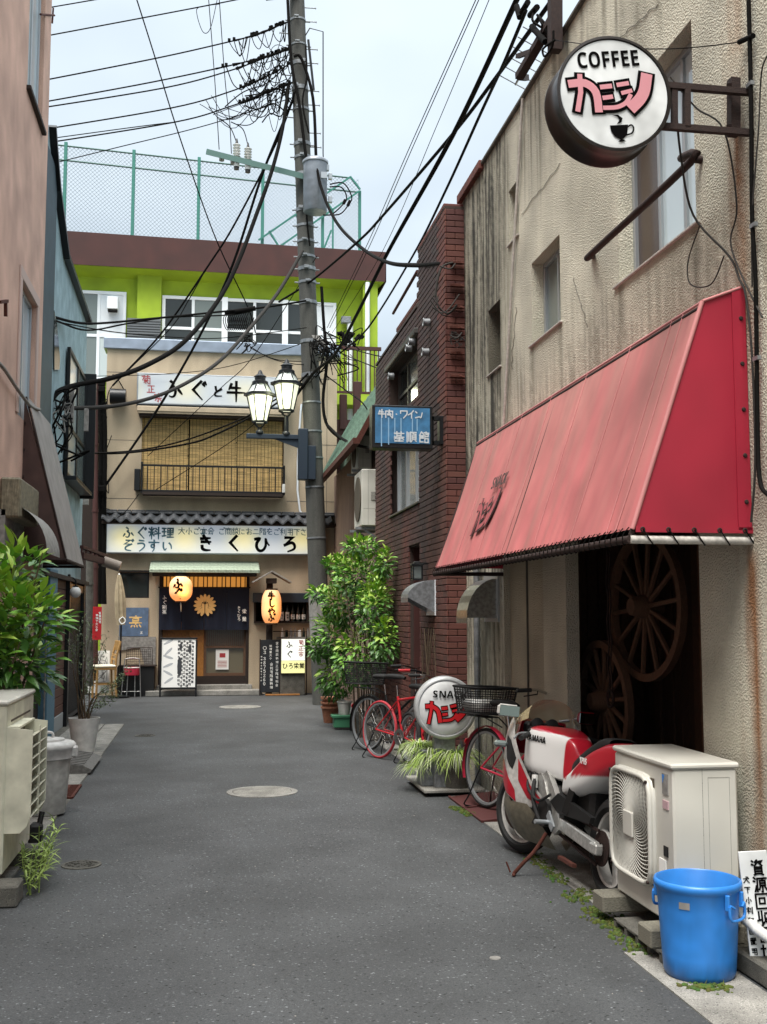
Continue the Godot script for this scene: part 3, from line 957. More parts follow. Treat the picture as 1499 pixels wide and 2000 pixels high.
	for q in [[1095, 320, 1020, 418], [1285, 10, 1205, 78], [1405, 620, 1440, 760], [1120, 540, 1150, 640], [1010, 600, 1000, 720]]:
		b = Mb.new()
		var l := []
		for k in 14:
			var f := k / 13.0
			l.append(px(lerpf(q[0], q[2], f) + rr(-2.5, 2.5), lerpf(q[1], q[3], f) + rr(-2.5, 2.5), WX - 0.004))
		b.tube(l, 0.0022, 4)
		part("hairline_crack", b, M.dark_concrete, t)
	# rusty safety bar in front of the large window
	b = Mb.new()
	b.tube(curve([px(1372, 312, WX), px(1372, 312, WX) + Vector3(-0.12, 0, 0), px(1350, 316, WX - 0.17), px(1158, 494, WX - 0.17), px(1158, 497, WX - 0.1), px(1158, 500, WX)], 4), 0.022, 10)
	part("guard_bar", b, M.dark_rust, t)
	b = Mb.new()
	b.tube(curve([px(930, 0, WX - 0.03) + Vector3(0, 0.2, 0), px(1035, 90, WX - 0.03), px(1003, 470, WX - 0.03), px(970, 838, WX - 0.03)], 5), 0.012, 8)
	b = Mb.new()
	b.tube([Vector3(WX - 0.025, 6.05, -8.75), Vector3(WX - 0.025, 3.2, -9.5)], 0.013, 8)
	part("conduit", b, M.white_pipe, t)
	b = Mb.new()
	b.tube([Vector3(WX - 0.04, 2.2, -10.45), Vector3(WX - 0.04, 0, -10.45)], 0.03, 8)
	part("drain_pipe", b, M.galvanised, t)
	# rooftop frame with a television aerial
	var rt := thing("roof_bracket", "dark rusty steel wire bracket on the parapet of the cream building", "bracket", Vector3(2.6, 6.06, -8.2))
	b = Mb.new()
	b.bar(px(1085, 100, 2.55), px(1085, -30, 2.55), 0.09, 0.09)
	b.bar(px(1085, 30, 2.55), px(1015, 150, 2.5), 0.07, 0.05)
	b.bar(px(1015, 150, 2.5), px(1030, 152, 2.7), 0.04, 0.05)
	b.bar(px(1012, 110, 2.5), px(1040, 100, 2.5), 0.035, 0.035)
	part("steel_arm", b, M.dark_rust, rt)
	b = Mb.new()
	for q in [[1040, 52, 1066, 82], [1036, 30, 1050, 14], [1020, 24, 1032, 4], [1010, 12, 1016, 34]]:
		b.cyl(px(q[0], q[1], 2.5), px(q[2], q[3], 2.5), 0.025, 8)
	for k in 5:
		var p := px(1045 + k * 5, 20 + k * 9, 2.5)
		b.tube(curve([p, p + Vector3(rr(-0.1, 0.1), -0.12, rr(-0.1, 0.1)), p + Vector3(0.1, -0.2, 0.1), p + Vector3(0.12, 0.1, 0)], 5), 0.01, 6)
	stuff(part("cable_clamps", b, M.cable, rt))
	var ae := thing("television_aerial", "thin metal television aerial poking past the parapet of the cream building", "aerial", Vector3(2.4, 6, -9.2))
	b = Mb.new()
	var a0 := pz(1008, 165, -9.6)
	var a1 := pz(1062, 62, -8.8)
	b.cyl(a0, a1, 0.012, 6)
	for k in 6:
		var p: Vector3 = a0.lerp(a1, k / 5.5)
		b.cyl(p + Vector3(-0.16, 0.08, 0), p + Vector3(0.22, -0.1, 0), 0.006, 5)
	part("boom", b, M.galvanised, ae)
	# extractor hood
	var h := thing("vent_hood", "rounded stainless vent hood on the cream wall under the awning", "vent hood", Vector3(WX, 1.75, -9.9))
	b = Mb.new()
	hood(b, Vector3(WX, 1.62, -10.2), 0.42, 0.3, 0.36)
	part("shell", b, M.steel, h)
	b = Mb.new()
	b.rbox(WX - 0.02, WX + 0.01, 1.58, 2.02, -10.24, -9.74)
	part("back_plate", b, M.alu, h)
	wall_wires()

func hood(b: Mb, o: Vector3, w: float, out: float, h: float, tip := 0.0) -> void:
	# a quarter-round hood on a wall that faces -x; o is its lower far corner
	var P := []
	for k in 9:
		var a := PI / 2 * k / 8
		P.append(Vector2(-sin(a) * out, tip + cos(a) * (h - tip)))
	for k in 8:
		b.fq(o + Vector3(P[k].x, P[k].y, 0), o + Vector3(P[k + 1].x, P[k + 1].y, 0), o + Vector3(P[k + 1].x, P[k + 1].y, w), o + Vector3(P[k].x, P[k].y, w), Vector3(-1, 1, 0))
		for e in [0.0, w]:
			b.tri(o + Vector3(0, 0, e), o + Vector3(P[k].x, P[k].y, e), o + Vector3(P[k + 1].x, P[k + 1].y, e), Vector3(0, 0, e - 0.01))
	b.fq(o + Vector3(-out, tip - 0.05, 0), o + Vector3(-out, tip, 0), o + Vector3(-out, tip, w), o + Vector3(-out, tip - 0.05, w), Vector3.LEFT)

func wall_wires() -> void:
	var x := WX - 0.03
	var t := thing("wall_cable", "thick black cable hanging down the right end of the cream wall", "cable", px(1470, 400, x))
	var b := Mb.new()
	b.tube(curve([px(1462, -40, x), px(1468, 200, x), px(1470, 420, x), px(1477, 560, x), px(1480, 800, x), px(1484, 930, x - 0.02), px(1499, 965, x - 0.05), px(1530, 975, x - 0.1)], 6), 0.011, 6)
	part("cable", b, M.cable, t)
	b = Mb.new()
	for q in [[1466, 165], [1473, 440], [1479, 700]]:
		b.box(px(q[0], q[1], x), Vector3(0.02, 0.02, 0.05))
	stuff(part("clip", b, M.galvanised, t))
	t = thing("sign_cable", "grey wires drooping from the round sign past the window to the awning", "cable", px(1350, 400, x))
	b = Mb.new()
	b.tube(curve([px(1318, 165, x - 0.3), px(1330, 300, x - 0.2), px(1355, 420, x - 0.06), px(1425, 500, x), px(1445, 545, x), px(1458, 580, x), px(1470, 700, x), px(1476, 900, x), px(1468, 1020, x)], 6), 0.006, 6)
	b.tube(curve([px(1310, 150, x - 0.3), px(1360, 210, x - 0.2), px(1415, 255, x - 0.1), px(1440, 400, x), px(1428, 470, x), px(1446, 530, x), px(1490, 620, x)], 6), 0.005, 6)
	b.tube(curve([px(1368, 440, x), px(1345, 510, x), px(1350, 555, x), px(1390, 555, x), px(1415, 500, x)], 6), 0.004, 6)
	b.tube(curve([px(1499, 110, x - 0.1), px(1488, 145, x), px(1482, 260, x), px(1470, 420, x), px(1470, 560, x)], 6), 0.004, 6)
	stuff(part("wires", b, M.cable_gray, t))
	t = thing("span_wire", "thin wire strung across the front of the round sign", "wire", px(1470, 70, x))
	b = Mb.new()
	b.tube(curve([px(1085, 78, 2.5), px(1190, 92, 2.3), px(1320, 95, 2.4), px(1440, 83, x)], 6), 0.003, 5)
	b.cyl(px(1445, 82, x), px(1472, 70, x), 0.014, 8)
	b.tube(curve([px(1085, 78, 2.5), px(1062, 95, 2.5), px(1065, 110, 2.5), px(1080, 90, 2.5), px(1082, 60, 2.5)], 6), 0.009, 6)
	part("wire", b, M.cable, t)

# ---------------------------------------------------------------- awning
func build_awning() -> void:
	var t := thing("awning", "large faded red canvas awning lettered SNACK on the cream building", "awning", Vector3(WX, 2.05, -7.2))
	var z0 := -9.62
	var z1 := -5.03
	var top := Vector3(2.42, 3.2, 0)
	var bot := Vector3(2.03, 2.06, 0)
	nz.seed = 21
	nz.frequency = 1.0
	var cf := func(p: Vector3):
		var s := nz.get_noise_2d(p.z * 3.2 + p.y * 0.4, p.y * 0.2)
		var s2 := nz.get_noise_2d(p.z * 14.0 + p.y, p.y * 0.35)
		var h := clampf((p.y - 2.06) / 1.14, 0, 1)
		var q: float = 1.0 - 0.1 * maxf(0, s) - 0.2 * maxf(0, s2 - 0.15) - 0.16 * smoothstep(2.9, 3.2, p.y) * maxf(0, s2 + 0.3)
		var c := Color(1, 0.74, 0.75).lerp(Color(0.86, 0.97, 0.86), clampf(h * 0.75 + s * 0.8, 0, 1))
		return Color(c.r * q, c.g * q, c.b * q)
	var b := Mb.new()
	# the cloth hangs a little slack between the seams
	var fn := func(u: float, w: float):
		var p := bot.lerp(top, w)
		p.z = lerpf(z1, z0, u)
		var slack: float = 0.012 * sin(w * PI) * (1.0 - absf(sin(u * PI * 7.0)) * 0.7) + 0.006 * sin(u * 60.0) * w * (1.0 - w)
		# shallow wrinkles gather at the lower hem
		slack += 0.006 * sin(u * 170.0 + 3.0 * sin(u * 23.0)) * pow(1.0 - w, 4.0)
		return p + Vector3(slack, 0, 0)
	b.sheet(fn, 120, 24, cf)
	part("front_cloth", b, M.awning_front, t)
	b = Mb.new()
	b.col = Color(0.95, 0.85, 0.85)
	b.quad(Vector3(2.42, 3.2, z1), Vector3(WX, 3.29, z1), Vector3(WX, 3.29, z0), Vector3(2.42, 3.2, z0))
	part("top_cloth", b, M.awning_front, t)
	for z in [z1, z0]:
		b = Mb.new()
		var poly := PackedVector2Array([Vector2(WX, 3.285), Vector2(2.424, 3.198), Vector2(2.034, 2.06), Vector2(WX, 2.06)])
		b.prism(poly, Transform3D(Basis(), Vector3(0, 0, z - 0.004)), 0.004)
		part("side_cloth", b, M.awning_side, t)
	# seams and hems
	for u in [0.045, 0.075, 0.2, 0.36, 0.52, 0.68, 0.84]:
		b = Mb.new()
		var pts := []
		for k in 9:
			pts.append(fn.call(u + 0.0004, k / 8.0) + Vector3(-0.002, 0.0006, 0))
		b.tube(pts, 0.0035, 5)
		stuff(part("seam", b, M.awning_front, t))
	b = Mb.new()
	b.tube([Vector3(2.42, 3.2, z1), Vector3(2.03, 2.06, z1)], 0.012, 8)
	b.tube([Vector3(2.424, 3.196, z1), Vector3(2.424, 3.196, z0)], 0.011, 8)
	b.tube([Vector3(WX - 0.02, 3.28, z1 + 0.004), Vector3(2.42, 3.2, z1 + 0.004)], 0.008, 6)
	stuff(part("hem", b, M.awning_front, t))
	b = Mb.new()
	b.rbox(WX - 0.075, WX - 0.005, 2.06, 3.27, z1 + 0.002, z1 + 0.008)
	b.rbox(2.045, WX, 2.045, 2.075, z1 + 0.002, z1 + 0.008)
	part("side_hem", b, M.awning_side, t)
	b = Mb.new()
	for k in 5:
		b.lathe([Vector2(0.012, 0), Vector2(0.009, 0.006), Vector2(0, 0.007)], Transform3D(Basis(Vector3.RIGHT, PI / 2), Vector3(WX - 0.03, 2.2 + k * 0.23, z1 + 0.008)), 10)
	for k in 5:
		b.lathe([Vector2(0.014, 0), Vector2(0.01, 0.004), Vector2(0.006, 0.001)], Transform3D(Basis(Vector3.RIGHT, PI / 2), Vector3(2.08 + k * 0.132, 2.058, z1 + 0.008)), 10)
	stuff(part("eyelets", b, M.dark_rust, t))
	# frame: white pipe along the side, wrapped pipe along the front, lacing
	b = Mb.new()
	b.tube([Vector3(2.02, 2.01, z1 - 0.01), Vector3(WX, 2.01, z1 - 0.01)], 0.021, 10)
	part("side_pipe", b, M.white_pipe, t)
	b = Mb.new()
	b.tube([Vector3(2.02, 2.01, z1), Vector3(2.02, 2.01, z0)], 0.02, 10)
	b.tube([Vector3(2.02, 2.01, z0), Vector3(WX, 2.01, z0)], 0.018, 8)
	b.tube([Vector3(2.42, 3.17, z1 - 0.02), Vector3(2.42, 3.17, z0 + 0.02)], 0.015, 8)
	for z in [z0 + 0.02, -7.3, z1 - 0.02]:
		b.tube([Vector3(2.03, 2.03, z), Vector3(2.425, 3.17, z), Vector3(WX, 3.26, z)], 0.014, 8)
	part("front_pipe", b, M.dark_rust, t)
	b = Mb.new()
	for k in 58:
		var z := lerpf(z1, z0, (k + 0.5) / 58.0)
		b.tube(curve([Vector3(2.03, 2.072, z), Vector3(2.0, 2.03, z - 0.012), Vector3(2.015, 1.985, z - 0.03), Vector3(2.05, 2.03, z - 0.045), Vector3(2.032, 2.07, z - 0.06)], 3), 0.003, 5)
	for k in 5:
		var x := 2.08 + k * 0.132
		b.tube([Vector3(x, 2.06, z1 + 0.012), Vector3(x + 0.03, 2.01, z1 + 0.016), Vector3(x + 0.055, 1.985, z1)], 0.004, 5)
	stuff(part("lacing", b, M.cable, t))
	# printed lettering on the front, near the far end
	var n := Vector3(-(3.2 - 2.06), 0.39, 0).normalized()
	var up := Vector3(0.39, 1.14, 0).normalized()
	var xf := face(Vector3(2.03, 2.06, -8.9) + up * 0.14 + n * 0.012, Vector3.BACK, up)
	latin("lettering", "SNACK", M.faded_ink, t, Transform3D(xf.basis, xf.origin - t.position + up * 0.5 + Vector3(0, 0, 0.76) + n * 0.006), 0.095)
	b = Mb.new()
	logo(b, xf * Transform3D(Basis(), Vector3(0.3, 0.1, 0)), 0.62, 0.0055)
	part("lettering", b, M.faded_ink, t)
	b = Mb.new()
	logo(b, xf * Transform3D(Basis(), Vector3(0.3, 0.1, 0.003)), 0.62, 0.0)
	part("lettering", b, M.faded_pink, t)

# the shop's wordmark; grow > 0 draws the dark outline
func logo(b: Mb, xf: Transform3D, w: float, grow: float) -> void:
	var S := [[[Vector2(0.02, 0.5), Vector2(0.14, 0.5), Vector2(0.27, 0.38), Vector2(0.33, 0.06)], 0.1, 1], [[Vector2(0.13, 0.63), Vector2(0.12, 0.35), Vector2(0.08, 0.0)], 0.07, 0],
		[[Vector2(0.37, 0.45), Vector2(0.46, 0.47)], 0.08, 0], [[Vector2(0.39, 0.27), Vector2(0.47, 0.29)], 0.07, 0], [[Vector2(0.4, 0.09), Vector2(0.55, 0.12), Vector2(0.64, 0.2), Vector2(0.68, 0.3)], 0.07, 1],
		[[Vector2(0.56, 0.52), Vector2(0.66, 0.56)], 0.07, 0], [[Vector2(0.6, 0.39), Vector2(0.68, 0.42)], 0.06, 0], [[Vector2(0.9, 0.68), Vector2(0.87, 0.47), Vector2(0.8, 0.3), Vector2(0.7, 0.16)], 0.14, 1]]
	for q in S:
		var pts := []
		for p in q[0]:
			pts.append(Vector2(p.x, p.y * 0.72) * w)
		if q[2] == 1:
			pts = curve(pts, 4)
		stroke(b, pts, q[1] * 0.86 * w + (0.045 * w if grow > 0.0 else 0.0), xf)

# ---------------------------------------------------------------- brick building
const BX := 2.45
func build_brick() -> void:
	var t := thing("brick_building", "dark red brick faced building behind the blue sign", "building", Vector3(BX, 0, -13.4))
	var b := Mb.new()
	var zf := -15.8
	var holes := [[-14.6, -12.55, 4.22, 4.95], [-14.47, -12.5, 2.96, 3.9], [-13.15, -12.46, 0.0, 2.46]]
	# mortar body
	b.rbox(BX + 0.012, 7, 0, 5.92, -12.5, -11.04)
	for s in [[-15.8, -12.5, 0, 2.46], [-15.8, -13.15, 0.0, 2.46], [-15.8, -12.5, 2.46, 2.96], [-15.8, -14.6, 2.96, 5.3], [-14.47, -12.5, 3.9, 4.22], [-14.6, -12.5, 4.95, 5.3]]:
		if s[1] == -12.5 and s[2] == 0:
			continue
		b.rbox(BX + 0.012, BX + 0.25, s[2], s[3], s[0], s[1])
	b.rbox(BX + 0.25, 7, 0, 5.28, zf, -12.48)
	b.rbox(2.8, 7, 5.28, 5.95, zf, -12.5)
	part("wall", b, M.mortar, t)
	b = Mb.new()
	b.rbox(BX - 0.01, BX + 0.2, 5.3, 5.33, zf, -12.5)
	b.rbox(BX - 0.012, 2.9, 5.92, 5.95, -12.5, -11.03)
	part("coping", b, M.mortar, t)
	# bricks: about 300 nearest ones as pieces, the rest joined
	nz.seed = 31
	nz.frequency = 0.6
	var shades := []
	for k in 7:
		var q := Mb.new()
		q.bev(Vector3.ZERO, Vector3(0.024, 0.058, 0.205), 0.004)
		shades.append(q)
	var rest := Mb.new()
	var red := [Color(0.15, 0.046, 0.036), Color(0.17, 0.055, 0.042), Color(0.125, 0.04, 0.034), Color(0.185, 0.065, 0.048)]
	var bm := []
	for k in 7:
		bm.append(mt("brick_%d" % k, ["49332f", "402c29", "52362f", "5c3c33", "684036", "3a2a28", "4a312d"][k], 0.8, 0, {"t": "fine", "s": V(3), "h": "fine", "hs": 0.12}))
	var bmesh: ArrayMesh = shades[0].mesh()
	var count := 0
	for row in 91:
		var y := 0.035 + row * 0.065
		for k in 25:
			var z := -11.02 - 0.1025 - (k - 1) * 0.211 - (0.1055 if row % 2 else 0.0)
			if z < zf - 0.1 or z > -10.93:
				continue
			var ytop := 5.9 if z > -12.5 else 5.29
			if y > ytop:
				continue
			# bricks are cut where they meet an opening or the corner
			var za := maxf(z - 0.1025, zf)
			var zb := minf(z + 0.1025, -11.02)
			for h in holes:
				if y + 0.02 > h[2] and y - 0.02 < h[3] and zb > h[0] and za < h[1]:
					if zb > h[1]:
						za = maxf(za, h[1])
					else:
						zb = minf(zb, h[0])
			if zb - za < 0.03:
				continue
			var whole := zb - za > 0.2
			var o := Vector3(BX + rr(0, 0.004), y, z)
			# grime: the upper far wall is nearly black with soot runs
			var soot := clampf(0.32 + 0.6 * nz.get_noise_2d(z * 2.0, y * 0.5) + 0.25 * (y - 2.0), 0.0, 0.93)
			if z > -11.35:
				soot = 0.0
			if whole and count < 300 and z > -12.5 and y > 1.1 and y < 3.9:
				count += 1
				piece("brick", bmesh, bm[clampi(int((1.0 - soot) * 4.2 + rr(-0.6, 0.6)), 0, 4) if soot < 0.75 else 5], Transform3D(Basis(), o), t)
			else:
				rest.col = red[rng.randi() % 4].lerp(Color(0.05, 0.036, 0.036), soot * rr(0.85, 1.0))
				rest.bev(Vector3(o.x, y, (za + zb) / 2.0), Vector3(0.024, 0.058, zb - za), 0.004)
	# the end face towards the viewer
	for row in 91:
		var y := 0.035 + row * 0.065
		if y > 5.9:
			continue
		rest.col = red[rng.randi() % 4].darkened(rr(0, 0.3))
		if row % 2:
			rest.bev(Vector3(BX + 0.1, y, -11.035), Vector3(0.2, 0.058, 0.03), 0.004)
		else:
			rest.bev(Vector3(BX + 0.05, y, -11.035), Vector3(0.1, 0.058, 0.03), 0.004)
			rest.bev(Vector3(BX + 0.155, y, -11.035), Vector3(0.1, 0.058, 0.03), 0.004)
	# set-back upper storey and the top edge course
	for row in 10:
		for k in 16:
			var z := -12.6 - k * 0.211 - (0.1 if row % 2 else 0.0)
			if z > -14.0 and z < -12.9:
				continue
			rest.col = red[rng.randi() % 4]
			rest.bev(Vector3(2.79, 5.31 + row * 0.065, z), Vector3(0.02, 0.058, 0.205), 0.004)
	for k in 7:
		rest.col = red[k % 4]
		rest.bev(Vector3(BX + 0.1, 5.96, -11.15 - k * 0.211), Vector3(0.23, 0.05, 0.2), 0.006)
	stuff(part("bricks", rest, M.brick, t))
	# windows
	var D := Vector3.BACK
	window(t, Vector3(BX, 4.22, -14.6), D, Vector3.UP, 2.05, 0.73, [0.7, 1.4], [0.36], M.dark_alu, [M.dark_glass, M.gray_glass, M.dark_glass], 0.05, 0.12)
	window(t, Vector3(BX, 2.96, -14.47), D, Vector3.UP, 1.97, 0.94, [0.66, 1.3], [], M.alu, [M.glass], 0.05, 0.08)
	window(t, Vector3(2.8, 5.3, -14.0), D, Vector3.UP, 1.1, 0.55, [0.55], [], M.dark_alu, [M.lime_glass, M.gray_glass], 0.05, -0.02)
	b = Mb.new()
	b.rbox(BX - 0.03, BX + 0.1, 2.935, 2.96, -14.52, -12.45, 0.004)
	part("sill", b, M.dark_alu, t)
	b = Mb.new()
	b.rbox(BX - 0.06, BX + 0.1, 4.95, 5.02, -14.7, -12.5, 0.01)
	part("lintel", b, M.dark_alu, t)
	b = Mb.new()
	b.sheet(func(u, w): return Vector3(BX + 0.2 + 0.02 * sin(u * 70.0), lerpf(2.98, 3.9, w), lerpf(-12.5, -14.47, u)), 90, 2)
	part("curtain", b, M.curtain, t)
	b = Mb.new()
	b.rbox(BX + 0.2, BX + 0.26, 0, 2.46, -13.15, -12.46)
	part("door", b, M.maroon, t)
	b = Mb.new()
	b.rbox(BX + 0.05, BX + 0.2, 0, 2.46, -13.15, -13.12)
	part("jamb", b, M.maroon, t)
	b = Mb.new()
	b.cyl(pz(816, 530, -12.55), pz(769, 612, -14.9), 0.02, 8)
	part("handrail", b, M.rust, t)
	# vent hood
	var h := thing("vent_hood", "pointed metal vent hood on the brick wall above the bicycles", "vent hood", Vector3(BX, 1.8, -11.9))
	b = Mb.new()
	hood(b, Vector3(BX, 1.66, -12.0), 0.42, 0.31, 0.36, 0.17)
	part("shell", b, M.galvanised, h)
	b = Mb.new()
	b.rbox(BX - 0.02, BX + 0.01, 1.64, 2.02, -12.02, -11.56)
	part("back_plate", b, M.white_frame, h)
	# wall lamp
	var l := thing("wall_lamp", "small black square lantern beside the brick doorway", "wall lamp", px(815, 1115, BX - 0.12))
	var o := px(815, 1118, BX - 0.13)
	b = Mb.new()
	b.bev(o, Vector3(0.1, 0.15, 0.1), 0.01)
	part("lamp_glass", b, M.gray_glass, l)
	b = Mb.new()
	for a in [-1, 1]:
		for c in [-1, 1]:
			b.box(o + Vector3(a * 0.052, 0, c * 0.052), Vector3(0.012, 0.16, 0.012))
	b.bev(o + Vector3(0, 0.085, 0), Vector3(0.14, 0.02, 0.14), 0.005)
	b.bev(o + Vector3(0, 0.105, 0), Vector3(0.08, 0.03, 0.08), 0.01)
	b.bev(o - Vector3(0, 0.08, 0), Vector3(0.11, 0.015, 0.11), 0.004)
	b.bar(o + Vector3(0, 0.1, 0), o + Vector3(0.14, 0.1, 0), 0.02, 0.02)
	part("lamp_frame", b, M.black_metal, l)
	# cable brackets on the pilaster
	t = thing("cable_bracket", "rusty cable brackets with looped grey wires on the red brick pilaster", "bracket", Vector3(BX, 4.9, -11.0))
	b = Mb.new()
	for v in [513, 558, 600, 640, 690, 735]:
		b.bev(pz(893, v, -10.98), Vector3(0.14, 0.03, 0.05), 0.004)
		b.cyl(pz(900, v, -10.95), pz(908, v + 2, -10.95), 0.012, 6)
	stuff(part("bracket_bar", b, M.rust, t))
	b = Mb.new()
	for q in [[860, 520, 880, 525, 890, 515], [845, 580, 872, 612, 893, 595], [843, 588, 868, 616, 892, 600], [846, 600, 870, 610, 898, 575], [852, 565, 858, 600, 875, 612], [880, 655, 893, 660, 903, 650]]:
		b.tube(curve([pz(q[0], q[1], -10.9), pz(q[2], q[3], -10.88), pz(q[4], q[5], -10.95)], 8), 0.008, 6)
	b.tube(curve([pz(885, 513, -10.95), pz(862, 525, -10.9), pz(850, 580, -10.9)], 6), 0.012, 6)
	for k in 12:
		var p := pz(893 + rr(-8, 12), 660 + rr(-8, 14), -10.93)
		b.tube(curve([p, p + Vector3(rr(-0.06, 0.06), rr(-0.06, 0.06), 0.02), p + Vector3(rr(-0.06, 0.06), rr(-0.06, 0.06), 0)], 5), 0.004, 5)
	stuff(part("wires", b, M.cable_gray, t))
	for q in [[770, 735], [811, 668], [805, 680], [838, 688], [840, 630]]:
		b = Mb.new()
		var p := px(q[0], q[1], BX - 0.02)
		b.cyl(p, p + Vector3(-0.07, 0, 0), 0.045, 14, 0.04)
		b.ring(p + Vector3(-0.07, 0, 0), Vector3.RIGHT, 0.042, 0.008, 16, 6)
		single("round_vent", b, M.galvanised, ["grey vent cap below the upper window of the brick wall", "grey vent cap left of a pair high on the brick wall", "tall grey vent cap right of the pair on the brick wall", "grey vent cap low beside the brick pilaster", "narrow grey vent cap high near the brick pilaster"][[770, 811, 805, 838, 840].find(q[0])], "vent cap", "vent caps on the brick wall")

# ---------------------------------------------------------------- narrow building between the brick one and the pole
func build_narrow() -> void:
	var t := thing("narrow_building", "narrow pinkish building with a green sloped roof behind the pole", "building", Vector3(2.7, 0, -18.5))
	var b := Mb.new()
	b.rbox(2.72, 6, 0, 4.6, -24.2, -15.82)
	part("wall", b, M.narrow_wall, t)
	b = Mb.new()
	b.fq(Vector3(2.22, 4.27, -23), Vector3(2.22, 4.27, -16.2), Vector3(2.95, 5.65, -16.2), Vector3(2.95, 5.65, -23), Vector3(-1, 1, 0))
	b.fq(Vector3(2.22, 4.24, -23), Vector3(2.22, 4.24, -16.2), Vector3(2.95, 5.62, -16.2), Vector3(2.95, 5.62, -23), Vector3(1, -1, 0))
	b.fq(Vector3(2.22, 4.24, -16.2), Vector3(2.95, 5.62, -16.2), Vector3(2.95, 5.65, -16.2), Vector3(2.22, 4.27, -16.2), Vector3.BACK)
	b.rbox(2.95, 6, 4.6, 5.6, -24.2, -16.25)
	for k in 14:
		b.bar(Vector3(2.22, 4.29, -16.3 - k * 0.45), Vector3(2.95, 5.67, -16.3 - k * 0.45), 0.03, 0.04)
	part("roof", b, M.green_roof, t)
	b = Mb.new()
	b.bar(Vector3(2.2, 4.23, -16.1), Vector3(2.2, 4.23, -23), 0.1, 0.09)
	b.bar(Vector3(2.22, 4.22, -16.15), Vector3(2.95, 5.6, -16.15), 0.05, 0.08)
	part("gutter", b, M.rust, t)
	b = Mb.new()
	b.tube(curve([Vector3(2.6, 4.2, -16.0), Vector3(2.6, 2.9, -16.0), Vector3(2.6, 0, -16.0)], 3), 0.035, 8)
	b.tube([Vector3(2.6, 3.5, -15.95), Vector3(2.6, 3.5, -16.4)], 0.03, 8)
	part("drain_pipe", b, M.white_frame, t)
	b = Mb.new()
	b.rbox(2.66, 2.74, 0, 2.25, -17.4, -16.35)
	part("door", b, M.dark_wood, t)
	b = Mb.new()
	for z in [-17.42, -16.9, -16.35]:
		b.bev(Vector3(2.65, 1.12, z), Vector3(0.06, 2.24, 0.06), 0.005)
	part("door_frame", b, M.concrete, t)
	split_ac(Vector3(2.3, 2.97, -16.25), 0.26, 0.86, 0.8, "lower wall mounted air conditioner above the tall green shrub", M.ac_white)
	split_ac(Vector3(2.42, 4.02, -17.6), 0.24, 0.55, 0.75, "upper wall mounted air conditioner beside the blue sign", M.ac_white)

func split_ac(o: Vector3, dep: float, h: float, w: float, label: String, m: Material) -> void:
	# near lower street corner o; the fan looks along -x
	var t := thing("air_conditioner", label, "air conditioner", o, "wall mounted air conditioners")
	var b := Mb.new()
	b.rbox(o.x, o.x + dep, o.y, o.y + h, o.z - w, o.z, 0.015)
	part("casing", b, m, t)
	b = Mb.new()
	var c := o + Vector3(-0.003, h * 0.5, -w * 0.45)
	b.lathe([Vector2(h * 0.4, 0), Vector2(h * 0.4, 0.012), Vector2(h * 0.36, 0.014), Vector2(0, 0.006)], Transform3D(Basis(Vector3.BACK, PI / 2), c), 24)
	part("fan_grille", b, M.ac_dark, t)
	b = Mb.new()
	b.rbox(o.x + dep * 0.38, o.x + dep * 0.4, o.y + 0.02, o.y + h - 0.02, o.z, o.z + 0.002)
	b.rbox(o.x + 0.03, o.x + dep - 0.03, o.y + h * 0.3, o.y + h * 0.305, o.z, o.z + 0.0015)
	b.rbox(o.x + dep * 0.55, o.x + dep * 0.8, o.y + h * 0.45, o.y + h * 0.6, o.z, o.z + 0.012, 0.004)
	part("access_panel", b, M.concrete, t)
	b = Mb.new()
	for z in [o.z - 0.08, o.z - w + 0.08]:
		b = Mb.new()
		b.bar(Vector3(o.x - 0.08, o.y - 0.03, z), Vector3(2.74, o.y - 0.03, z), 0.04, 0.04)
		b.bar(Vector3(o.x + 0.05, o.y - 0.05, z), Vector3(2.74, o.y - 0.3, z), 0.03, 0.03)
		part("bracket", b, M.galvanised, t)

const RZ := -23.4
func fx(b: Mb, x0: float, x1: float, y0: float, y1: float, n0: float, n1: float, r := 0.0) -> void:
	bx(b, Vector3(0, 0, RZ), Vector3.RIGHT, Vector3.UP, x0, x1, y0, y1, n0, n1, r)
func roll_on(b: Mb, o: Vector3, R: float, fr = null) -> void:
	for j in b.v.size():
		var p := b.v[j]
		var q: float = fr.call(p.y) if fr != null else R
		var a := p.x / R
		b.v[j] = o + Vector3(sin(a) * q, p.y, cos(a) * q)
		b.n[j] = Vector3(sin(a), 0, cos(a))
func lamp(called: String, at: Vector3, energy: float, color: String, size: float) -> void:
	var l := OmniLight3D.new()
	l.name = called
	l.position = at
	l.light_energy = energy
	l.light_color = Color(color)
	l.light_size = size
	l.omni_range = 12.0
	l.omni_attenuation = 2.0
	l.shadow_enabled = true
	add_child(l, true)
func panel_light(called: String, at: Vector3, w: float, h: float, energy: float, color: String) -> void:
	var l := AreaLight3D.new()
	l.name = called
	l.position = at
	l.rotation.y = PI
	l.area_size = Vector2(w, h)
	l.light_energy = energy
	l.light_color = Color(color)
	l.area_range = 12.0
	l.area_attenuation = 2.0
	l.shadow_enabled = true
	add_child(l, true)

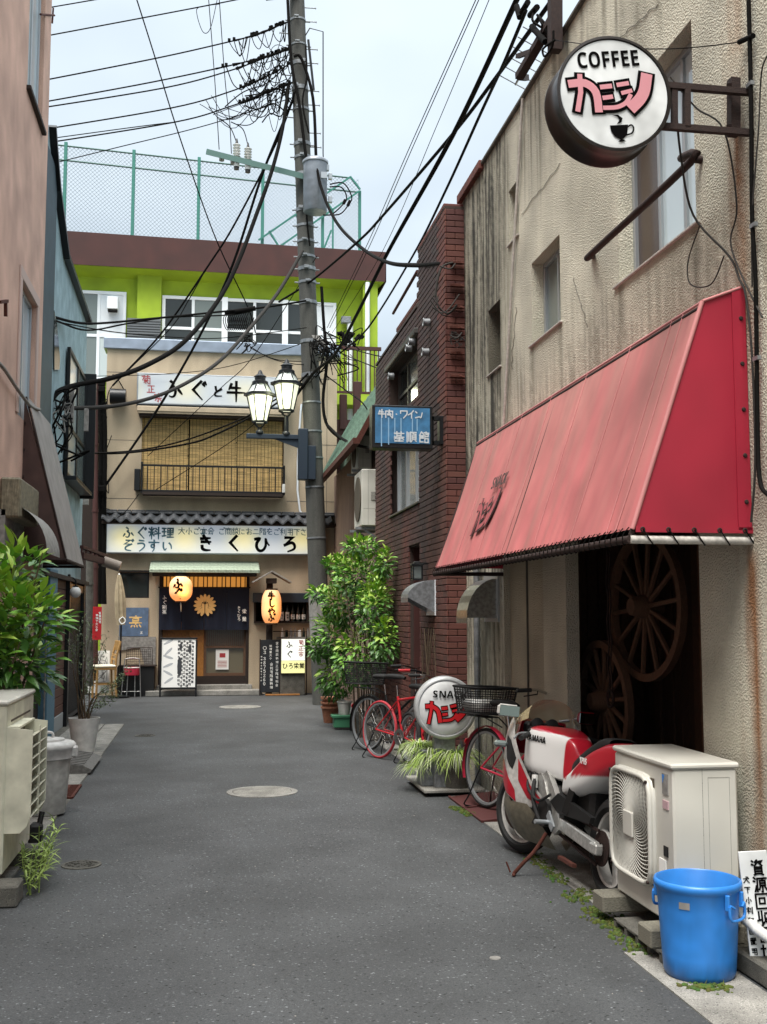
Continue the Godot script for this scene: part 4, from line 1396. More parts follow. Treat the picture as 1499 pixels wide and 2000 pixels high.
func build_restaurant() -> void:
	var g := Image.create(64, 64, false, Image.FORMAT_RGB8)
	for y in 64:
		for x in 64:
			var q := pow(0.5 + 0.5 * cos(x / 64.0 * TAU), 1.4) * pow(0.5 + 0.5 * cos((y / 64.0 - 0.5) * TAU), 0.5)
			g.set_pixel(x, y, Color(0.62, 0.68, 0.76).lerp(Color(1.0, 0.93, 0.6), q))
	T["tubes"] = ImageTexture.create_from_image(g)
	for k in 2:
		var m := mt("lit_sign_%d" % k, ["dedcd2", "bfc2c2"][k], 0.35, 0, {"t": "soft", "s": V(1)})
		m.albedo_texture = null
		m.emission_enabled = true
		m.emission_operator = BaseMaterial3D.EMISSION_OP_MULTIPLY
		m.emission = Color.WHITE
		m.emission_texture = T.tubes
		m.emission_energy_multiplier = [0.16, 0.1][k]
		m.uv1_triplanar = true
		m.uv1_world_triplanar = true
		m.uv1_scale = Vector3(0.82, 1.5, 1)
		m.uv1_offset = Vector3(0.36, [0.5 - 1.5 * 3.21, 0.5 - 1.5 * 6.35][k], 0)
	var t := thing("restaurant", "two storey beige restaurant with bamboo blinds at the end of the lane", "building", Vector3(0.3, 0, RZ))
	nz.seed = 8
	nz.frequency = 1.0
	var cf := func(p: Vector3):
		var q := 0.97 - 0.1 * maxf(0, nz.get_noise_2d(p.x * 6.0, p.y * 0.3)) - 0.06 * maxf(0, nz.get_noise_2d(p.x, p.y))
		if p.y > 6.7:
			q -= 0.12 * maxf(0, nz.get_noise_2d(p.x * 9.0, 3.0))
		return Color(q, q * 0.995, q * 0.98)
	var b := Mb.new()
	var holes := [Rect2(0.75, 4.2, 2.98, 1.6), Rect2(1.18, 0.2, 1.85, 2.32), Rect2(0.36, 1.99, 0.6, 0.53), Rect2(3.13, 1.47, 1.17, 0.6)]
	wall(b, Vector3(-2.1, 0, RZ), Vector3.RIGHT, Vector3.UP, 4.87, 7.3, holes, 0.12, cf, 0.22)
	b.fq(Vector3(-2.1, 0, RZ), Vector3(-2.1, 7.3, RZ), Vector3(-2.1, 7.3, -29), Vector3(-2.1, 0, -29), Vector3.LEFT)
	b.fq(Vector3(2.77, 0, RZ), Vector3(2.77, 7.3, RZ), Vector3(2.77, 7.3, -29), Vector3(2.77, 0, -29), Vector3.RIGHT)
	b.fq(Vector3(-2.1, 7.3, RZ), Vector3(2.77, 7.3, RZ), Vector3(2.77, 7.3, -29), Vector3(-2.1, 7.3, -29), Vector3.UP)
	part("wall", b, M.stucco_smooth, t)
	b = Mb.new()
	for y in [5.28, 6.72, 4.05]:
		fx(b, -2.1, -1.42, y, y + 0.012, 0.0005, 0.002)
		fx(b, 1.7, 2.77, y, y + 0.012, 0.0005, 0.002)
	fx(b, 2.55, 2.56, 3.8, 7.2, 0.0005, 0.002)
	stuff(part("joint_lines", b, M.dark_concrete, t))
	b = Mb.new()
	fx(b, -2.17, 2.84, 7.22, 7.46, -0.5, 0.06, 0.015)
	part("metal_cap", b, M.cap_metal, t)
	b = Mb.new()
	fx(b, -2.0, 2.7, 0.0, 3.4, -1.4, -1.3)
	fx(b, -1.8, 2.4, 4.0, 6.0, -0.5, -0.4)
	part("inner_wall", b, M.void, t)
	# upper window: blinds, railing, hood
	var seg := [[-1.36, -0.385], [-0.355, 0.63], [0.645, 1.61]]
	for s in seg:
		b = Mb.new()
		for k in 126:
			var y := 4.23 + k * 0.0125
			var x: float = s[0]
			while x < s[1] - 0.02:
				var e: float = minf(x + rr(0.12, 0.4), s[1])
				var q := rr(0.55, 1.1)
				b.col = Color(0.74 * q, 0.5 * q, 0.2 * q)
				fx(b, x, e, y, y + 0.0098, -0.07 + rr(-0.003, 0.003), -0.06)
				x = e
		var bl := part("bamboo_blind", stuffed(b), M.reed, t)
		b = Mb.new()
		var x2: float = s[0] + 0.05
		while x2 < s[1]:
			fx(b, x2, x2 + 0.006, 4.22, 5.8, -0.058, -0.054)
			x2 += 0.075
		stuff(part("string", b, M.dark_wood, bl))
	b = Mb.new()
	fx(b, -1.42, 1.66, 5.82, 5.86, -0.1, 0.3, 0.004)
	fx(b, -1.44, 1.68, 5.86, 5.97, -0.05, 0.32, 0.01)
	part("window_hood", b, M.stucco_smooth, t)
	b = Mb.new()
	fx(b, -1.4, 1.66, 5.77, 5.82, 0.0, 0.26)
	part("hood_batten", b, M.dark_wood, t)
	var rail := thing("balcony_rail", "black metal window railing in front of the bamboo blinds", "railing", Vector3(0.15, 4.2, RZ))
	b = Mb.new()
	fx(b, -1.34, 1.64, 4.71, 4.75, 0.26, 0.3, 0.004)
	fx(b, -1.34, 1.64, 4.18, 4.22, 0.26, 0.3, 0.004)
	fx(b, -1.34, -1.3, 4.15, 4.8, 0.26, 0.3, 0.004)
	fx(b, 1.6, 1.64, 4.15, 4.78, 0.26, 0.3, 0.004)
	for x in [-1.34, 1.6]:
		fx(b, x, x + 0.04, 4.71, 4.75, 0, 0.26)
		fx(b, x, x + 0.04, 4.18, 4.22, 0, 0.26)
	part("rail_frame", b, M.black_metal, rail)
	b = Mb.new()
	fx(b, -1.3, 1.6, 4.12, 4.18, 0.02, 0.3)
	part("sill_board", b, M.dark_wood, rail)
	var bm := Mb.new()
	bm.box(Vector3.ZERO, Vector3(0.018, 0.49, 0.018))
	var bmesh := bm.mesh()
	for k in 22:
		piece("bar", bmesh, M.black_metal, Transform3D(Basis(), Vector3(-1.2 + k * 0.132, 4.465, RZ + 0.28)), rail)
	b = Mb.new()
	fx(b, -1.47, -1.35, 4.2, 4.65, 0.02, 0.3, 0.01)
	single("shutter_box", b, M.black_metal, "black box at the left end of the window railing", "box")
	b = Mb.new()
	fx(b, 1.58, 1.64, 4.2, 4.38, 0.31, 0.34, 0.008)
	single("white_plate", b, M.white_plastic, "small white plate on the right end of the window railing", "plate")
	# upper sign
	t = thing("upper_sign", "wide lit white shop sign above the bamboo blinds, black brush lettering", "sign", Vector3(0.2, 6.02, RZ))
	b = Mb.new()
	fx(b, -1.46, 1.75, 6.02, 6.69, 0.02, 0.22, 0.01)
	part("sign_box", b, M.alu, t)
	b = Mb.new()
	fx(b, -1.43, 1.72, 6.05, 6.66, 0.2, 0.224)
	part("sign_face", b, M.lit_sign_1, t)
	b = Mb.new()
	fx(b, -1.46, 1.75, 5.975, 6.018, 0.0, 0.24)
	part("base_rail", b, M.black_metal, t)
	var xf := Transform3D(Basis(), Vector3(0, 0, RZ + 0.228))
	b = Mb.new()
	words(b, "ふぐ", xf, -0.92, 6.56, 0.42, 0.06, 0.5, 0.0, 0.8)
	words(b, "と", xf, 0.08, 6.47, 0.26, 0.048, 0.4, 0.0, 0.8)
	words(b, "牛", xf, 0.38, 6.56, 0.42, 0.058, 0.5, 0.0, 0.8)
	words(b, "し", xf, 0.82, 6.5, 0.34, 0.054, 0.5, 0.0, 0.8)
	words(b, "ゃぶ", xf, 1.1, 6.48, 0.26, 0.04, 0.3, 0.0, 0.8)
	part("lettering", b, M.ink, t)
	b = Mb.new()
	words(b, "菊", xf, -1.37, 6.64, 0.19, 0.02, 0.2, 0, 0.3)
	words(b, "正", xf, -1.25, 6.43, 0.17, 0.02, 0.2, 0, 0.3)
	words(b, "宗", xf, -1.11, 6.26, 0.18, 0.02, 0.2, 0, 0.3)
	part("lettering", b, M.sign_red, t, false, "red characters down the left end")
	panel_light("sign_light", Vector3(0.15, 6.35, RZ + 0.26), 3.1, 0.55, 0.15, "fff3c8")
	# lower sign
	t = thing("lower_sign", "long lit cream shop sign below the tiled eave, black and blue lettering", "sign", Vector3(0.2, 2.9, RZ))
	b = Mb.new()
	fx(b, -2.02, 2.5, 2.9, 3.52, 0.0, 0.2, 0.01)
	part("sign_box", b, M.alu, t)
	b = Mb.new()
	fx(b, -2.0, 2.48, 2.925, 3.5, 0.19, 0.205)
	part("sign_face", b, M.lit_sign_0, t)
	xf.origin.z = RZ + 0.209
	b = Mb.new()
	words(b, "ふぐ料理", xf, -1.7, 3.455, 0.25, 0.034, 0.265, 0.0, 0.6)
	words(b, "ぞうすい", xf, -1.7, 3.19, 0.24, 0.034, 0.265, 0.0, 0.6)
	words(b, "大小ご宴会", xf, -0.56, 3.45, 0.14, 0.016, 0.15, 0.0, 0.3)
	words(b, "ご商談にお二階をご利用下さい", xf, 0.26, 3.455, 0.14, 0.015, 0.143, 0.0, 0.3)
	part("lettering", b, M.sign_blue, t, false, "small grey blue characters")
	b = Mb.new()
	words(b, "きくひろ", xf, -0.16, 3.3, 0.33, 0.064, 0.58, 0.0, 0.7)
	part("lettering", b, M.ink, t, false, "large black characters")
	panel_light("sign_light", Vector3(0.24, 3.2, RZ + 0.25), 4.4, 0.5, 0.25, "fff0c0")
	# tiled eave
	t = thing("tiled_eave", "narrow eave of dark grey wavy clay tiles above the lower sign", "roof", Vector3(0.3, 3.53, RZ))
	b = Mb.new()
	var fn := func(u: float, w: float): return Vector3((u - 0.5) * 0.24, 0.04 * sin(u * TAU + 0.9) + w * 0.16, 0.4 - w * 0.4)
	b.sheet(fn, 14, 2)
	for k in 14:
		var p: Vector3 = fn.call(k / 14.0, 0.0)
		var q: Vector3 = fn.call((k + 1) / 14.0, 0.0)
		b.fq(p, q, q - Vector3(0, 0.035, 0), p - Vector3(0, 0.035, 0), Vector3.BACK)
	var tile := b.mesh()
	for k in 20:
		piece("roof_tile", tile, [M.roof_tile, M.roof_tile_b][k % 3 % 2], Transform3D(Basis(Vector3.BACK, rr(-0.02, 0.02)), Vector3(-1.98 + k * 0.236, 3.59, RZ + 0.04 + rr(0, 0.012))), t)
	var cap := Mb.new()
	cap.bev(Vector3.ZERO, Vector3(0.28, 0.05, 0.16), 0.012)
	cap.bev(Vector3(0, 0.045, -0.02), Vector3(0.275, 0.035, 0.12), 0.01)
	var capm := cap.mesh()
	for k in 17:
		piece("ridge_tile", capm, [M.roof_tile, M.roof_tile_b][k % 2], Transform3D(Basis(), Vector3(-1.95 + k * 0.283, 3.755, RZ + 0.06)), t)
	b = Mb.new()
	fx(b, -2.1, 2.76, 3.5, 3.56, 0, 0.36)
	part("fascia_board", b, M.dark_wood, t)
	# porch roof and entrance
	t = thing("porch_roof", "small pale green copper porch roof over the restaurant curtain", "roof", Vector3(0, 2.55, RZ))
	b = Mb.new()
	for k in 4:
		var a := Vector3(0, 2.76 - k * 0.05, RZ + k * 0.13)
		b.fq(a + Vector3(-1.1, 0, 0), a + Vector3(1.1, 0, 0), a + Vector3(1.12, -0.05, 0.14), a + Vector3(-1.12, -0.05, 0.14), Vector3(0, 1, 0.4))
		b.rbox(-1.12, 1.12, a.y - 0.07, a.y - 0.05, a.z + 0.13, a.z + 0.142)
	b.rbox(-1.12, 1.12, 2.5, 2.56, RZ + 0.5, RZ + 0.53, 0.008)
	part("copper_sheet", b, M.copper_green, t)
	b = Mb.new()
	b.rbox(-1.06, 1.06, 2.44, 2.5, RZ + 0.05, RZ + 0.46)
	for x in [-1.0, -0.5, 0, 0.5, 1.0]:
		b.rbox(x - 0.03, x + 0.03, 2.46, 2.52, RZ + 0.0, RZ + 0.5)
	part("rafters", b, M.dark_wood, t)
	t = thing("entrance", "wooden sliding door entrance behind the navy curtain", "entrance", Vector3(0, 0.2, RZ))
	b = Mb.new()
	fx(b, -0.93, -0.85, 0.2, 2.52, -0.16, 0.01, 0.005)
	fx(b, 0.87, 0.93, 0.2, 2.52, -0.16, 0.01, 0.005)
	fx(b, -0.85, 0.87, 2.14, 2.2, -0.14, -0.02)
	part("door_frame", b, M.dark_wood, t)
	b = Mb.new()
	fx(b, -0.85, -0.02, 0.36, 1.5, -0.16, -0.12)
	part("wood_panel", b, M.honey_wood, t)
	b = Mb.new()
	fx(b, -0.3, 0.0, 0.36, 2.1, -0.12, -0.08, 0.006)
	part("door_stile", b, M.honey_wood, t)
	b = Mb.new()
	fx(b, -0.85, 0.9, 0.2, 0.37, -0.14, -0.07)
	part("door_rail", b, M.dark_wood, t)
	b = Mb.new()
	fx(b, 0.04, 0.87, 0.37, 2.1, -0.16, -0.15)
	part("door_glass", b, M.olive_glass, t)
	b = Mb.new()
	fx(b, 0.0, 0.05, 0.3, 2.1, -0.13, -0.09)
	fx(b, 0.82, 0.87, 0.3, 2.1, -0.13, -0.09)
	fx(b, 0.05, 0.82, 0.95, 0.99, -0.13, -0.09)
	fx(b, 0.05, 0.82, 0.37, 0.43, -0.13, -0.09)
	part("door_leaf", b, M.old_wood, t)
	bm = Mb.new()
	bm.box(Vector3.ZERO, Vector3(0.016, 1.12, 0.02))
	bmesh = bm.mesh()
	for k in 19:
		piece("slat", bmesh, M.old_wood, Transform3D(Basis(), Vector3(0.075 + k * 0.04, 1.55, RZ - 0.115)), t)
	b = Mb.new()
	fx(b, -0.85, 0.87, 2.2, 2.44, -0.16, -0.15)
	part("transom_glass", b, M.warm_glass, t)
	bm = Mb.new()
	bm.box(Vector3.ZERO, Vector3(0.022, 0.24, 0.03))
	bmesh = bm.mesh()
	for k in 18:
		piece("transom_bar", bmesh, M.old_wood, Transform3D(Basis(), Vector3(-0.8 + k * 0.096 + rr(-0.015, 0.015), 2.32, RZ - 0.1)), t)
	b = Mb.new()
	fx(b, 0.25, 0.52, 0.5, 0.92, -0.125, -0.122)
	single("door_notice", b, M.paper, "white paper notice with red print taped to the lattice door", "notice")
	b = Mb.new()
	fx(b, 0.33, 0.45, 0.75, 0.84, -0.121, -0.12)
	for k in 5:
		fx(b, 0.29, 0.48, 0.55 + k * 0.03, 0.56 + k * 0.03, -0.121, -0.12)
	var nt := get_node("door_notice")
	stuff(part("print", b, M.sign_red, nt))
	b = Mb.new()
	b.rbox(-0.95, 1.0, 0.0, 0.2, RZ - 0.15, RZ + 0.16, 0.01)
	part("step", b, M.concrete, t)
	b = Mb.new()
	b.rbox(-1.15, 1.2, 0.0, 0.11, RZ + 0.16, RZ + 0.5, 0.012)
	part("step", b, M.concrete, t)
	build_noren()
	build_front()
func stuffed(b: Mb) -> Mb:
	return b

func build_noren() -> void:
	var t := thing("noren_curtain", "navy blue split door curtain with gold crest and white characters", "curtain", Vector3(0, 2.2, RZ + 0.06))
	var wave := func(x: float, y: float): return 0.014 * sin(x * 11.0 + 0.6) * (2.4 - y) + 0.008 * sin(x * 27.0) * (2.4 - y)
	for k in 4:
		var x0 := -0.93 + k * 0.465
		var b := Mb.new()
		b.sheet(func(u, w):
			var x: float = x0 + 0.458 * u
			var y := lerpf(1.33, 2.2, w)
			return Vector3(x, y, RZ + 0.07 + wave.call(x, y)), 24, 10)
		part("curtain_panel", b, M.navy, t)
	var b := Mb.new()
	b.cyl(Vector3(-0.95, 2.21, RZ + 0.07), Vector3(0.95, 2.21, RZ + 0.07), 0.014, 8)
	part("pole", b, M.dark_wood, t)
	b = Mb.new()
	var xf := Transform3D(Basis(), Vector3(0, 0, RZ + 0.112))
	words(b, "ふぐ割烹", xf, -0.86, 2.04, 0.085, 0.011, 0.0, -0.1, 0.3)
	words(b, "きくひろ", xf, 0.68, 1.82, 0.07, 0.009, 0.0, -0.078, 0.3)
	words(b, "栄業", xf, 0.78, 1.76, 0.09, 0.012, 0.0, -0.16, 0.3)
	part("lettering", b, M.paper, t)
	# crest: a ring of rounded petals round a heart-shaped centre
	b = Mb.new()
	var o := Vector3(0.01, 1.84, RZ + 0.112)
	for k in 15:
		var a := lerpf(-PI * 0.40, PI * 1.40, k / 14.0)
		var pl := PackedVector2Array()
		for j in 9:
			var q := PI * j / 8.0
			pl.append(Vector2(0.15 + 0.085 * sin(q), -0.034 * cos(q)))
		pl.append(Vector2(0.085, 0.012))
		pl.append(Vector2(0.085, -0.012))
		b.prism(pl, Transform3D(Basis(Vector3.BACK, a), o + Vector3(0, 0, 0.003 * (k % 2))), 0.004)
	for k in 11:
		var a := lerpf(-PI * 0.3, PI * 1.3, k / 10.0)
		var pl := PackedVector2Array()
		for j in 9:
			var q := PI * j / 8.0
			pl.append(Vector2(0.1 + 0.04 * sin(q), -0.022 * cos(q)))
		pl.append(Vector2(0.055, 0.0))
		b.prism(pl, Transform3D(Basis(Vector3.BACK, a), o + Vector3(0, 0, 0.004)), 0.004)
	for s in [-1, 1]:
		var pl := PackedVector2Array([Vector2(s * 0.008, 0.04), Vector2(s * 0.035, 0.06), Vector2(s * 0.066, 0.04), Vector2(s * 0.062, -0.02), Vector2(s * 0.035, -0.1), Vector2(s * 0.008, -0.16)])
		b.prism(pl, Transform3D(Basis(), o + Vector3(0, -0.02, 0.01)), 0.004)
	part("crest", b, M.gold_print, t)

func paper_lantern(o: Vector3, R: float, h: float, label: String, cols: Array, gs: float, round_end: float) -> Node3D:
	var t := thing("paper_lantern", label, "lantern", o, "paper lanterns at the restaurant door")
	var prof := []
	var fr := func(y: float): 
		var q := clampf(absf(y) / (h * 0.5), 0.0, 1.0)
		return R * (1.0 - round_end * pow(q, 3.2 if round_end < 0.6 else 2.2))
	for k in 37:
		var y := -h * 0.5 + h * k / 36.0
		prof.append(Vector2(fr.call(y) - (0.003 if k % 2 else 0.0), y))
	var b := Mb.new()
	b.lathe(prof, Transform3D(Basis(), o), 28)
	part("paper_shade", b, M.lantern_paper, t)
	b = Mb.new()
	for s in [-1, 1]:
		var q: float = fr.call(h * 0.5) * 1.02
		b.lathe([Vector2(0, -0.02), Vector2(q, -0.02), Vector2(q, 0.02), Vector2(0, 0.02)], Transform3D(Basis(), o + Vector3(0, s * (h * 0.5 + 0.01), 0)), 20)
	b.cyl(o + Vector3(0, h * 0.5, 0), o + Vector3(0, h * 0.5 + 0.09, 0), 0.008, 6)
	part("rim", b, M.dark_wood, t)
	for c in cols:
		b = Mb.new()
		words(b, c[0], Transform3D(), c[1], c[2], gs, gs * 0.2, 0.0, -c[3], 0.6)
		roll_on(b, o, R, func(y): return fr.call(y) + 0.006)
		part("lettering", b, M.ink, t)
	return t

func build_front() -> void:
	var b: Mb
	var t := paper_lantern(Vector3(-0.48, 2.17, RZ + 0.5), 0.235, 0.5, "round glowing paper lantern hanging left above the navy curtain", [["ふぐ", -0.17, 0.21, 0.2]], 0.22, 0.55)
	b = Mb.new()
	b.tube([Vector3(-0.48, 1.9, RZ + 0.5), Vector3(-0.475, 1.84, RZ + 0.5), Vector3(-0.47, 1.7, RZ + 0.5)], [0.008, 0.016, 0.003], 6)
	part("tassel", b, M.paper, t)
	lamp("lantern_light", Vector3(-0.4, 2.1, RZ + 0.78), 0.06, "ffb050", 0.15)
	t = paper_lantern(Vector3(1.36, 1.81, RZ + 0.62), 0.205, 0.68, "tall glowing paper lantern with black brush characters on the right of the door", [["牛しゃぶ", -0.1, 0.31, 0.152]], 0.17, 0.4)
	lamp("lantern_light", Vector3(1.36, 1.81, RZ + 0.95), 0.05, "ffb050", 0.15)
	t = thing("lantern_post", "dark post with a little grey gabled roof holding the tall paper lantern", "post", Vector3(1.34, 0, RZ + 0.5))
	b = Mb.new()
	b.rbox(1.27, 1.4, 0, 2.36, RZ + 0.3, RZ + 0.42, 0.006)
	part("post", b, M.dark_wood, t)
	for s in [-1, 1]:
		b = Mb.new()
		b.bar(Vector3(1.36, 2.53, RZ + 0.5), Vector3(1.36 + s * 0.4, 2.3, RZ + 0.5), 0.55, 0.03, Vector3.UP, 0.004)
		part("roof_board", b, M.weathered, t)
	b = Mb.new()
	b.bar(Vector3(1.36, 2.34, RZ + 0.3), Vector3(1.36, 2.34, RZ + 0.7), 0.2, 0.1)
	part("bracket", b, M.dark_wood, t)
	b = Mb.new()
	b.bar(Vector3(1.3, 1.3, RZ + 0.4), Vector3(1.36, 1.42, RZ + 0.62), 0.03, 0.03)
	part("strut", b, M.dark_wood, t)
	# crate-like sign box, black board
	t = thing("lit_box_sign", "small lit white and yellow box sign beside the pole foot", "sign", Vector3(1.81, 0.44, RZ + 0.6))
	b = Mb.new()
	b.rbox(1.555, 2.065, 0.44, 1.16, RZ + 0.5, RZ + 0.66, 0.01)
	part("sign_box", b, M.dark_alu, t)
	b = Mb.new()
	b.rbox(1.57, 2.05, 0.71, 1.145, RZ + 0.655, RZ + 0.668)
	part("sign_face", b, M.lit_white, t)
	b = Mb.new()
	b.rbox(1.57, 2.05, 0.455, 0.705, RZ + 0.655, RZ + 0.668)
	part("sign_face", b, M.lit_yellow, t, false, "yellow lower half")
	var xf := Transform3D(Basis(), Vector3(0, 0, RZ + 0.671))
	b = Mb.new()
	words(b, "ふぐ", xf, 1.66, 1.1, 0.14, 0.02, 0, -0.19, 0.6)
	words(b, "ひろ栄業", xf, 1.59, 0.66, 0.11, 0.014, 0.115, 0, 0.5)
	part("lettering", b, M.ink, t)
	b = Mb.new()
	words(b, "菊正宗", xf, 1.92, 1.13, 0.1, 0.012, 0, -0.12, 0.2)
	part("lettering", b, M.sign_red, t)
	panel_light("box_sign_light", Vector3(1.81, 0.8, RZ + 0.7), 0.45, 0.65, 0.05, "fff6d0")
	t = thing("stone_stand", "grey stone block under the lit box sign", "stand", Vector3(1.81, 0, RZ + 0.55))
	b = Mb.new()
	b.rbox(1.56, 2.06, 0, 0.44, RZ + 0.4, RZ + 0.62, 0.012)
	part("block", b, M.dark_concrete, t)
	b = Mb.new()
	b.bev(Vector3(1.6, 0.02, RZ + 0.66), Vector3(0.7, 0.03, 0.06), 0.004)
	part("plank", b, M.honey_wood, t)
	t = thing("pipe_frame", "thin dark pipe frame around the lit box sign", "frame", Vector3(1.8, 0, RZ + 0.42))
	b = Mb.new()
	b.tube([Vector3(2.1, 0, RZ + 0.5), Vector3(2.1, 1.3, RZ + 0.5), Vector3(1.4, 1.3, RZ + 0.5)], 0.012, 6)
	part("pipe", b, M.dark_rust, t)
	t = thing("menu_blackboard", "tall blackboard with white handwriting left of the lit box sign", "blackboard", Vector3(1.36, 0.05, RZ + 0.6))
	b = Mb.new()
	b.rbox(1.14, 1.55, 0.06, 1.13, RZ + 0.52, RZ + 0.55, 0.004)
	part("board", b, M.blackboard, t)
	b = Mb.new()
	for q in [[1.13, 1.15], [1.54, 1.56]]:
		b.rbox(q[0], q[1], 0.0, 1.14, RZ + 0.515, RZ + 0.56)
	part("frame", b, M.dark_wood, t)
	b = Mb.new()
	xf.origin.z = RZ + 0.553
	words(b, "〇3", xf, 1.2, 1.0, 0.07, 0.009, 0, -0.09, 0)
	words(b, "3875260", xf, 1.2, 0.78, 0.065, 0.009, 0, -0.085, 0)
	words(b, "定料理業大小", xf, 1.33, 1.09, 0.05, 0.006, 0, -0.062, 0)
	words(b, "会利用階業料理", xf, 1.345, 0.66, 0.06, 0.007, 0, -0.078, 0)
	words(b, "宴会商談料理正宗階用利会", xf, 1.46, 1.09, 0.055, 0.006, 0, -0.078, 0)
	words(b, "料理宴会割烹下小大", xf, 1.155, 0.8, 0.03, 0.004, 0, -0.06, 0)
	stuff(part("chalk_writing", b, M.paper, t))
	# A-board with fish prints
	t = thing("menu_board", "white menu easel with fish prints and dense black characters before the step", "menu board", Vector3(-0.5, 0, RZ + 0.3))
	var tilt := Basis(Vector3.RIGHT, -0.09)
	var pf := Transform3D(tilt, Vector3(-0.5, 0.05, RZ + 0.62))
	b = Mb.new()
	b.bev(pf * Vector3(0, 0.62, 0), Vector3(0.68, 1.02, 0.025), 0.004, tilt)
	part("panel", b, M.paper, t)
	b = Mb.new()
	for q in [[-0.355, 0.52, 0.035, 1.14], [0.355, 0.52, 0.035, 1.14], [0, 1.12, 0.745, 0.03], [0, 0.12, 0.745, 0.035]]:
		b.bev(pf * Vector3(q[0], q[1], 0.008), Vector3(q[2], q[3], 0.045), 0.005, tilt)
	b.bar(pf * Vector3(-0.35, 1.05, -0.02), Vector3(-0.85, 0, RZ + 0.2), 0.03, 0.03)
	b.bar(pf * Vector3(0.35, 1.05, -0.02), Vector3(-0.15, 0, RZ + 0.2), 0.03, 0.03)
	part("frame", b, M.black_metal, t)
	b = Mb.new()
	xf = pf * Transform3D(Basis(), Vector3(0, 0, 0.014))
	for k in 6:
		words(b, "料理割烹牛肉宴会商談利用正宗菊資源場置階業".substr(k * 2, 12), xf, -0.02 + k * 0.055, 1.08 - (0.03 * (k % 2)), 0.05, 0.008, 0, -0.078, 0)
	for q in [[0.04, 0.95, 0.06, 0.14], [0.22, 0.9, 0.07, 0.16], [0.02, 0.55, 0.09, 0.4]]:
		var pl := PackedVector2Array()
		for j in 12:
			pl.append(Vector2(q[0] + cos(TAU * j / 12) * q[2] * 0.5, q[1] + sin(TAU * j / 12) * q[3] * 0.5))
		b.prism(pl, xf, 0.0)
	stuff(part("print", b, M.print_black, t))
	b = Mb.new()
	for q in [[-0.2, 1.05, 0.5], [-0.2, 0.86, 0.8], [-0.2, 0.74, -0.3], [-0.2, 0.58, 0.4], [-0.2, 0.42, -0.5], [-0.18, 0.28, 0.6]]:
		var pl := PackedVector2Array()
		for j in 14:
			var a := TAU * j / 14
			pl.append(Vector2(q[0], q[1]) + Vector2(cos(a) * 0.1 - (0.03 if j in [6, 8] else 0.0), sin(a) * 0.025).rotated(q[2]))
		b.prism(pl, xf, 0.0)
	stuff(part("print", b, M.print_gray, t))
	# small window, posters, boxes on the left
	t = thing("side_window", "small dark window with black frame left of the curtain", "window", Vector3(-1.44, 2, RZ))
	window(t, Vector3(-1.74, 1.99, RZ), Vector3.RIGHT, Vector3.UP, 0.6, 0.53, [], [], M.black_metal, [M.dark_glass], 0.035, 0.02)
	b = Mb.new()
	fx(b, -1.76, -1.11, 2.53, 2.56, 0, 0.1)
	part("lintel", b, M.black_metal, t)
	b = Mb.new()
	fx(b, -1.725, -1.14, 1.2, 1.79, 0.01, 0.03)
	t = single("blue_poster", b, M.poster_blue, "slate blue poster with gold brush character left of the door", "poster")
	b = Mb.new()
	glyph(b, "烹", Transform3D(Basis(), Vector3(0, 0, RZ + 0.033)), -1.53, 1.62, 0.26, 0.03, 0.6)
	part("lettering", b, M.gold_print, t)
	b = Mb.new()
	glyph(b, "正", Transform3D(Basis(), Vector3(0, 0, RZ + 0.033)), -1.3, 1.3, 0.05, 0.008, 0)
	part("seal", b, M.paper, t)
	b = Mb.new()
	var pl := PackedVector2Array([Vector2(-1.74, 0.9), Vector2(-1.3, 0.98), Vector2(-1.2, 0.6), Vector2(-0.98, 0.6), Vector2(-0.98, 1.19), Vector2(-1.74, 1.19)])
	b.prism(pl, Transform3D(Basis(), Vector3(0, 0, RZ + 0.01)), 0.02)
	single("grey_board", b, M.weathered, "plain grey board fixed under the slate blue poster", "board")
	b = Mb.new()
	b.rbox(-1.72, -0.98, 0, 0.6, RZ + 0.05, RZ + 0.42, 0.008)
	t = single("black_cabinet", b, M.black, "low black cabinet left of the menu easel", "cabinet")
	b = Mb.new()
	b.rbox(-1.7, -0.95, 0.6, 0.62, RZ + 0.03, RZ + 0.45)
	part("cabinet_top", b, M.dark_wood, t)
	t = thing("wire_rack", "small dark wire rack standing on the black cabinet", "rack", Vector3(-1.25, 0.62, RZ + 0.2))
	b = Mb.new()
	for k in 12:
		b.cyl(Vector3(-1.52 + k * 0.04, 0.62, RZ + 0.22), Vector3(-1.52 + k * 0.04, 0.94, RZ + 0.22), 0.004, 5)
	for k in 7:
		b.cyl(Vector3(-1.54, 0.64 + k * 0.05, RZ + 0.22), Vector3(-1.06, 0.64 + k * 0.05, RZ + 0.22), 0.004, 5)
	b.tube([Vector3(-1.55, 0.62, RZ + 0.22), Vector3(-1.55, 0.97, RZ + 0.22), Vector3(-1.04, 0.97, RZ + 0.22), Vector3(-1.04, 0.62, RZ + 0.22)], 0.01, 6)
	part("wires", b, M.dark_rust, t)
	stool(Vector3(-1.42, 0, RZ + 0.62))
	chair(Vector3(-1.93, 0, RZ + 0.75))
	# folded parasol
	t = thing("folded_parasol", "folded beige parasol on a black pole beside the small window", "parasol", Vector3(-1.66, 0, RZ + 0.7))
	b = Mb.new()
	b.sheet(func(u, w):
		var a: float = u * TAU
		var r := (0.03 + 0.065 * sin(minf(w * 1.35, 1.0) * PI * 0.62)) * (1.0 + 0.22 * sin(a * 7.0))
		if w > 0.86:
			r *= 0.75
		return Vector3(-1.7 + 0.06 * w + r * cos(a), 2.44 - w * 1.0, RZ + 0.7 + r * sin(a)), 56, 20)
	part("canopy", b, M.parasol, t)
	b = Mb.new()
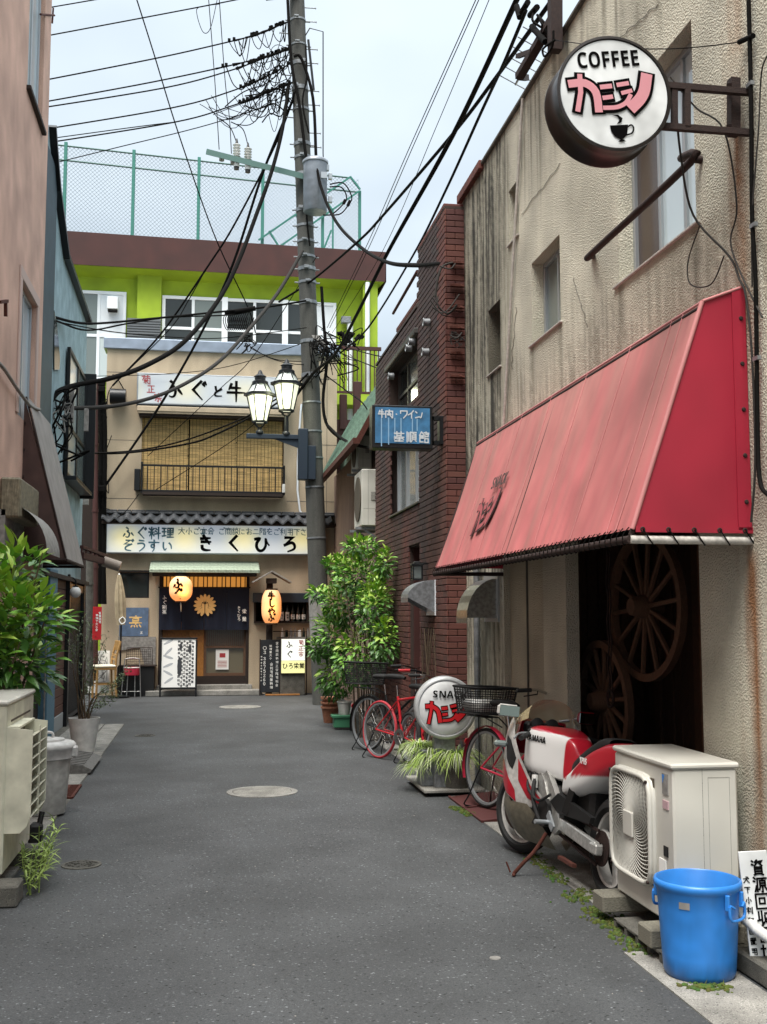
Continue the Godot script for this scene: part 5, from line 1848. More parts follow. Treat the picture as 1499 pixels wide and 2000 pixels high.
	b.cyl(Vector3(-1.64, 0, RZ + 0.7), Vector3(-1.64, 1.5, RZ + 0.7), 0.018, 8)
	b.lathe([Vector2(0.2, 0), Vector2(0.2, 0.03), Vector2(0.05, 0.06), Vector2(0, 0.06)], Transform3D(Basis(), Vector3(-1.64, 0, RZ + 0.7)), 20)
	part("pole", b, M.black_metal, t)
	b = Mb.new()
	b.lathe([Vector2(0.012, 0), Vector2(0.02, 0.02), Vector2(0, 0.05)], Transform3D(Basis(), Vector3(-1.7, 2.43, RZ + 0.7)), 10)
	b.tube(curve([Vector3(-1.6, 1.6, RZ + 0.8), Vector3(-1.55, 1.52, RZ + 0.8), Vector3(-1.62, 1.46, RZ + 0.8), Vector3(-1.67, 1.54, RZ + 0.8), Vector3(-1.6, 1.6, RZ + 0.8)], 5), 0.012, 6)
	part("finial_and_tie", b, M.paper, t)
	# bottle window on the right
	t = thing("bottle_window", "small display window with sake bottles behind the tall lantern", "window", Vector3(1.6, 1.47, RZ))
	b = Mb.new()
	fx(b, 1.0, 2.2, 1.9, 2.1, 0.02, 0.14, 0.01)
	part("lintel_box", b, M.dark_blue_metal, t)
	b = Mb.new()
	fx(b, 1.05, 2.2, 1.47, 1.5, -0.22, 0.1)
	fx(b, 1.03, 1.07, 1.47, 2.07, -0.2, 0.03)
	fx(b, 2.14, 2.2, 1.47, 2.07, -0.2, 0.03)
	part("shelf", b, M.dark_wood, t)
	for k in 5:
		var o := Vector3(1.62 + k * 0.115, 1.5, RZ - 0.03)
		var bt := thing("sake_bottle", ["", "", "", "", ""][k] + ["leftmost sake bottle in the display window, large white label", "second sake bottle from the left, large white label", "middle sake bottle in the display window", "second sake bottle from the right in the window", "rightmost sake bottle in the display window"][k], "bottle", o, "sake bottles in the display window")
		b = Mb.new()
		b.lathe([Vector2(0, 0), Vector2(0.042, 0), Vector2(0.042, 0.22), Vector2(0.016, 0.29), Vector2(0.014, 0.36), Vector2(0, 0.37)], Transform3D(Basis(), o), 16)
		part("glass", b, M.bottle, bt)
		b = Mb.new()
		b.lathe([Vector2(0.0435, 0.02), Vector2(0.0435, 0.2)] if k < 2 else [Vector2(0.0435, 0.05), Vector2(0.0435, 0.15)], Transform3D(Basis(), o), 16, PI * 0.1, PI * 0.9)
		var lb := part("label", b, M.paper, bt)
		b = Mb.new()
		words(b, ["菊正", "料理", "大宗", "下正", "小菊"][k], Transform3D(), -0.022, 0.155, 0.044, 0.006, 0, -0.052, 0.3)
		roll_on(b, o, 0.045)
		part("lettering", b, M.ink, lb)
	# outdoor unit, wall speaker, red sign, clutter under the bottle window
	b = Mb.new()
	b.cyl(Vector3(-2.0, 6.17, RZ + 0.2), Vector3(-1.68, 6.17, RZ + 0.2), 0.16, 24)
	t = single("wall_speaker", b, M.black_metal, "black drum shaped floodlight on the upper left of the restaurant wall", "floodlight")
	b = Mb.new()
	b.tube(curve([Vector3(-1.72, 6.32, RZ + 0.1), Vector3(-1.9, 6.62, RZ + 0.05), Vector3(-1.98, 6.66, RZ + 0.02)], 4), 0.012, 6)
	part("stay", b, M.cable, t)
	b = Mb.new()
	b.tube(curve([Vector3(2.25, 7.2, RZ + 0.03), Vector3(2.25, 6.2, RZ + 0.03), Vector3(2.1, 6.05, RZ + 0.03), Vector3(1.98, 6.0, RZ + 0.03), Vector3(1.98, 3.85, RZ + 0.03), Vector3(2.7, 3.8, RZ + 0.03)], 4), 0.022, 8)
	single("white_conduit", b, M.white_frame, "thin white conduit running down the restaurant wall left of the pole", "pipe")
	t = thing("clutter_shelf", "low pale shelf crowded with bottles and boxes under the display window", "shelf", Vector3(1.7, 0.9, RZ + 0.15))
	b = Mb.new()
	fx(b, 1.5, 2.3, 1.16, 1.18, 0.02, 0.25)
	fx(b, 2.26, 2.3, 0.0, 1.16, 0.02, 0.25)
	part("board", b, M.weathered, t)
	for k in 7:
		b = Mb.new()
		var x := 1.62 + k * 0.09
		if k % 3 == 1:
			b.bev(Vector3(x, 1.18 + 0.07, RZ + 0.14), Vector3(0.06, 0.14, 0.08), 0.004)
		else:
			b.lathe([Vector2(0, 0), Vector2(0.03, 0), Vector2(0.03, 0.1), Vector2(0.012, 0.15), Vector2(0.012, 0.19), Vector2(0, 0.19)], Transform3D(Basis(), Vector3(x, 1.18, RZ + 0.14)), 12)
		single("shelf_jar", b, [M.paper, M.bottle, M.weathered, M.steel][k % 4], ["small pale jar at the left end of the clutter shelf", "dark small box second on the clutter shelf", "grey jar third on the clutter shelf", "shiny jar in the middle of the clutter shelf", "pale small box right of the shiny jar", "dark jar sixth on the clutter shelf", "grey jar at the right end of the clutter shelf"][k], "jar", "jars on the clutter shelf")

func stool(o: Vector3) -> void:
	var t := thing("stool", "folding steel stool with a red seat before the black cabinet", "stool", o)
	var b := Mb.new()
	b.lathe([Vector2(0, 0), Vector2(0.15, 0), Vector2(0.155, 0.02), Vector2(0.15, 0.15), Vector2(0, 0.16)], Transform3D(Basis(), o + Vector3(0, 0.44, 0)), 24)
	part("seat", b, M.pink_red, t)
	b = Mb.new()
	b.lathe([Vector2(0.152, 0), Vector2(0.157, 0.01), Vector2(0.152, 0.02)], Transform3D(Basis(), o + Vector3(0, 0.58, 0)), 24)
	part("seat_band", b, M.paper, t)
	b = Mb.new()
	b.tube(curve([o + Vector3(-0.19, 0, 0.1), o + Vector3(-0.15, 0.66, -0.08), o + Vector3(-0.11, 0.76, -0.1), o + Vector3(0.11, 0.76, -0.1), o + Vector3(0.15, 0.66, -0.08), o + Vector3(0.19, 0, 0.1)], 5), 0.011, 8)
	part("back_hoop", b, M.steel, t)
	for s in [-1, 1]:
		b = Mb.new()
		b.cyl(o + Vector3(s * 0.08, 0, 0.16), o + Vector3(s * 0.07, 0.45, 0.05), 0.01, 8)
		part("leg", b, M.steel, t)
	b = Mb.new()
	b.cyl(o + Vector3(-0.17, 0.12, 0.07), o + Vector3(0.17, 0.12, 0.07), 0.007, 6)
	part("stretcher", b, M.steel, t)
func chair(o: Vector3) -> void:
	var t := thing("wooden_chair", "pale wooden chair with cream seat at the left corner of the restaurant", "chair", o, "", Basis(Vector3.UP, deg_to_rad(-72)))
	var b := Mb.new()
	b.bev(Vector3(0, 0.63, 0.02), Vector3(0.4, 0.05, 0.4), 0.02)
	part("seat", b, M.cream_pad, t, true)
	b = Mb.new()
	b.bev(Vector3(0, 0.585, 0.02), Vector3(0.38, 0.05, 0.38), 0.006)
	part("seat_rail", b, M.pine_wood, t, true)
	for x in [-0.17, 0.17]:
		b = Mb.new()
		b.tube(curve([Vector3(x, 0, -0.2), Vector3(x, 0.45, -0.17), Vector3(x, 0.8, -0.18), Vector3(x, 1.12, -0.26)], 4), 0.022, 8)
		part("leg", b, M.pine_wood, t, true)
		b = Mb.new()
		b.bar(Vector3(x, 0, 0.2), Vector3(x, 0.58, 0.19), 0.04, 0.04, Vector3.UP, 0.005)
		part("leg", b, M.pine_wood, t, true)
	b = Mb.new()
	b.bev(Vector3(0, 1.03, -0.24), Vector3(0.36, 0.2, 0.03), 0.012)
	b.bev(Vector3(0, 0.84, -0.19), Vector3(0.32, 0.05, 0.02), 0.006)
	b.bev(Vector3(0, 0.76, -0.185), Vector3(0.32, 0.04, 0.02), 0.006)
	part("backrest", b, M.pine_wood, t, true)
	for x in [-0.17, 0.17]:
		b = Mb.new()
		b.bar(Vector3(x, 0.28, -0.19), Vector3(x, 0.28, 0.2), 0.02, 0.03)
		part("stretcher", b, M.pine_wood, t, true)

# ---------------------------------------------------------------- school behind
func build_school() -> void:
	var t := thing("school_building", "lime green building with a maroon roof band behind the restaurant", "building", Vector3(0, 0, -30.5))
	var b := Mb.new()
	b.rbox(-9, 4.72, 0, 11.3, -45, -30.5)
	b.rbox(-1.95, -1.3, 0, 11.1, -30.5, -30.3)
	b.rbox(4.3, 4.72, 0, 11.1, -30.5, -30.15)
	part("wall", b, M.lime, t)
	b = Mb.new()
	b.fq(Vector3(-9, 11.08, -29.9), Vector3(4.9, 11.03, -30.05), Vector3(4.72, 10.9, -30.5), Vector3(-9, 10.9, -30.5), Vector3(0, -1, 0.3))
	part("soffit", b, M.lime, t)
	b = Mb.new()
	b.fq(Vector3(-9, 11.08, -29.85), Vector3(4.92, 11.03, -30.05), Vector3(4.95, 11.9, -30.05), Vector3(-9, 12.02, -29.85), Vector3.BACK)
	b.fq(Vector3(4.95, 11.03, -30.05), Vector3(4.95, 11.03, -45), Vector3(4.95, 11.9, -45), Vector3(4.95, 11.9, -30.05), Vector3.RIGHT)
	b.fq(Vector3(-9, 12.02, -29.85), Vector3(4.95, 11.9, -30.05), Vector3(4.95, 11.9, -45), Vector3(-9, 12.02, -45), Vector3.UP)
	b.fq(Vector3(4.92, 11.03, -30.05), Vector3(4.95, 11.03, -30.05), Vector3(4.95, 11.03, -45), Vector3(4.92, 11.03, -45), Vector3.DOWN)
	part("roof_band", b, M.maroon, t)
	var o := Vector3(-5.4, 8.0, -30.5)
	window(t, o, Vector3.RIGHT, Vector3.UP, 3.15, 2.5, [0.9, 1.7, 2.42], [1.25], M.white_frame, [M.gray_glass, M.gray_glass, M.gray_glass, M.pale_glass, M.gray_glass, M.gray_glass, M.gray_glass, M.white_panel], 0.09, -0.09)
	window(t, Vector3(-1.28, 8.0, -30.5), Vector3.RIGHT, Vector3.UP, 4.85, 2.46, [0.85, 1.72, 2.55, 3.4, 4.2], [0.72, 1.55], M.white_frame, [M.dark_glass, M.gray_glass, M.dark_glass, M.dark_glass, M.dark_glass, M.white_panel], 0.09, -0.09)
	for x in [0.36, 2.04]:
		b = Mb.new()
		b.rbox(x, x + 0.16, 8.0, 10.46, -30.44, -30.33)
		part("mullion", b, M.white_frame, t)
	b = Mb.new()
	b.rbox(-2.75, -2.45, 9.95, 10.3, -30.42, -30.18, 0.02)
	part("vent_box", b, M.white_frame, t)
	b = Mb.new()
	b.rbox(-2.72, -2.48, 9.9, 9.96, -30.38, -30.2)
	part("vent_slot", b, M.void, t)
	b = Mb.new()
	b.rbox(-2.2, -1.3, 8.4, 9.72, -30.3, -30.2)
	for k in 18:
		b.rbox(-2.2, -1.3, 8.42 + k * 0.072, 8.46 + k * 0.072, -30.2, -30.17)
	part("louvre", b, M.gray_panel, t)
	b = Mb.new()
	b.cyl(Vector3(4.42, 6, -30.2 + 0.1), Vector3(4.42, 11.0, -30.1), 0.07, 10)
	b.cyl(Vector3(3.96, 6, -30.35), Vector3(3.96, 9.9, -30.35), 0.09, 10)
	part("drain_pipe", b, M.white_frame, t)
	b = Mb.new()
	b.rbox(3.7, 3.98, 9.85, 10.05, -30.42, -30.25, 0.02)
	part("meter_box", b, M.galvanised, t)
	t = thing("balcony_railing", "maroon balcony railing on the lime green wall", "railing", Vector3(4.1, 7.7, -30))
	b = Mb.new()
	b.rbox(3.3, 4.75, 8.95, 9.05, -29.75, -29.68)
	b.rbox(3.3, 4.75, 7.72, 7.78, -29.75, -29.68)
	part("rail", b, M.maroon, t)
	var bm := Mb.new()
	bm.box(Vector3.ZERO, Vector3(0.03, 1.2, 0.03))
	var bmesh := bm.mesh()
	for k in 12:
		piece("bar", bmesh, M.maroon, Transform3D(Basis(), Vector3(3.36 + k * 0.12, 8.36, -29.715)), t)
	b = Mb.new()
	b.rbox(3.2, 4.78, 7.4, 7.7, -30.5, -29.65)
	part("slab", b, M.lime, t)
	# maroon stumps above the narrow building
	t = thing("maroon_posts", "two stout maroon posts on the low roof right of the pole", "post", Vector3(3.0, 5.2, -24.2))
	b = Mb.new()
	b.rbox(2.77, 3.9, 4.6, 6.0, -28, -24.21)
	part("wall", b, M.maroon, t)
	for q in [[665, 812, 679, 770], [692, 790, 706, 745]]:
		b = Mb.new()
		var a := pz(q[0], q[1], -24.15)
		var d := pz(q[2], q[3], -24.15)
		b.rbox(a.x, d.x, a.y - 0.3, d.y, -24.3, -24.15, 0.01)
		part("post", b, M.maroon, t)
	# roof fence
	t = thing("roof_fence", "tall green chain link sports fence on the roof of the lime green building", "fence", Vector3(0, 12, -31))
	var posts := [-5.9, -4.02, -2.17, -0.34, 1.51]
	var zz := func(x: float): return -30.8 - (x + 4.0) * 0.12
	for x in posts:
		b = Mb.new()
		b.bev(Vector3(x, 13.35, zz.call(x)), Vector3(0.09, 2.95, 0.09), 0.01)
		part("fence_post", b, M.green_post, t)
	for x in [2.9, 3.3, 4.43]:
		b = Mb.new()
		var p := Vector3(x, 13.1, zz.call(x))
		b.bev(p, Vector3(0.085, 2.5, 0.085), 0.01)
		part("fence_post", b, M.green_post, t)
	var A := func(x: float, y: float): return Vector3(x, y, zz.call(x))
	for y in [14.72, 14.3]:
		b = Mb.new()
		b.cyl(A.call(-7.5, y), A.call(4.1 if y > 14.5 else 4.43, y), 0.025, 6)
		part("fence_rail", b, M.green_rail, t)
	b = Mb.new()
	for q in [[4.12, 14.72, 4.43, 14.35], [1.4, 12.5, 4.12, 14.7], [2.0, 12.35, 4.4, 14.3], [1.7, 12.8, 2.0, 12.35], [2.5, 13.35, 2.75, 13.0], [2.75, 13.0, 2.75, 12.2], [3.35, 13.95, 3.6, 13.6], [3.6, 13.6, 3.6, 12.2], [3.25, 12.2, 3.55, 13.0]]:
		b = Mb.new()
		b.bar(A.call(q[0], q[1]) + Vector3(0, 0, 0.1), A.call(q[2], q[3]) + Vector3(0, 0, 0.1), 0.05, 0.05)
		part("brace", b, M.green_post, t)
	b = Mb.new()
	var x0 := -7.5
	var st := 0.115
	for k in 130:
		for s in [-1, 1]:
			var xa := x0 - 3.0 + k * st
			var a := Vector2(xa, 12.0)
			var e := Vector2(xa + 2.7 * 1.0, 14.7)
			if s < 0:
				a = Vector2(xa + 2.7, 12.0)
				e = Vector2(xa, 14.7)
			# clip to the fence's width
			for lim in [[x0, 1], [4.4, -1]]:
				var da: float = (a.x - lim[0]) * lim[1]
				var de: float = (e.x - lim[0]) * lim[1]
				if da < 0 and de < 0:
					a = e
				elif da < 0:
					a = a.lerp(e, da / (da - de))
				elif de < 0:
					e = e.lerp(a, de / (de - da))
			if a.distance_to(e) > 0.05:
				b.tube([A.call(a.x, a.y), A.call(e.x, e.y)], 0.0055, 3, false)
	stuff(part("chain_link", b, M.wire_mesh, t))

func pole_at(y: float) -> Vector3:
	return Vector3(lerpf(2.17, 1.6, y / 13.6), y, -20.4)
func pole_r(y: float) -> float:
	return lerpf(0.185, 0.145, y / 13.6)
func build_pole() -> void:
	var t := thing("utility_pole", "leaning grey concrete utility pole in front of the restaurant", "utility pole", Vector3(2.17, 0, -20.4))
	var b := Mb.new()
	var pts := []
	var rs := []
	for k in 17:
		pts.append(pole_at(float(k)))
		rs.append(pole_r(float(k)))
	b.tube(pts, rs, 28)
	part("shaft", b, M.pole_concrete, t)
	b = Mb.new()
	for q in [[1.05, 1.6], [1.61, 2.02]]:
		b.tube([pole_at(q[0]), pole_at(q[1])], pole_r(1.0) + 0.006, 28)
	part("sheet_wrap", b, M.weathered, t)
	for y in [3.05, 4.0, 4.55, 5.05, 5.6, 6.1, 6.75, 7.5, 7.9, 8.15, 8.4, 8.7, 9.0, 9.3, 10.0, 10.35, 10.6, 11.3, 11.7, 12.2, 12.6, 13.1]:
		b = Mb.new()
		var w: float = 0.03 if y < 6 else rr(0.03, 0.08)
		b.tube([pole_at(y), pole_at(y + w)], pole_r(y) + 0.012, 24)
		if y > 7.0:
			b.bev(pole_at(y + w * 0.5) + Vector3(rr(-0.1, 0.1), 0, 0.2), Vector3(0.09, w * 0.9, 0.05), 0.005)
			b.cyl(pole_at(y + w * 0.5) + Vector3(-0.24, 0, 0), pole_at(y + w * 0.5) + Vector3(0.24, 0, 0), 0.014, 6)
		part("band", b, M.galvanised, t)
	for k in 13:
		b = Mb.new()
		var y := 10.6 + k * 0.28
		var s := 1.0 if k % 3 < 2 else -1.0
		b.cyl(pole_at(y), pole_at(y) + Vector3(s * 0.36, 0, 0.02), 0.011, 6)
		b.cyl(pole_at(y) + Vector3(s * 0.355, 0, 0.02), pole_at(y) + Vector3(s * 0.365, 0, 0.02), 0.022, 6)
		part("step_bolt", b, M.galvanised, t)
	b = Mb.new()
	b.bar(pole_at(13.6) + Vector3(0, 0, 0.15), pz(520, -6, -20.2), 0.1, 0.1)
	part("cross_arm", b, M.green_rail, t)
	b = Mb.new()
	b.bar(pole_at(12.7) + Vector3(0.18, 0, 0.1), pole_at(11.7) + Vector3(0.25, 0, 0.1), 0.05, 0.04)
	b.tube([pole_at(12.6), pz(606, 55, -20.3), pz(632, 62, -20.3), pz(632, 300, -20.3), pz(633, 318, -20.3)], 0.012, 6)
	part("drop_wire", b, M.black_metal, t)
	# cables strapped along the shaft
	for q in [[[563, 0], [570, 120], [585, 200], [598, 300], [606, 350]], [[575, 110], [590, 115], [612, 190], [618, 300], [619, 340]], [[598, 90], [600, 150], [592, 200], [604, 260]], [[629, 560], [634, 640], [640, 700], [632, 780], [640, 830], [668, 858]], [[606, 480], [600, 420], [604, 360]]]:
		b = Mb.new()
		var l := []
		for p in q:
			l.append(pz(p[0], p[1], -20.15))
		b.tube(curve(l, 6), 0.03 if q.size() > 4 else 0.018, 7)
		part("riser_cable", b, M.cable, t)
	# transformer and insulator arm
	t = thing("transformer", "grey cylindrical transformer can hung on the utility pole", "transformer", pz(617, 365, -20.05))
	var top := pz(617, 318, -20.0)
	var bot := pz(617, 415, -20.0)
	b = Mb.new()
	b.lathe([Vector2(0, bot.y), Vector2(0.21, bot.y), Vector2(0.225, bot.y + 0.02), Vector2(0.225, top.y - 0.03), Vector2(0.245, top.y - 0.02), Vector2(0.245, top.y + 0.02), Vector2(0.2, top.y + 0.06), Vector2(0, top.y + 0.08)], Transform3D(Basis(), Vector3(top.x, 0, -20.0)), 28)
	part("tank", b, M.can_gray, t)
	for q in [[646, 345], [646, 390], [640, 328]]:
		b = Mb.new()
		b.bev(pz(q[0], q[1], -19.95), Vector3(0.07, 0.12, 0.08), 0.008)
		part("terminal_box", b, M.alu, t)
	b = Mb.new()
	b.bev(pz(634, 342, -19.78), Vector3(0.12, 0.12, 0.02), 0.004)
	part("plate", b, M.alu, t)
	b = Mb.new()
	for q in [[[645, 360], [672, 358], [688, 385], [680, 402], [665, 418], [640, 420]], [[645, 365], [668, 366], [678, 385], [672, 398], [650, 418], [632, 420]]]:
		var l := []
		for p in q:
			l.append(pz(p[0], p[1], -19.95))
		b.tube(curve(l, 6), 0.013, 6)
		b.cyl(l[3], l[2].lerp(l[3], 0.4), 0.03, 8)
	part("lead", b, M.cable, t)
	t = thing("utility_crossarm", "pale green crossarm with white insulators left of the transformer", "crossarm", pz(500, 315, -20.2))
	b = Mb.new()
	b.bar(pz(404, 296, -20.2), pz(600, 346, -20.2), 0.08, 0.08)
	b.bar(pz(404, 296, -20.12), pz(600, 346, -20.12), 0.012, 0.11)
	part("arm", b, M.green_rail, t)
	for q in [[463, 318, 280], [485, 324, 288]]:
		b = Mb.new()
		var a := pz(q[0], q[1], -20.2)
		var h: float = pz(q[0], q[2], -20.2).y - a.y
		var prof := [Vector2(0, -0.08), Vector2(0.055, -0.08), Vector2(0.055, 0.1)]
		for k in 5:
			var y := 0.1 + k * (h - 0.1) / 5.0
			prof.append_array([Vector2(0.035, y), Vector2(0.075, y + 0.02), Vector2(0.035, y + 0.045)])
		prof.append(Vector2(0, h))
		b.lathe(prof, Transform3D(Basis(), a), 16)
		part("insulator", b, M.white_plastic, t)
		b = Mb.new()
		b.lathe([Vector2(0.03, 0), Vector2(0.012, 0.09), Vector2(0, 0.1)], Transform3D(Basis(), a + Vector3(0, h, 0)), 10)
		b.cyl(a - Vector3(0, 0.13, 0), a - Vector3(0, 0.06, 0), 0.05, 10)
		part("insulator_cap", b, M.black, t)
	for q in [[434, 312], [456, 318]]:
		b = Mb.new()
		b.cyl(pz(q[0], q[1], -20.2) - Vector3(0, 0.02, 0), pz(q[0], q[1], -20.2) + Vector3(0, 0.12, 0), 0.05, 10)
		part("insulator", b, M.weathered, t)
	# street lamps
	t = thing("lamp_bracket", "dark blue steel bracket carrying two street lanterns on the pole", "bracket", pz(596, 900, -20.3))
	b = Mb.new()
	var p0 := pz(595, 838, -20.2)
	var p1 := pz(595, 938, -20.2)
	b.rbox(p0.x - 0.11, p0.x + 0.07, p1.y, p0.y, -20.3, -20.12, 0.015)
	part("upright", b, M.navy_metal, t)
	b = Mb.new()
	p1 = pz(482, 852, -20.2)
	b.rbox(p1.x, p0.x, p1.y - 0.04, p1.y + 0.05, -20.26, -20.16, 0.01)
	b.prism(PackedVector2Array([Vector2(p0.x - 0.1, p1.y - 0.03), Vector2(p0.x - 0.55, p1.y - 0.04), Vector2(p0.x - 0.1, p1.y - 0.2)]), Transform3D(Basis(), Vector3(0, 0, -20.22)), 0.03)
	part("arm", b, M.navy_metal, t)
	b = Mb.new()
	p1 = pz(602, 900, -20.2)
	b.rbox(p0.x + 0.07, p0.x + 0.22, p1.y - 0.35, p1.y + 0.28, -20.28, -20.16, 0.008)
	part("clamp_plate", b, M.navy_metal, t)
	street_lantern(pz(508, 845, -20.2), 0.0, "left street lantern, glowing, lower of the pair on the pole")
	street_lantern(pz(560, 848, -20.2), 0.24, "right street lantern, glowing, on a taller stem next to the pole")

func street_lantern(o: Vector3, stem: float, label: String) -> void:
	var t := thing("street_lantern", label, "street lamp", o, "street lanterns on the pole")
	var c := o + Vector3(0, stem, 0)
	var b := Mb.new()
	b.cyl(o, c + Vector3(0, 0.1, 0), 0.05, 10, 0.04)
	b.lathe([Vector2(0.07, -0.02), Vector2(0.075, 0.02), Vector2(0.04, 0.06)], Transform3D(Basis(), o), 12)
	for k in 4:
		var a := TAU * (k + 0.5) / 4
		b.tube(curve([c + Vector3(0, 0.08, 0), c + Vector3(cos(a) * 0.1, 0.14, sin(a) * 0.1), c + Vector3(cos(a) * 0.12, 0.22, sin(a) * 0.12)], 4), 0.012, 6)
	part("stem", b, M.black_metal, t)
	b = Mb.new()
	b.lathe([Vector2(0, 0.2), Vector2(0.125, 0.2), Vector2(0.235, 0.69), Vector2(0, 0.7)], Transform3D(Basis(), c), 6)
	part("lamp_glass", b, M.lamp_glow, t)
	b = Mb.new()
	b.lathe([Vector2(0.25, 0.72), Vector2(0.12, 0.93), Vector2(0, 0.93)], Transform3D(Basis(), c), 6)
	part("lamp_dome", b, M.dome_glass, t)
	b = Mb.new()
	for k in 6:
		var a := TAU * k / 6
		var u := Vector3(cos(a), 0, sin(a))
		b.tube([c + u * 0.13 + Vector3(0, 0.19, 0), c + u * 0.243 + Vector3(0, 0.7, 0), c + u * 0.13 + Vector3(0, 0.93, 0)], 0.013, 6)
	b.lathe([Vector2(0.14, 0.17), Vector2(0.15, 0.19), Vector2(0.14, 0.22)], Transform3D(Basis(), c), 6)
	b.lathe([Vector2(0.24, 0.67), Vector2(0.3, 0.68), Vector2(0.3, 0.73), Vector2(0.24, 0.74)], Transform3D(Basis(), c), 6)
	b.lathe([Vector2(0.15, 0.9), Vector2(0.15, 0.95), Vector2(0.1, 0.98), Vector2(0.1, 1.04), Vector2(0.12, 1.05), Vector2(0.05, 1.1), Vector2(0.03, 1.16), Vector2(0, 1.18)], Transform3D(Basis(), c), 12)
	part("lamp_frame", b, M.black_metal, t)
	lamp("street_lantern_light", c + Vector3(-0.1, 0.45, 0.34), 0.12, "f4f6d0", 0.15)

func build_signs() -> void:
	# blue hanging sign
	var t := thing("blue_sign", "small weathered blue hanging sign with white characters on the brick building", "sign", Vector3(2.0, 3.58, -11.1))
	var a := pz(728, 790, -11.1)
	var d := pz(846, 877, -11.1)
	var b := Mb.new()
	b.rbox(a.x, d.x, d.y, a.y, -11.3, -11.1, 0.006)
	part("sign_box", b, M.black_metal, t)
	b = Mb.new()
	b.rbox(a.x + 0.03, d.x - 0.03, d.y + 0.05, a.y - 0.025, -11.12, -11.092)
	part("sign_face", b, M.sign_blue_face, t)
	var xf := Transform3D(Basis(), Vector3(0, 0, -11.089))
	b = Mb.new()
	words(b, "牛肉・ワイン", xf, a.x + 0.055, a.y - 0.05, 0.085, 0.013, 0.078, 0, 0.2)
	words(b, "基順館", xf, a.x + 0.225, d.y + 0.175, 0.11, 0.014, 0.13, 0, 0.2)
	part("lettering", b, M.faded_white, t)
	b = Mb.new()
	for q in [[0.095, 0.3], [0.17, 0.28], [0.235, 0.2], [0.3, 0.22], [0.42, 0.14], [0.47, 0.13]]:
		b.box(Vector3(a.x + q[0], a.y - 0.135 - q[1] * 0.5, -11.0905), Vector3(0.011, q[1], 0.001))
	stuff(part("paint_runs", b, M.paint_run, t))
	b = Mb.new()
	b.rbox(d.x, 2.46, d.y + 0.32, d.y + 0.36, -11.24, -11.18)
	b.rbox(d.x, 2.46, d.y + 0.06, d.y + 0.1, -11.24, -11.18)
	b.rbox(2.4, 2.46, d.y + 0.06, d.y + 0.36, -11.26, -11.14, 0.004)
	b.rbox(d.x, d.x + 0.03, d.y + 0.06, d.y + 0.36, -11.24, -11.18)
	part("bracket", b, M.black_metal, t)
	# round coffee sign
	var c := pz(1201, 183, -4.85)
	t = thing("coffee_sign", "round white drum sign reading COFFEE high on the cream building", "sign", c)
	var R := 0.283
	var ax := Basis(Vector3.RIGHT, PI / 2)
	b = Mb.new()
	b.lathe([Vector2(0, -0.21), Vector2(R - 0.02, -0.21), Vector2(R + 0.005, -0.2), Vector2(R + 0.005, -0.18), Vector2(R - 0.008, -0.17), Vector2(R - 0.008, -0.03), Vector2(R + 0.005, -0.02), Vector2(R + 0.005, 0.004), Vector2(R - 0.008, 0.006), Vector2(R - 0.01, -0.004), Vector2(0, -0.006)], Transform3D(ax, c), 64)
	part("drum", b, M.drum, t)
	b = Mb.new()
	b.lathe([Vector2(R - 0.012, -0.004), Vector2(R - 0.014, 0.0), Vector2(0, 0.002)], Transform3D(ax, c), 64)
	part("sign_face", b, M.sign_white, t)
	var s := R / 330.0
	xf = Transform3D(Basis(), c + Vector3(0, 0, 0.005))
	latin("lettering", "COFFEE", M.ink, t, Transform3D(Basis(Vector3.BACK, 0.13), Vector3(-0.03, 0.168, 0.004)), 0.078, 0.82)
	for k in 2:
		b = Mb.new()
		var o := Transform3D(Basis(), Vector3(0, 0, 0.003 * k))
		for q in [[[345, 515], [430, 505], [492, 552], [508, 655], 50, 1], [[400, 462], [404, 560], [386, 665], 34, 0], [[525, 520], [580, 510], 32, 0], [[538, 582], [585, 572], 30, 0], [[540, 640], [615, 630], [668, 600], [695, 555], 30, 1], [[622, 500], [680, 486], 30, 0], [[648, 545], [700, 528], 28, 0], [[792, 440], [778, 520], [752, 572], [706, 622], 72, 1]]:
			var l := []
			for p in q.slice(0, q.size() - 2):
				l.append(Vector2((p[0] - 605) * s, (548 - p[1]) * s))
			if q[-1] == 1:
				l = curve(l, 4)
			stroke(b, l, (q[-2] + (30 if k == 0 else -5)) * s, xf * o)
		part("lettering", b, M.ink if k == 0 else M.sign_pink, t)
	b = Mb.new()
	var pl := PackedVector2Array()
	for p in [[572, 738], [680, 725], [672, 785], [648, 812], [668, 824], [618, 830], [634, 815], [600, 800], [580, 772]]:
		pl.append(Vector2((p[0] - 605) * s, (548 - p[1]) * s))
	b.prism(pl, xf, 0.0)
	pl = PackedVector2Array()
	for p in [[585, 675], [622, 672], [648, 690], [640, 715], [612, 730], [630, 702], [618, 684]]:
		pl.append(Vector2((p[0] - 605) * s, (548 - p[1]) * s))
	b.prism(pl, xf, 0.0)
	var l := []
	for p in [[678, 738], [698, 726], [712, 742], [702, 772], [670, 786]]:
		l.append(Vector2((p[0] - 605) * s, (548 - p[1]) * s))
	stroke(b, curve(l, 4), 9 * s, xf)
	part("cup_emblem", b, M.ink, t)
	b = Mb.new()
	for z in [-4.9, -5.03]:
		for v in [168, 248]:
			var p := pz(1310, v, z)
			b.bar(Vector3(c.x + R - 0.03, p.y, z), Vector3(WX, p.y, z), 0.03, 0.03)
		b.bar(pz(1342, 168, z), pz(1342, 248, z), 0.035, 0.03)
		b.bar(pz(1318, 168, z), pz(1318, 248, z), 0.02, 0.03)
	for v in [168, 248]:
		for u in [1342, 1425]:
			b.bar(pz(u, v, -4.9), pz(u, v, -5.03), 0.025, 0.025)
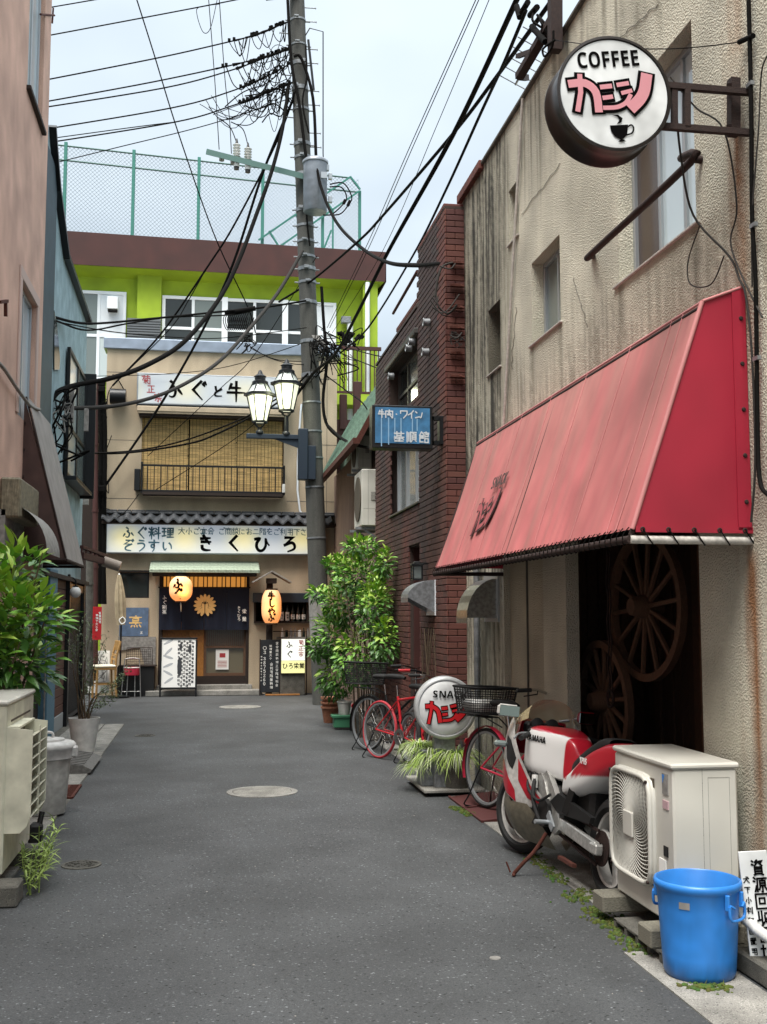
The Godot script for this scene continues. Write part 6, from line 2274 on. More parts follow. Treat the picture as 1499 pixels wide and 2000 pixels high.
	b.bar(pz(1434, 155, -4.97), pz(1434, 265, -4.97), 0.05, 0.05)
	part("bracket", b, M.dark_rust, t)
	# snack sign standing by the wall
	c = pz(872, 1383, -10.05)
	t = thing("snack_sign", "round white standing sign reading SNACK among the spider plants", "sign", Vector3(c.x, 0, -10.1))
	R = 0.287
	var tf := Basis(Vector3.UP, deg_to_rad(-6)) * Basis(Vector3.BACK, -0.04)
	ax = tf * Basis(Vector3.RIGHT, PI / 2)
	b = Mb.new()
	b.lathe([Vector2(0, -0.18), Vector2(R - 0.02, -0.18), Vector2(R, -0.16), Vector2(R, -0.02), Vector2(R - 0.012, 0.0), Vector2(R - 0.03, 0.002), Vector2(R - 0.035, -0.006), Vector2(R - 0.05, -0.004)], Transform3D(ax, c), 56)
	part("sign_box", b, M.alu_white, t)
	b = Mb.new()
	b.lathe([Vector2(R - 0.04, -0.008), Vector2(R - 0.05, 0.0), Vector2(R * 0.6, 0.014), Vector2(0, 0.018)], Transform3D(ax, c), 56)
	part("sign_face", b, M.sign_white, t)
	latin("lettering", "SNACK", M.ink, t, Transform3D(tf, c - t.position + tf * Vector3(0.03, 0.125, 0.026)), 0.062, 1.15)
	for k in 2:
		b = Mb.new()
		logo(b, Transform3D(tf, c + tf * Vector3(-0.19, -0.14, 0.021 + 0.003 * k)), 0.42, 0.02 if k == 0 else 0.0)
		part("lettering", b, M.ink if k == 0 else M.bright_red, t)
	b = Mb.new()
	b.rbox(c.x - 0.1, c.x + 0.1, 0.06, c.y - R + 0.02, -10.2, -10.1, 0.01)
	part("stand", b, M.galvanised, t)

func wire(called: String, label: String, r: float, pts: Array, m: Material = null, sub := 7, group := "overhead wires") -> Node3D:
	var l := []
	for p in pts:
		l.append(p if p is Vector3 else pz(p[0], p[1], p[2]))
	var b := Mb.new()
	b.tube(curve(l, sub), r, 6)
	return single(called, b, m if m else M.cable, label, "cable" if r > 0.02 else "wire", group)
func build_wires() -> void:
	var P := -20.4
	wire("overhead_wire", "topmost thin wire crossing the sky at the upper left corner", 0.011, [[60, 21, P], [183, 0, P], [330, -26, P]])
	wire("overhead_wire", "second wire from the top at the upper left, with a dark splice", 0.012, [[60, 76, P], [300, 31, P], [460, 0, P], [600, -30, P]])
	var main := [[[60, 162, P], [300, 115, P], [430, 86, P], [500, 68, P], [560, 44, P]], [[60, 204, P], [300, 160, P], [480, 121, P], [570, 95, P]], [[60, 214, P], [320, 172, P], [450, 138, P], [520, 112, P], [572, 92, P]], [[60, 257, P], [335, 211, P], [450, 179, P], [520, 150, P], [575, 120, P]], [[60, 284, P], [340, 239, P], [450, 208, P], [530, 178, P], [575, 160, P]], [[60, 276, P], [250, 250, P], [345, 238, P]], [[60, 330, P], [230, 288, P], [410, 243, P], [580, 188, P]]]
	var names := ["uppermost of the clamped wires reaching the pole from the left", "wire with small clamps just above the thick spliced strand left of the pole", "thick spliced strand of wire reaching the pole from the left", "wire splitting into a fan of splices below the thick strand", "lowest heavily spliced wire reaching the pole from the left", "thin wire doubling the lowest spliced wire far left", "thin wire sagging to the pole just above the chain link fence"]
	for k in 7:
		wire("overhead_wire", names[k], 0.013 if k < 5 else 0.009, main[k])
	wire("overhead_wire", "long thin wire dropping from the top edge across the sky to the restaurant", 0.013, [[262, -20, -18.5], [300, 100, -19], [350, 262, -19.6], [420, 460, -20.6], [485, 600, -21.5], [500, 650, -22]])
	wire("overhead_wire", "left one of two thin vertical leads above the insulators", 0.009, [[407, -20, P], [420, 150, P], [429, 292, P]])
	wire("overhead_wire", "right one of two thin vertical leads above the insulators", 0.009, [[428, -20, P], [440, 150, P], [449, 230, P], [453, 300, P]])
	wire("overhead_wire", "small loop of wire hanging at the top edge", 0.007, [[425, 0, P], [412, 55, P], [398, 63, P], [386, 30, P], [390, 14, P], [430, 8, P]])
	wire("insulator_lead", "curved lead dropping onto the left insulator", 0.01, [[430, 232, P], [450, 248, P], [462, 275, -20.2]])
	wire("insulator_lead", "curved lead dropping onto the right insulator", 0.01, [[452, 238, P], [475, 252, P], [485, 283, -20.2]])
	wire("trunk_cable", "thickest black cable curving from the pole down to the blue building", 0.038, [[565, 165, -20.3], [553, 250, -20.1], [533, 330, -19.8], [505, 410, -19.4], [465, 515, -18.8], [425, 590, -18.2], [360, 668, -17.4], [290, 712, -16.8], [220, 738, -16.2], [150, 752, -15.8], [115, 765, -15.4], [98, 788, -15.2]])
	wire("trunk_cable", "second grey trunk cable from the pole to the left wall bracket", 0.032, [[592, 490, -20.2], [545, 570, -19.8], [490, 640, -19.2], [430, 705, -18.4], [365, 748, -17.6], [300, 776, -17.0], [230, 792, -16.4], [160, 797, -15.9], [110, 796, -15.6]], M.cable_gray)
	wire("trunk_cable", "straight black cable from the pole to the lower left corner of the restaurant", 0.026, [[573, 195, -20.3], [515, 336, -20.8], [458, 510, -21.5], [406, 627, -22.2], [340, 748, -22.8], [282, 840, -23.1], [200, 958, -23.2]])
	wire("service_cable", "twin service cable from the pole to the drum floodlight", 0.022, [[578, 178, -20.3], [540, 280, -20.6], [458, 440, -21.3], [403, 526, -21.9], [338, 622, -22.5], [293, 678, -22.8], [221, 753, -23.2]])
	wire("service_cable", "service wire drooping from the twin cable to the restaurant corner", 0.01, [[403, 526, -21.9], [370, 585, -22.2], [335, 640, -22.6], [250, 725, -23], [215, 762, -23.2], [210, 800, -23.3]])
	wire("cross_cable", "tangled wire crossing from the pink wall past the blue wall to the pole, upper strand", 0.02, [[-10, 606, -13.3], [60, 612, -14], [100, 618, -15], [175, 632, -16.5], [300, 622, -18], [420, 610, -19.2], [520, 600, -19.8], [600, 587, -20.2]])
	wire("cross_cable", "tangled wire crossing from the pink wall past the blue wall to the pole, lower strand", 0.014, [[0, 612, -13.3], [100, 624, -15], [170, 645, -16.5], [250, 632, -17.5], [330, 620, -18.4], [450, 615, -19.4], [500, 605, -19.9]])
	wire("cross_cable", "thin wire under the tangled crossing wires", 0.009, [[120, 630, -15.5], [220, 648, -17], [330, 658, -18.4], [440, 660, -19.4], [600, 640, -20.2]])
	wire("low_cable", "upper of two low black cables sagging past the bamboo blinds", 0.019, [[603, 729, -20.2], [545, 785, -20.4], [490, 815, -20.6], [430, 845, -20.8], [372, 866, -21], [254, 884, -21.4], [175, 884, -21.7], [140, 872, -20]])
	wire("low_cable", "lower of two low black cables sagging past the bamboo blinds", 0.016, [[650, 700, -20.2], [600, 752, -20.3], [540, 780, -20.5], [480, 815, -20.7], [372, 857, -21], [273, 879, -21.4], [170, 886, -21.7]])
	for q in [["thin wire slanting across the upper sign to the lamp arm", [[620, 500, -20.2], [500, 690, -21.5], [430, 760, -22.3], [290, 890, -23.2]]], ["thin wire slanting from the blinds up to the pole", [[640, 720, -20.2], [560, 770, -21], [470, 850, -22.4], [300, 960, -23.2]]], ["thin wire running across the top of the restaurant wall", [[175, 735, -23], [330, 730, -23.1], [450, 715, -22.6], [600, 668, -20.6]]], ["pale wire drooping from the railing box to the tiled eave", [[272, 965, -23.2], [245, 1000, -23], [215, 1020, -23.1]]], ["thin wire from the lamp to the twisted bundle", [[480, 670, -20.3], [530, 700, -20.3], [590, 712, -20.3], [640, 700, -20.3]]], ["twisted wire bridging the balcony and the pole", [[490, 680, -20.6], [540, 702, -20.5], [600, 706, -20.4], [612, 705, -20.3]]]]:
		wire("service_wire", q[0], 0.008, q[1])
	wire("right_cable", "thickest black cable running up from the pole beside the cream building", 0.027, [[560, 800, -20.5], [612, 730, -20.1], [655, 692, -19.2], [700, 610, -17.2], [760, 490, -14.8], [885, 265, -11.2], [1010, 0, -8.9], [1030, -45, -8.6]])
	wire("right_cable", "black cable crossing under the thickest one to the rooftop bracket", 0.02, [[545, 590, -20.6], [610, 548, -20.1], [700, 472, -17.0], [748, 422, -15.4], [881, 267, -11.6], [967, 155, -9.8], [1041, 53, -8.4], [1079, 0, -8.0]])
	wire("right_cable", "twisted black cable from the pole bundle to the rooftop bracket", 0.017, [[665, 690, -20.0], [720, 640, -18.5], [807, 500, -15.2], [871, 373, -12.8], [940, 221, -10.6], [983, 128, -9.2], [1007, 72, -8.6], [1028, 21, -8.2]])
	wire("right_cable", "left of a pair of fine wires rising to the top edge", 0.006, [[640, 640, -20.2], [718, 478, -17], [800, 290, -14], [930, 0, -11], [940, -30, -10.8]])
	wire("right_cable", "right of a pair of fine wires rising to the top edge", 0.006, [[645, 640, -20.2], [724, 478, -17], [806, 290, -14], [936, 0, -11], [946, -30, -10.8]])
	wire("right_cable", "single fine wire rising to the top edge beside the thick cable", 0.005, [[650, 650, -20.2], [748, 491, -17], [850, 255, -13.5], [956, 0, -11], [966, -30, -10.8]])
	wire("right_cable", "thick cable looping from the transformer to the brick pilaster bracket", 0.028, [[620, 330, -19.8], [628, 365, -19.7], [645, 410, -19.3], [670, 450, -18.4], [715, 490, -16.4], [760, 513, -14.4], [810, 518, -12.8], [858, 515, -11.4], [885, 513, -11.0]])
	wire("right_cable", "pair of wires crossing from the bundle to the brick wall, upper", 0.009, [[665, 672, -20], [700, 685, -18], [760, 698, -15.4], [830, 690, -13], [890, 655, -11.1]])
	wire("right_cable", "pair of wires crossing from the bundle to the brick wall, lower", 0.009, [[668, 690, -20], [710, 708, -18], [760, 722, -15.4], [830, 696, -13], [890, 660, -11.1]])
	wire("right_cable", "wire dropping from the bundle to the green roof eave", 0.012, [[640, 735, -20.2], [680, 765, -19.3], [710, 788, -18.0], [735, 830, -16.8]])
	wire("right_cable", "black cable from the pole to behind the blue sign", 0.026, [[640, 830, -20.1], [668, 856, -19.2], [700, 870, -17.4], [728, 876, -15.8]])
	# tangles
	var t := stuff(thing("wire_tangle", "tangle of splices, clamps and loops where the wires meet the pole top", "wires", pz(520, 150, P)))
	var b := Mb.new()
	for w in main.slice(0, 5):
		var l := []
		for p in w:
			l.append(pz(p[0], p[1], p[2]))
		var cv := curve(l, 24)
		for k in 26:
			var j := rng.randi_range(int(cv.size() * 0.55), cv.size() - 3)
			var p: Vector3 = cv[j]
			var d: Vector3 = (cv[j + 1] - cv[j]).normalized()
			if k % 2:
				b.cyl(p - d * 0.07, p + d * 0.12, rr(0.018, 0.034), 6, 0.012)
			else:
				b.bev(p + Vector3(0, 0.035, 0), Vector3(0.055, 0.06, 0.05), 0.008)
			if k % 3 == 0:
				var q: Vector3 = cv[mini(j + rng.randi_range(4, 16), cv.size() - 1)]
				var dr := rr(0.1, 0.5)
				b.tube(curve([p, p.lerp(q, 0.3) - Vector3(0, dr * 0.8, rr(-0.1, 0.1)), p.lerp(q, 0.7) - Vector3(0, dr, rr(-0.1, 0.1)), q], 5), rr(0.006, 0.011), 5)
	for k in 16:
		var p := pz(570 + rr(-12, 6), rr(70, 220), P + 0.15)
		var q := pz(rr(440, 540), rr(110, 245), P + rr(0, 0.3))
		b.tube(curve([p, p.lerp(q, 0.3) + Vector3(0, rr(-0.2, 0.4), 0), p.lerp(q, 0.7) - Vector3(0, rr(-0.1, 0.5), 0), q], 6), rr(0.006, 0.014), 5)
	for k in 9:
		b.tube(curve([pz(rr(380, 480), rr(180, 250), P), pz(rr(440, 520), rr(200, 250), P), pz(rr(500, 570), rr(150, 220), P)], 6), 0.007, 5)
	part("splices", b, M.cable, t)
	t = stuff(thing("wire_tangle", "bundle of pale and black wires bound round the pole below the roof line", "wires", pz(630, 690, -20.2)))
	b = Mb.new()
	for k in 34:
		var p := pz(615 + rr(-12, 25), 655 + rr(0, 40), -20.1)
		var q := pz(625 + rr(-20, 60), 690 + rr(-20, 70), -20.0)
		b.tube(curve([p, p.lerp(q, 0.5) + Vector3(rr(-0.15, 0.15), rr(-0.15, 0.15), rr(0, 0.2)), q], 6), rr(0.006, 0.012), 5)
	for k in 22:
		var p := pz(650 + rr(-10, 40), 670 + rr(-25, 40), -20.0)
		b.tube(curve([p, p + Vector3(rr(-0.3, 0.3), rr(-0.25, 0.2), 0), p + Vector3(rr(-0.3, 0.3), rr(-0.3, 0.1), 0.05)], 6), rr(0.006, 0.014), 5)
	for k in 10:
		b.cyl(pz(660 + k * 5, 660 + rr(-12, 18), -20), pz(666 + k * 5, 655 + rr(-12, 22), -20), 0.04, 7)
	part("strands", b, M.cable, t)
	b = Mb.new()
	for k in 14:
		var p := pz(612 + rr(-2, 14), 655, -20.12)
		var q := pz(632 + rr(-14, 18), 705, -20.1)
		b.tube(curve([p, p.lerp(q, 0.5) + Vector3(rr(-0.05, 0.12), 0, 0.08), q], 5), 0.009, 5)
	part("strands", b, M.weathered, t)
	t = stuff(thing("wire_tangle", "dark ball of looped wires hanging before the school windows", "wires", pz(462, 625, -20)))
	b = Mb.new()
	for k in 12:
		var x := 445 + k * 4
		b.tube(curve([pz(x, 605, -19.5), pz(x - 8, 625, -19.5), pz(x, 645, -19.5), pz(x + 8, 620, -19.5)], 5), 0.008, 5)
	b.cyl(pz(440, 612, -19.5), pz(500, 602, -19.5), 0.045, 8)
	for k in 12:
		var p := pz(485 + rr(-8, 10), 665 + rr(-12, 16), -20.2)
		b.tube(curve([p, p + Vector3(rr(-0.15, 0.15), rr(-0.2, 0.1), 0), p + Vector3(rr(-0.15, 0.15), rr(-0.15, 0.15), 0)], 5), 0.009, 5)
	part("strands", b, M.cable, t)
	t = stuff(thing("wire_tangle", "knot of thick looped cables and grey clamps on the blue wall", "wires", pz(115, 800, -15.4)))
	b = Mb.new()
	for k in 16:
		var p := pz(102 + rr(0, 35), 770 + rr(-10, 70), -15.3)
		b.tube(curve([p, p + Vector3(rr(-0.1, 0.2), rr(-0.3, 0.1), 0.05), p + Vector3(rr(-0.15, 0.1), rr(-0.5, -0.1), 0)], 6), rr(0.007, 0.015), 6)
	for q in [[100, 840, 130, 770, 120, 800], [110, 870, 150, 870, 160, 890], [112, 905, 140, 900, 175, 880]]:
		b.tube(curve([pz(q[0], q[1], -15.2), pz(q[4], q[5], -15.1), pz(q[2], q[3], -15.3)], 7), 0.015, 6)
	part("strands", b, M.cable, t)
	b = Mb.new()
	for q in [[136, 760, 146, 825], [164, 798, 174, 842], [90, 800, 96, 840]]:
		var a := pz(q[0], q[3], -15.35)
		var d := pz(q[2], q[1], -15.35)
		b.rbox(a.x, d.x, a.y, d.y, -15.4, -15.35, 0.006)
	for k in 8:
		var p := pz(105 + rr(0, 35), 780 + rr(-10, 50), -15.25)
		b.tube(curve([p, p + Vector3(rr(-0.1, 0.15), rr(-0.15, 0.1), 0.05), p + Vector3(rr(-0.1, 0.1), rr(-0.2, 0.1), 0)], 5), 0.009, 5)
	part("clamps", b, M.weathered, t)

# a skin over a flat outline (x, y), bulged along z by zf(x, y); s = -1 is the left side of a vehicle
func skin(b: Mb, poly: Array, zf: Callable, s: float, step := 0.04) -> void:
	var P := PackedVector2Array(poly)
	var pts := PackedVector2Array()
	for j in P.size():
		var a := P[j]
		var d := P[(j + 1) % P.size()]
		var k := maxi(1, ceili(a.distance_to(d) / step))
		for q in k:
			pts.append(a.lerp(d, float(q) / k))
	var r := Rect2(P[0], Vector2.ZERO)
	for p in P:
		r = r.expand(p)
	var y := r.position.y + step * 0.5
	while y < r.end.y:
		var x := r.position.x + step * 0.5
		while x < r.end.x:
			var p := Vector2(x, y)
			if Geometry2D.is_point_in_polygon(p, P):
				var near := false
				for q in pts:
					near = near or q.distance_to(p) < step * 0.45
				if not near:
					pts.append(p)
			x += step
		y += step
	var tr := Geometry2D.triangulate_delaunay(pts)
	var k0 := b.v.size()
	for p in pts:
		var z: float = zf.call(p.x, p.y)
		var gx: float = (zf.call(p.x + 0.005, p.y) - z) / 0.005
		var gy: float = (zf.call(p.x, p.y + 0.005) - z) / 0.005
		b.vert(Vector3(p.x, p.y, s * z), Vector3(-gx, -gy, s).normalized())
	for t in range(0, tr.size(), 3):
		var a := pts[tr[t]]
		var d := pts[tr[t + 1]]
		var e := pts[tr[t + 2]]
		if not Geometry2D.is_point_in_polygon((a + d + e) / 3.0, P):
			continue
		var ccw := (d - a).cross(e - a) > 0.0
		if ccw == (s > 0.0):
			b.i.append_array([k0 + tr[t], k0 + tr[t + 2], k0 + tr[t + 1]])
		else:
			b.i.append_array([k0 + tr[t], k0 + tr[t + 1], k0 + tr[t + 2]])
# superelliptic sections along x: [x, y, half width, half height]
func loft(b: Mb, secs: Array, power := 0.7, cf = null, nn := 32, sub := 6) -> void:
	var l := []
	for q in secs:
		l.append(Vector4(q[0], q[1], q[2], q[3]))
	l = curve(l, sub)
	var m := l.size() - 1
	b.sheet(func(u, w):
		var f: float = u * m
		var j := mini(int(f), m - 1)
		var q: Vector4 = l[j].lerp(l[j + 1], f - j)
		var a: float = w * TAU
		var c := cos(a)
		var s := sin(a)
		return Vector3(q.x, q.y + q.w * signf(s) * pow(absf(s), power), q.z * signf(c) * pow(absf(c), power)), m, nn, cf, secs[0][0] > secs[-1][0])
func wheel_parts(t: Node3D, o: Vector3, B: Basis, R: float, tr: float, rim_m: Material, tyre_m: Material, spokes: int, thick: float) -> void:
	var ax := Transform3D(B * Basis(Vector3.RIGHT, PI / 2), o)
	var prof := []
	for k in 13:
		var a := -PI / 2 + PI * k / 12 * 1.0
		prof.append(Vector2(R - tr + cos(a) * tr, sin(a) * tr * 0.9))
	prof.append(Vector2(R - tr * 1.3, tr * 0.6))
	prof.append(Vector2(R - tr * 1.3, -tr * 0.6))
	prof.append(prof[0])
	var b := Mb.new()
	b.lathe(prof, ax, 48)
	var ty := part("tyre", b, tyre_m, t, true)
	b = Mb.new()
	var ri := R - tr * 1.2
	b.lathe([Vector2(ri - 0.02, -tr * 0.5), Vector2(ri, -tr * 0.62), Vector2(ri + 0.006, -tr * 0.55), Vector2(ri + 0.006, tr * 0.55), Vector2(ri, tr * 0.62), Vector2(ri - 0.02, tr * 0.5), Vector2(ri - 0.02, -tr * 0.5)], ax, 48)
	if thick > 0.01:
		for k in spokes:
			var a := TAU * k / spokes + 0.3
			var d := B * Vector3(cos(a), sin(a), 0)
			b.bar(o + d * 0.03, o + d * (ri - 0.01), thick, thick * 0.7, B * Vector3.BACK, 0.006)
		b.lathe([Vector2(0, -0.04), Vector2(0.045, -0.04), Vector2(0.045, 0.04), Vector2(0, 0.04)], ax, 20)
	part("rim", b, rim_m, t, true)
	if thick <= 0.01:
		b = Mb.new()
		for k in spokes:
			var a := TAU * k / spokes
			var a2 := a + (0.5 if k % 2 else -0.5)
			var z := 0.03 if k % 4 < 2 else -0.03
			b.tube([o + B * Vector3(cos(a2) * 0.022, sin(a2) * 0.022, z), o + B * Vector3(cos(a) * ri, sin(a) * ri, 0)], 0.0014, 3, false)
		stuff(part("spokes", b, M.chrome, t, true))
		b = Mb.new()
		b.lathe([Vector2(0, -0.045), Vector2(0.018, -0.045), Vector2(0.022, -0.03), Vector2(0.016, 0), Vector2(0.022, 0.03), Vector2(0.018, 0.045), Vector2(0, 0.045)], ax, 14)
		part("hub", b, M.steel, t, true)

func build_moto() -> void:
	var fwd := Vector3(-0.066, 0, -0.998).normalized()
	var B := Basis(fwd, Vector3.UP, fwd.cross(Vector3.UP)) * Basis(Vector3.RIGHT, deg_to_rad(6.5))
	var t := thing("motorcycle", "white and red sports motorcycle on its side stand beside the air conditioner", "motorcycle", Vector3(2.29, 0, -6.88), "", B)
	var b := Mb.new()
	var steer := Basis(Vector3.UP, deg_to_rad(20))
	var st := func(p: Vector3): return Vector3(0.55, 0, 0) + steer * (p - Vector3(0.55, 0, 0))
	var fw := Node3D.new()
	fw.name = "front_wheel"
	t.add_child(fw)
	wheel_parts(fw, st.call(Vector3(0.7, 0.29, 0)), steer, 0.29, 0.055, M.moto_white, M.rubber, 3, 0.05)
	var rw := Node3D.new()
	rw.name = "rear_wheel"
	t.add_child(rw)
	wheel_parts(rw, Vector3(-0.68, 0.3, 0), Basis(), 0.3, 0.068, M.moto_white, M.rubber, 3, 0.055)
	for s in [-1.0, 1.0]:
		b = Mb.new()
		b.lathe([Vector2(0.06, -0.003), Vector2(0.135, -0.003), Vector2(0.135, 0.003), Vector2(0.06, 0.003)], Transform3D(steer * Basis(Vector3.RIGHT, PI / 2), st.call(Vector3(0.7, 0.29, s * 0.07))), 32)
		part("brake_disc", b, M.dark_rust, t, true)
		b = Mb.new()
		b.cyl(st.call(Vector3(0.7, 0.29, s * 0.1)), st.call(Vector3(0.6, 0.6, s * 0.1)), 0.028, 12)
		b.cyl(st.call(Vector3(0.6, 0.6, s * 0.1)), st.call(Vector3(0.52, 0.86, s * 0.1)), 0.021, 12)
		part("fork_leg", b, M.alu, t, true)
		b = Mb.new()
		b.tube(curve([st.call(Vector3(0.52, 0.84, s * 0.1)), st.call(Vector3(0.47, 0.84, s * 0.22)), st.call(Vector3(0.4, 0.815, s * 0.34))], 4), 0.012, 8)
		part("handlebar", b, M.black_metal, t, true)
		b = Mb.new()
		b.tube([st.call(Vector3(0.45, 0.833, s * 0.25)), st.call(Vector3(0.385, 0.81, s * 0.37))], 0.018, 10)
		b.bev(st.call(Vector3(0.475, 0.845, s * 0.2)), Vector3(0.06, 0.045, 0.05), 0.01)
		part("grip", b, M.rubber, t, true)
		b = Mb.new()
		b.tube(curve([st.call(Vector3(0.49, 0.84, s * 0.2)), st.call(Vector3(0.51, 0.83, s * 0.28)), st.call(Vector3(0.44, 0.8, s * 0.38))], 4), 0.007, 6)
		part("lever", b, M.alu, t, true)
		# mirror
		b = Mb.new()
		b.tube(curve([Vector3(0.66, 0.92, s * 0.13), Vector3(0.62, 0.94, s * 0.2), Vector3(0.58, 0.96, s * 0.25)], 4), 0.01, 8)
		part("mirror_stem", b, M.alu, t, true)
		b = Mb.new()
		b.bev(Vector3(0.57, 0.965, s * 0.29), Vector3(0.05, 0.085, 0.15), 0.02, Basis(Vector3.UP, s * 0.25))
		part("mirror_shell", b, M.moto_white if s < 0 else M.moto_red, t, true)
		b = Mb.new()
		b.bev(Vector3(0.543, 0.965, s * 0.287), Vector3(0.006, 0.072, 0.135), 0.002, Basis(Vector3.UP, s * 0.25))
		part("mirror_glass", b, M.mirror, t, true)
		# fairing
		var zf := func(x: float, y: float): return 0.14 + 0.33 * clampf(x - 0.17, 0.0, 0.36) - 1.0 * pow(maxf(0.0, x - 0.56), 2.0) - 0.3 * pow(maxf(0.0, 0.5 - y), 1.6) - 0.7 * pow(maxf(0.0, y - 0.74), 1.7)
		var zo := func(x: float, y: float): return zf.call(x, y) + 0.003
		b = Mb.new()
		skin(b, [Vector2(0.84, 0.72), Vector2(0.78, 0.84), Vector2(0.66, 0.92), Vector2(0.56, 0.9), Vector2(0.49, 0.78), Vector2(0.42, 0.67), Vector2(0.29, 0.53), Vector2(0.17, 0.45), Vector2(0.17, 0.37), Vector2(0.42, 0.36), Vector2(0.56, 0.42), Vector2(0.68, 0.55), Vector2(0.78, 0.62)], zf, s)
		part("side_fairing", b, M.moto_white, t, true)
		b = Mb.new()
		skin(b, [Vector2(0.75, 0.61), Vector2(0.66, 0.63), Vector2(0.55, 0.55), Vector2(0.45, 0.45), Vector2(0.44, 0.375), Vector2(0.56, 0.43), Vector2(0.68, 0.55)], zo, s)
		skin(b, [Vector2(0.44, 0.66), Vector2(0.41, 0.63), Vector2(0.3, 0.51), Vector2(0.19, 0.44), Vector2(0.2, 0.39), Vector2(0.32, 0.42), Vector2(0.42, 0.52)], zo, s)
		part("fairing_flash", b, M.moto_red, t, true)
		b = Mb.new()
		skin(b, [Vector2(0.64, 0.8), Vector2(0.53, 0.77), Vector2(0.46, 0.66), Vector2(0.49, 0.58), Vector2(0.58, 0.64)], zo, s, 0.03)
		part("air_duct", b, M.void, t, true)
		b = Mb.new()
		var zb := func(x: float, y: float): return 0.14 + 0.3 * clampf(x - 0.12, 0.0, 0.36) - 0.5 * pow(maxf(0.0, x - 0.48), 2.0) - 1.5 * pow(maxf(0.0, 0.36 - y), 1.8)
		skin(b, [Vector2(0.6, 0.45), Vector2(0.47, 0.375), Vector2(0.3, 0.385), Vector2(0.2, 0.33), Vector2(0.12, 0.22), Vector2(0.12, 0.13), Vector2(0.44, 0.13), Vector2(0.56, 0.2), Vector2(0.63, 0.33)], zb, s)
		part("belly_pan", b, M.moto_silver, t, true)
		b = Mb.new()
		b.prism(PackedVector2Array([Vector2(0.5, 0.76), Vector2(0.5, 0.64), Vector2(0.26, 0.5), Vector2(0.06, 0.3), Vector2(-0.08, 0.26), Vector2(-0.14, 0.3), Vector2(-0.13, 0.42), Vector2(0.0, 0.54), Vector2(0.12, 0.62), Vector2(0.3, 0.7)]), Transform3D(Basis(), Vector3(0, 0, s * 0.125 - 0.017)), 0.034)
		b.prism(PackedVector2Array([Vector2(0.38, 0.66), Vector2(0.24, 0.55), Vector2(0.1, 0.4), Vector2(0.06, 0.46), Vector2(0.14, 0.56), Vector2(0.3, 0.66)]), Transform3D(Basis(), Vector3(0, 0, s * 0.145 - 0.006)), 0.012)
		part("frame_beam", b, M.moto_alu, t, true)
		b = Mb.new()
		b.bar(Vector3(-0.1, 0.34, s * 0.12), Vector3(-0.7, 0.3, s * 0.135), 0.035, 0.075, Vector3.UP, 0.006)
		b.bev(Vector3(-0.7, 0.3, s * 0.14), Vector3(0.1, 0.06, 0.05), 0.008)
		part("swing_arm", b, M.moto_alu, t, true)
		b = Mb.new()
		b.cyl(Vector3(-0.04, 0.33, s * 0.16), Vector3(-0.06, 0.33, s * 0.27), 0.014, 8)
		b.bar(Vector3(-0.02, 0.38, s * 0.17), Vector3(-0.12, 0.3, s * 0.17), 0.012, 0.05)
		part("foot_peg", b, M.alu, t, true)
		b = Mb.new()
		b.cyl(Vector3(0.62, 0.74, s * 0.2), Vector3(0.61, 0.735, s * 0.27), 0.012, 8)
		b.bev(Vector3(0.6, 0.735, s * 0.31), Vector3(0.05, 0.045, 0.09), 0.015)
		part("turn_signal", b, M.gray_glass, t, true)
	# nose, screen, cockpit
	b = Mb.new()
	b.sheet(func(u, w):
		var a := lerpf(-1.45, 1.45, u)
		return Vector3(0.58 + (0.3 - 0.09 * w) * pow(cos(a), 0.8), lerpf(0.66, 0.91, w), 0.19 * sin(a) * (1.0 - 0.15 * w * w)), 24, 8)
	part("nose", b, M.moto_red, t, true)
	b = Mb.new()
	b.sheet(func(u, w):
		var a := lerpf(-1.5, 1.5, u)
		return Vector3(0.56 + (0.24 - 0.02 * w - 0.18 * w * w) * pow(cos(a), 0.8) - 0.08 * w, 0.87 + 0.2 * w * pow(cos(a), 0.45), 0.215 * sin(a) * (1.0 - 0.22 * w * w)), 28, 10)
	part("windscreen", b, M.smoke_screen, t, true)
	b = Mb.new()
	b.bev(Vector3(0.66, 0.86, 0), Vector3(0.12, 0.08, 0.24), 0.02)
	for z in [-0.07, 0.04]:
		b.lathe([Vector2(0.045, 0), Vector2(0.045, 0.05), Vector2(0, 0.055)], Transform3D(Basis(Vector3.BACK, PI / 2.4), Vector3(0.6, 0.88, z)), 16)
	b.bev(Vector3(0.52, 0.86, 0), Vector3(0.1, 0.03, 0.26), 0.01)
	part("cockpit", b, M.black, t, true)
	b = Mb.new()
	for k in 6:
		b.tube(curve([Vector3(0.5, 0.86, -0.12 + k * 0.05), Vector3(0.48, 0.9, rr(-0.1, 0.1)), Vector3(0.6, 0.84, rr(-0.12, 0.12))], 5), 0.006, 5)
	stuff(part("cables", b, M.cable, t, true))
	# tank
	b = Mb.new()
	var red := Color(0.45, 0.012, 0.03)
	loft(b, [[0.53, 0.7, 0.1, 0.09], [0.48, 0.725, 0.175, 0.15], [0.34, 0.735, 0.195, 0.165], [0.12, 0.73, 0.14, 0.155], [-0.05, 0.715, 0.085, 0.135], [-0.11, 0.69, 0.04, 0.08]], 0.42, func(p):
		var edge := smoothstep(0.866, 0.871, p.y + 0.12 * maxf(0.0, 0.05 - p.x))
		edge = maxf(edge, smoothstep(-0.015, -0.025, p.x))
		return Color(0.78, 0.78, 0.76).lerp(red, edge), 64, 16)
	part("tank", b, M.moto_paint, t, true)
	latin("lettering", "YAMAHA", M.ink, t, Transform3D(Basis(Vector3(-0.97, 0, 0.243), Vector3.UP, Vector3(-0.243, 0, -0.97)), Vector3(0.27, 0.815, -0.186)), 0.04, 0.95)
	# seat and tail
	b = Mb.new()
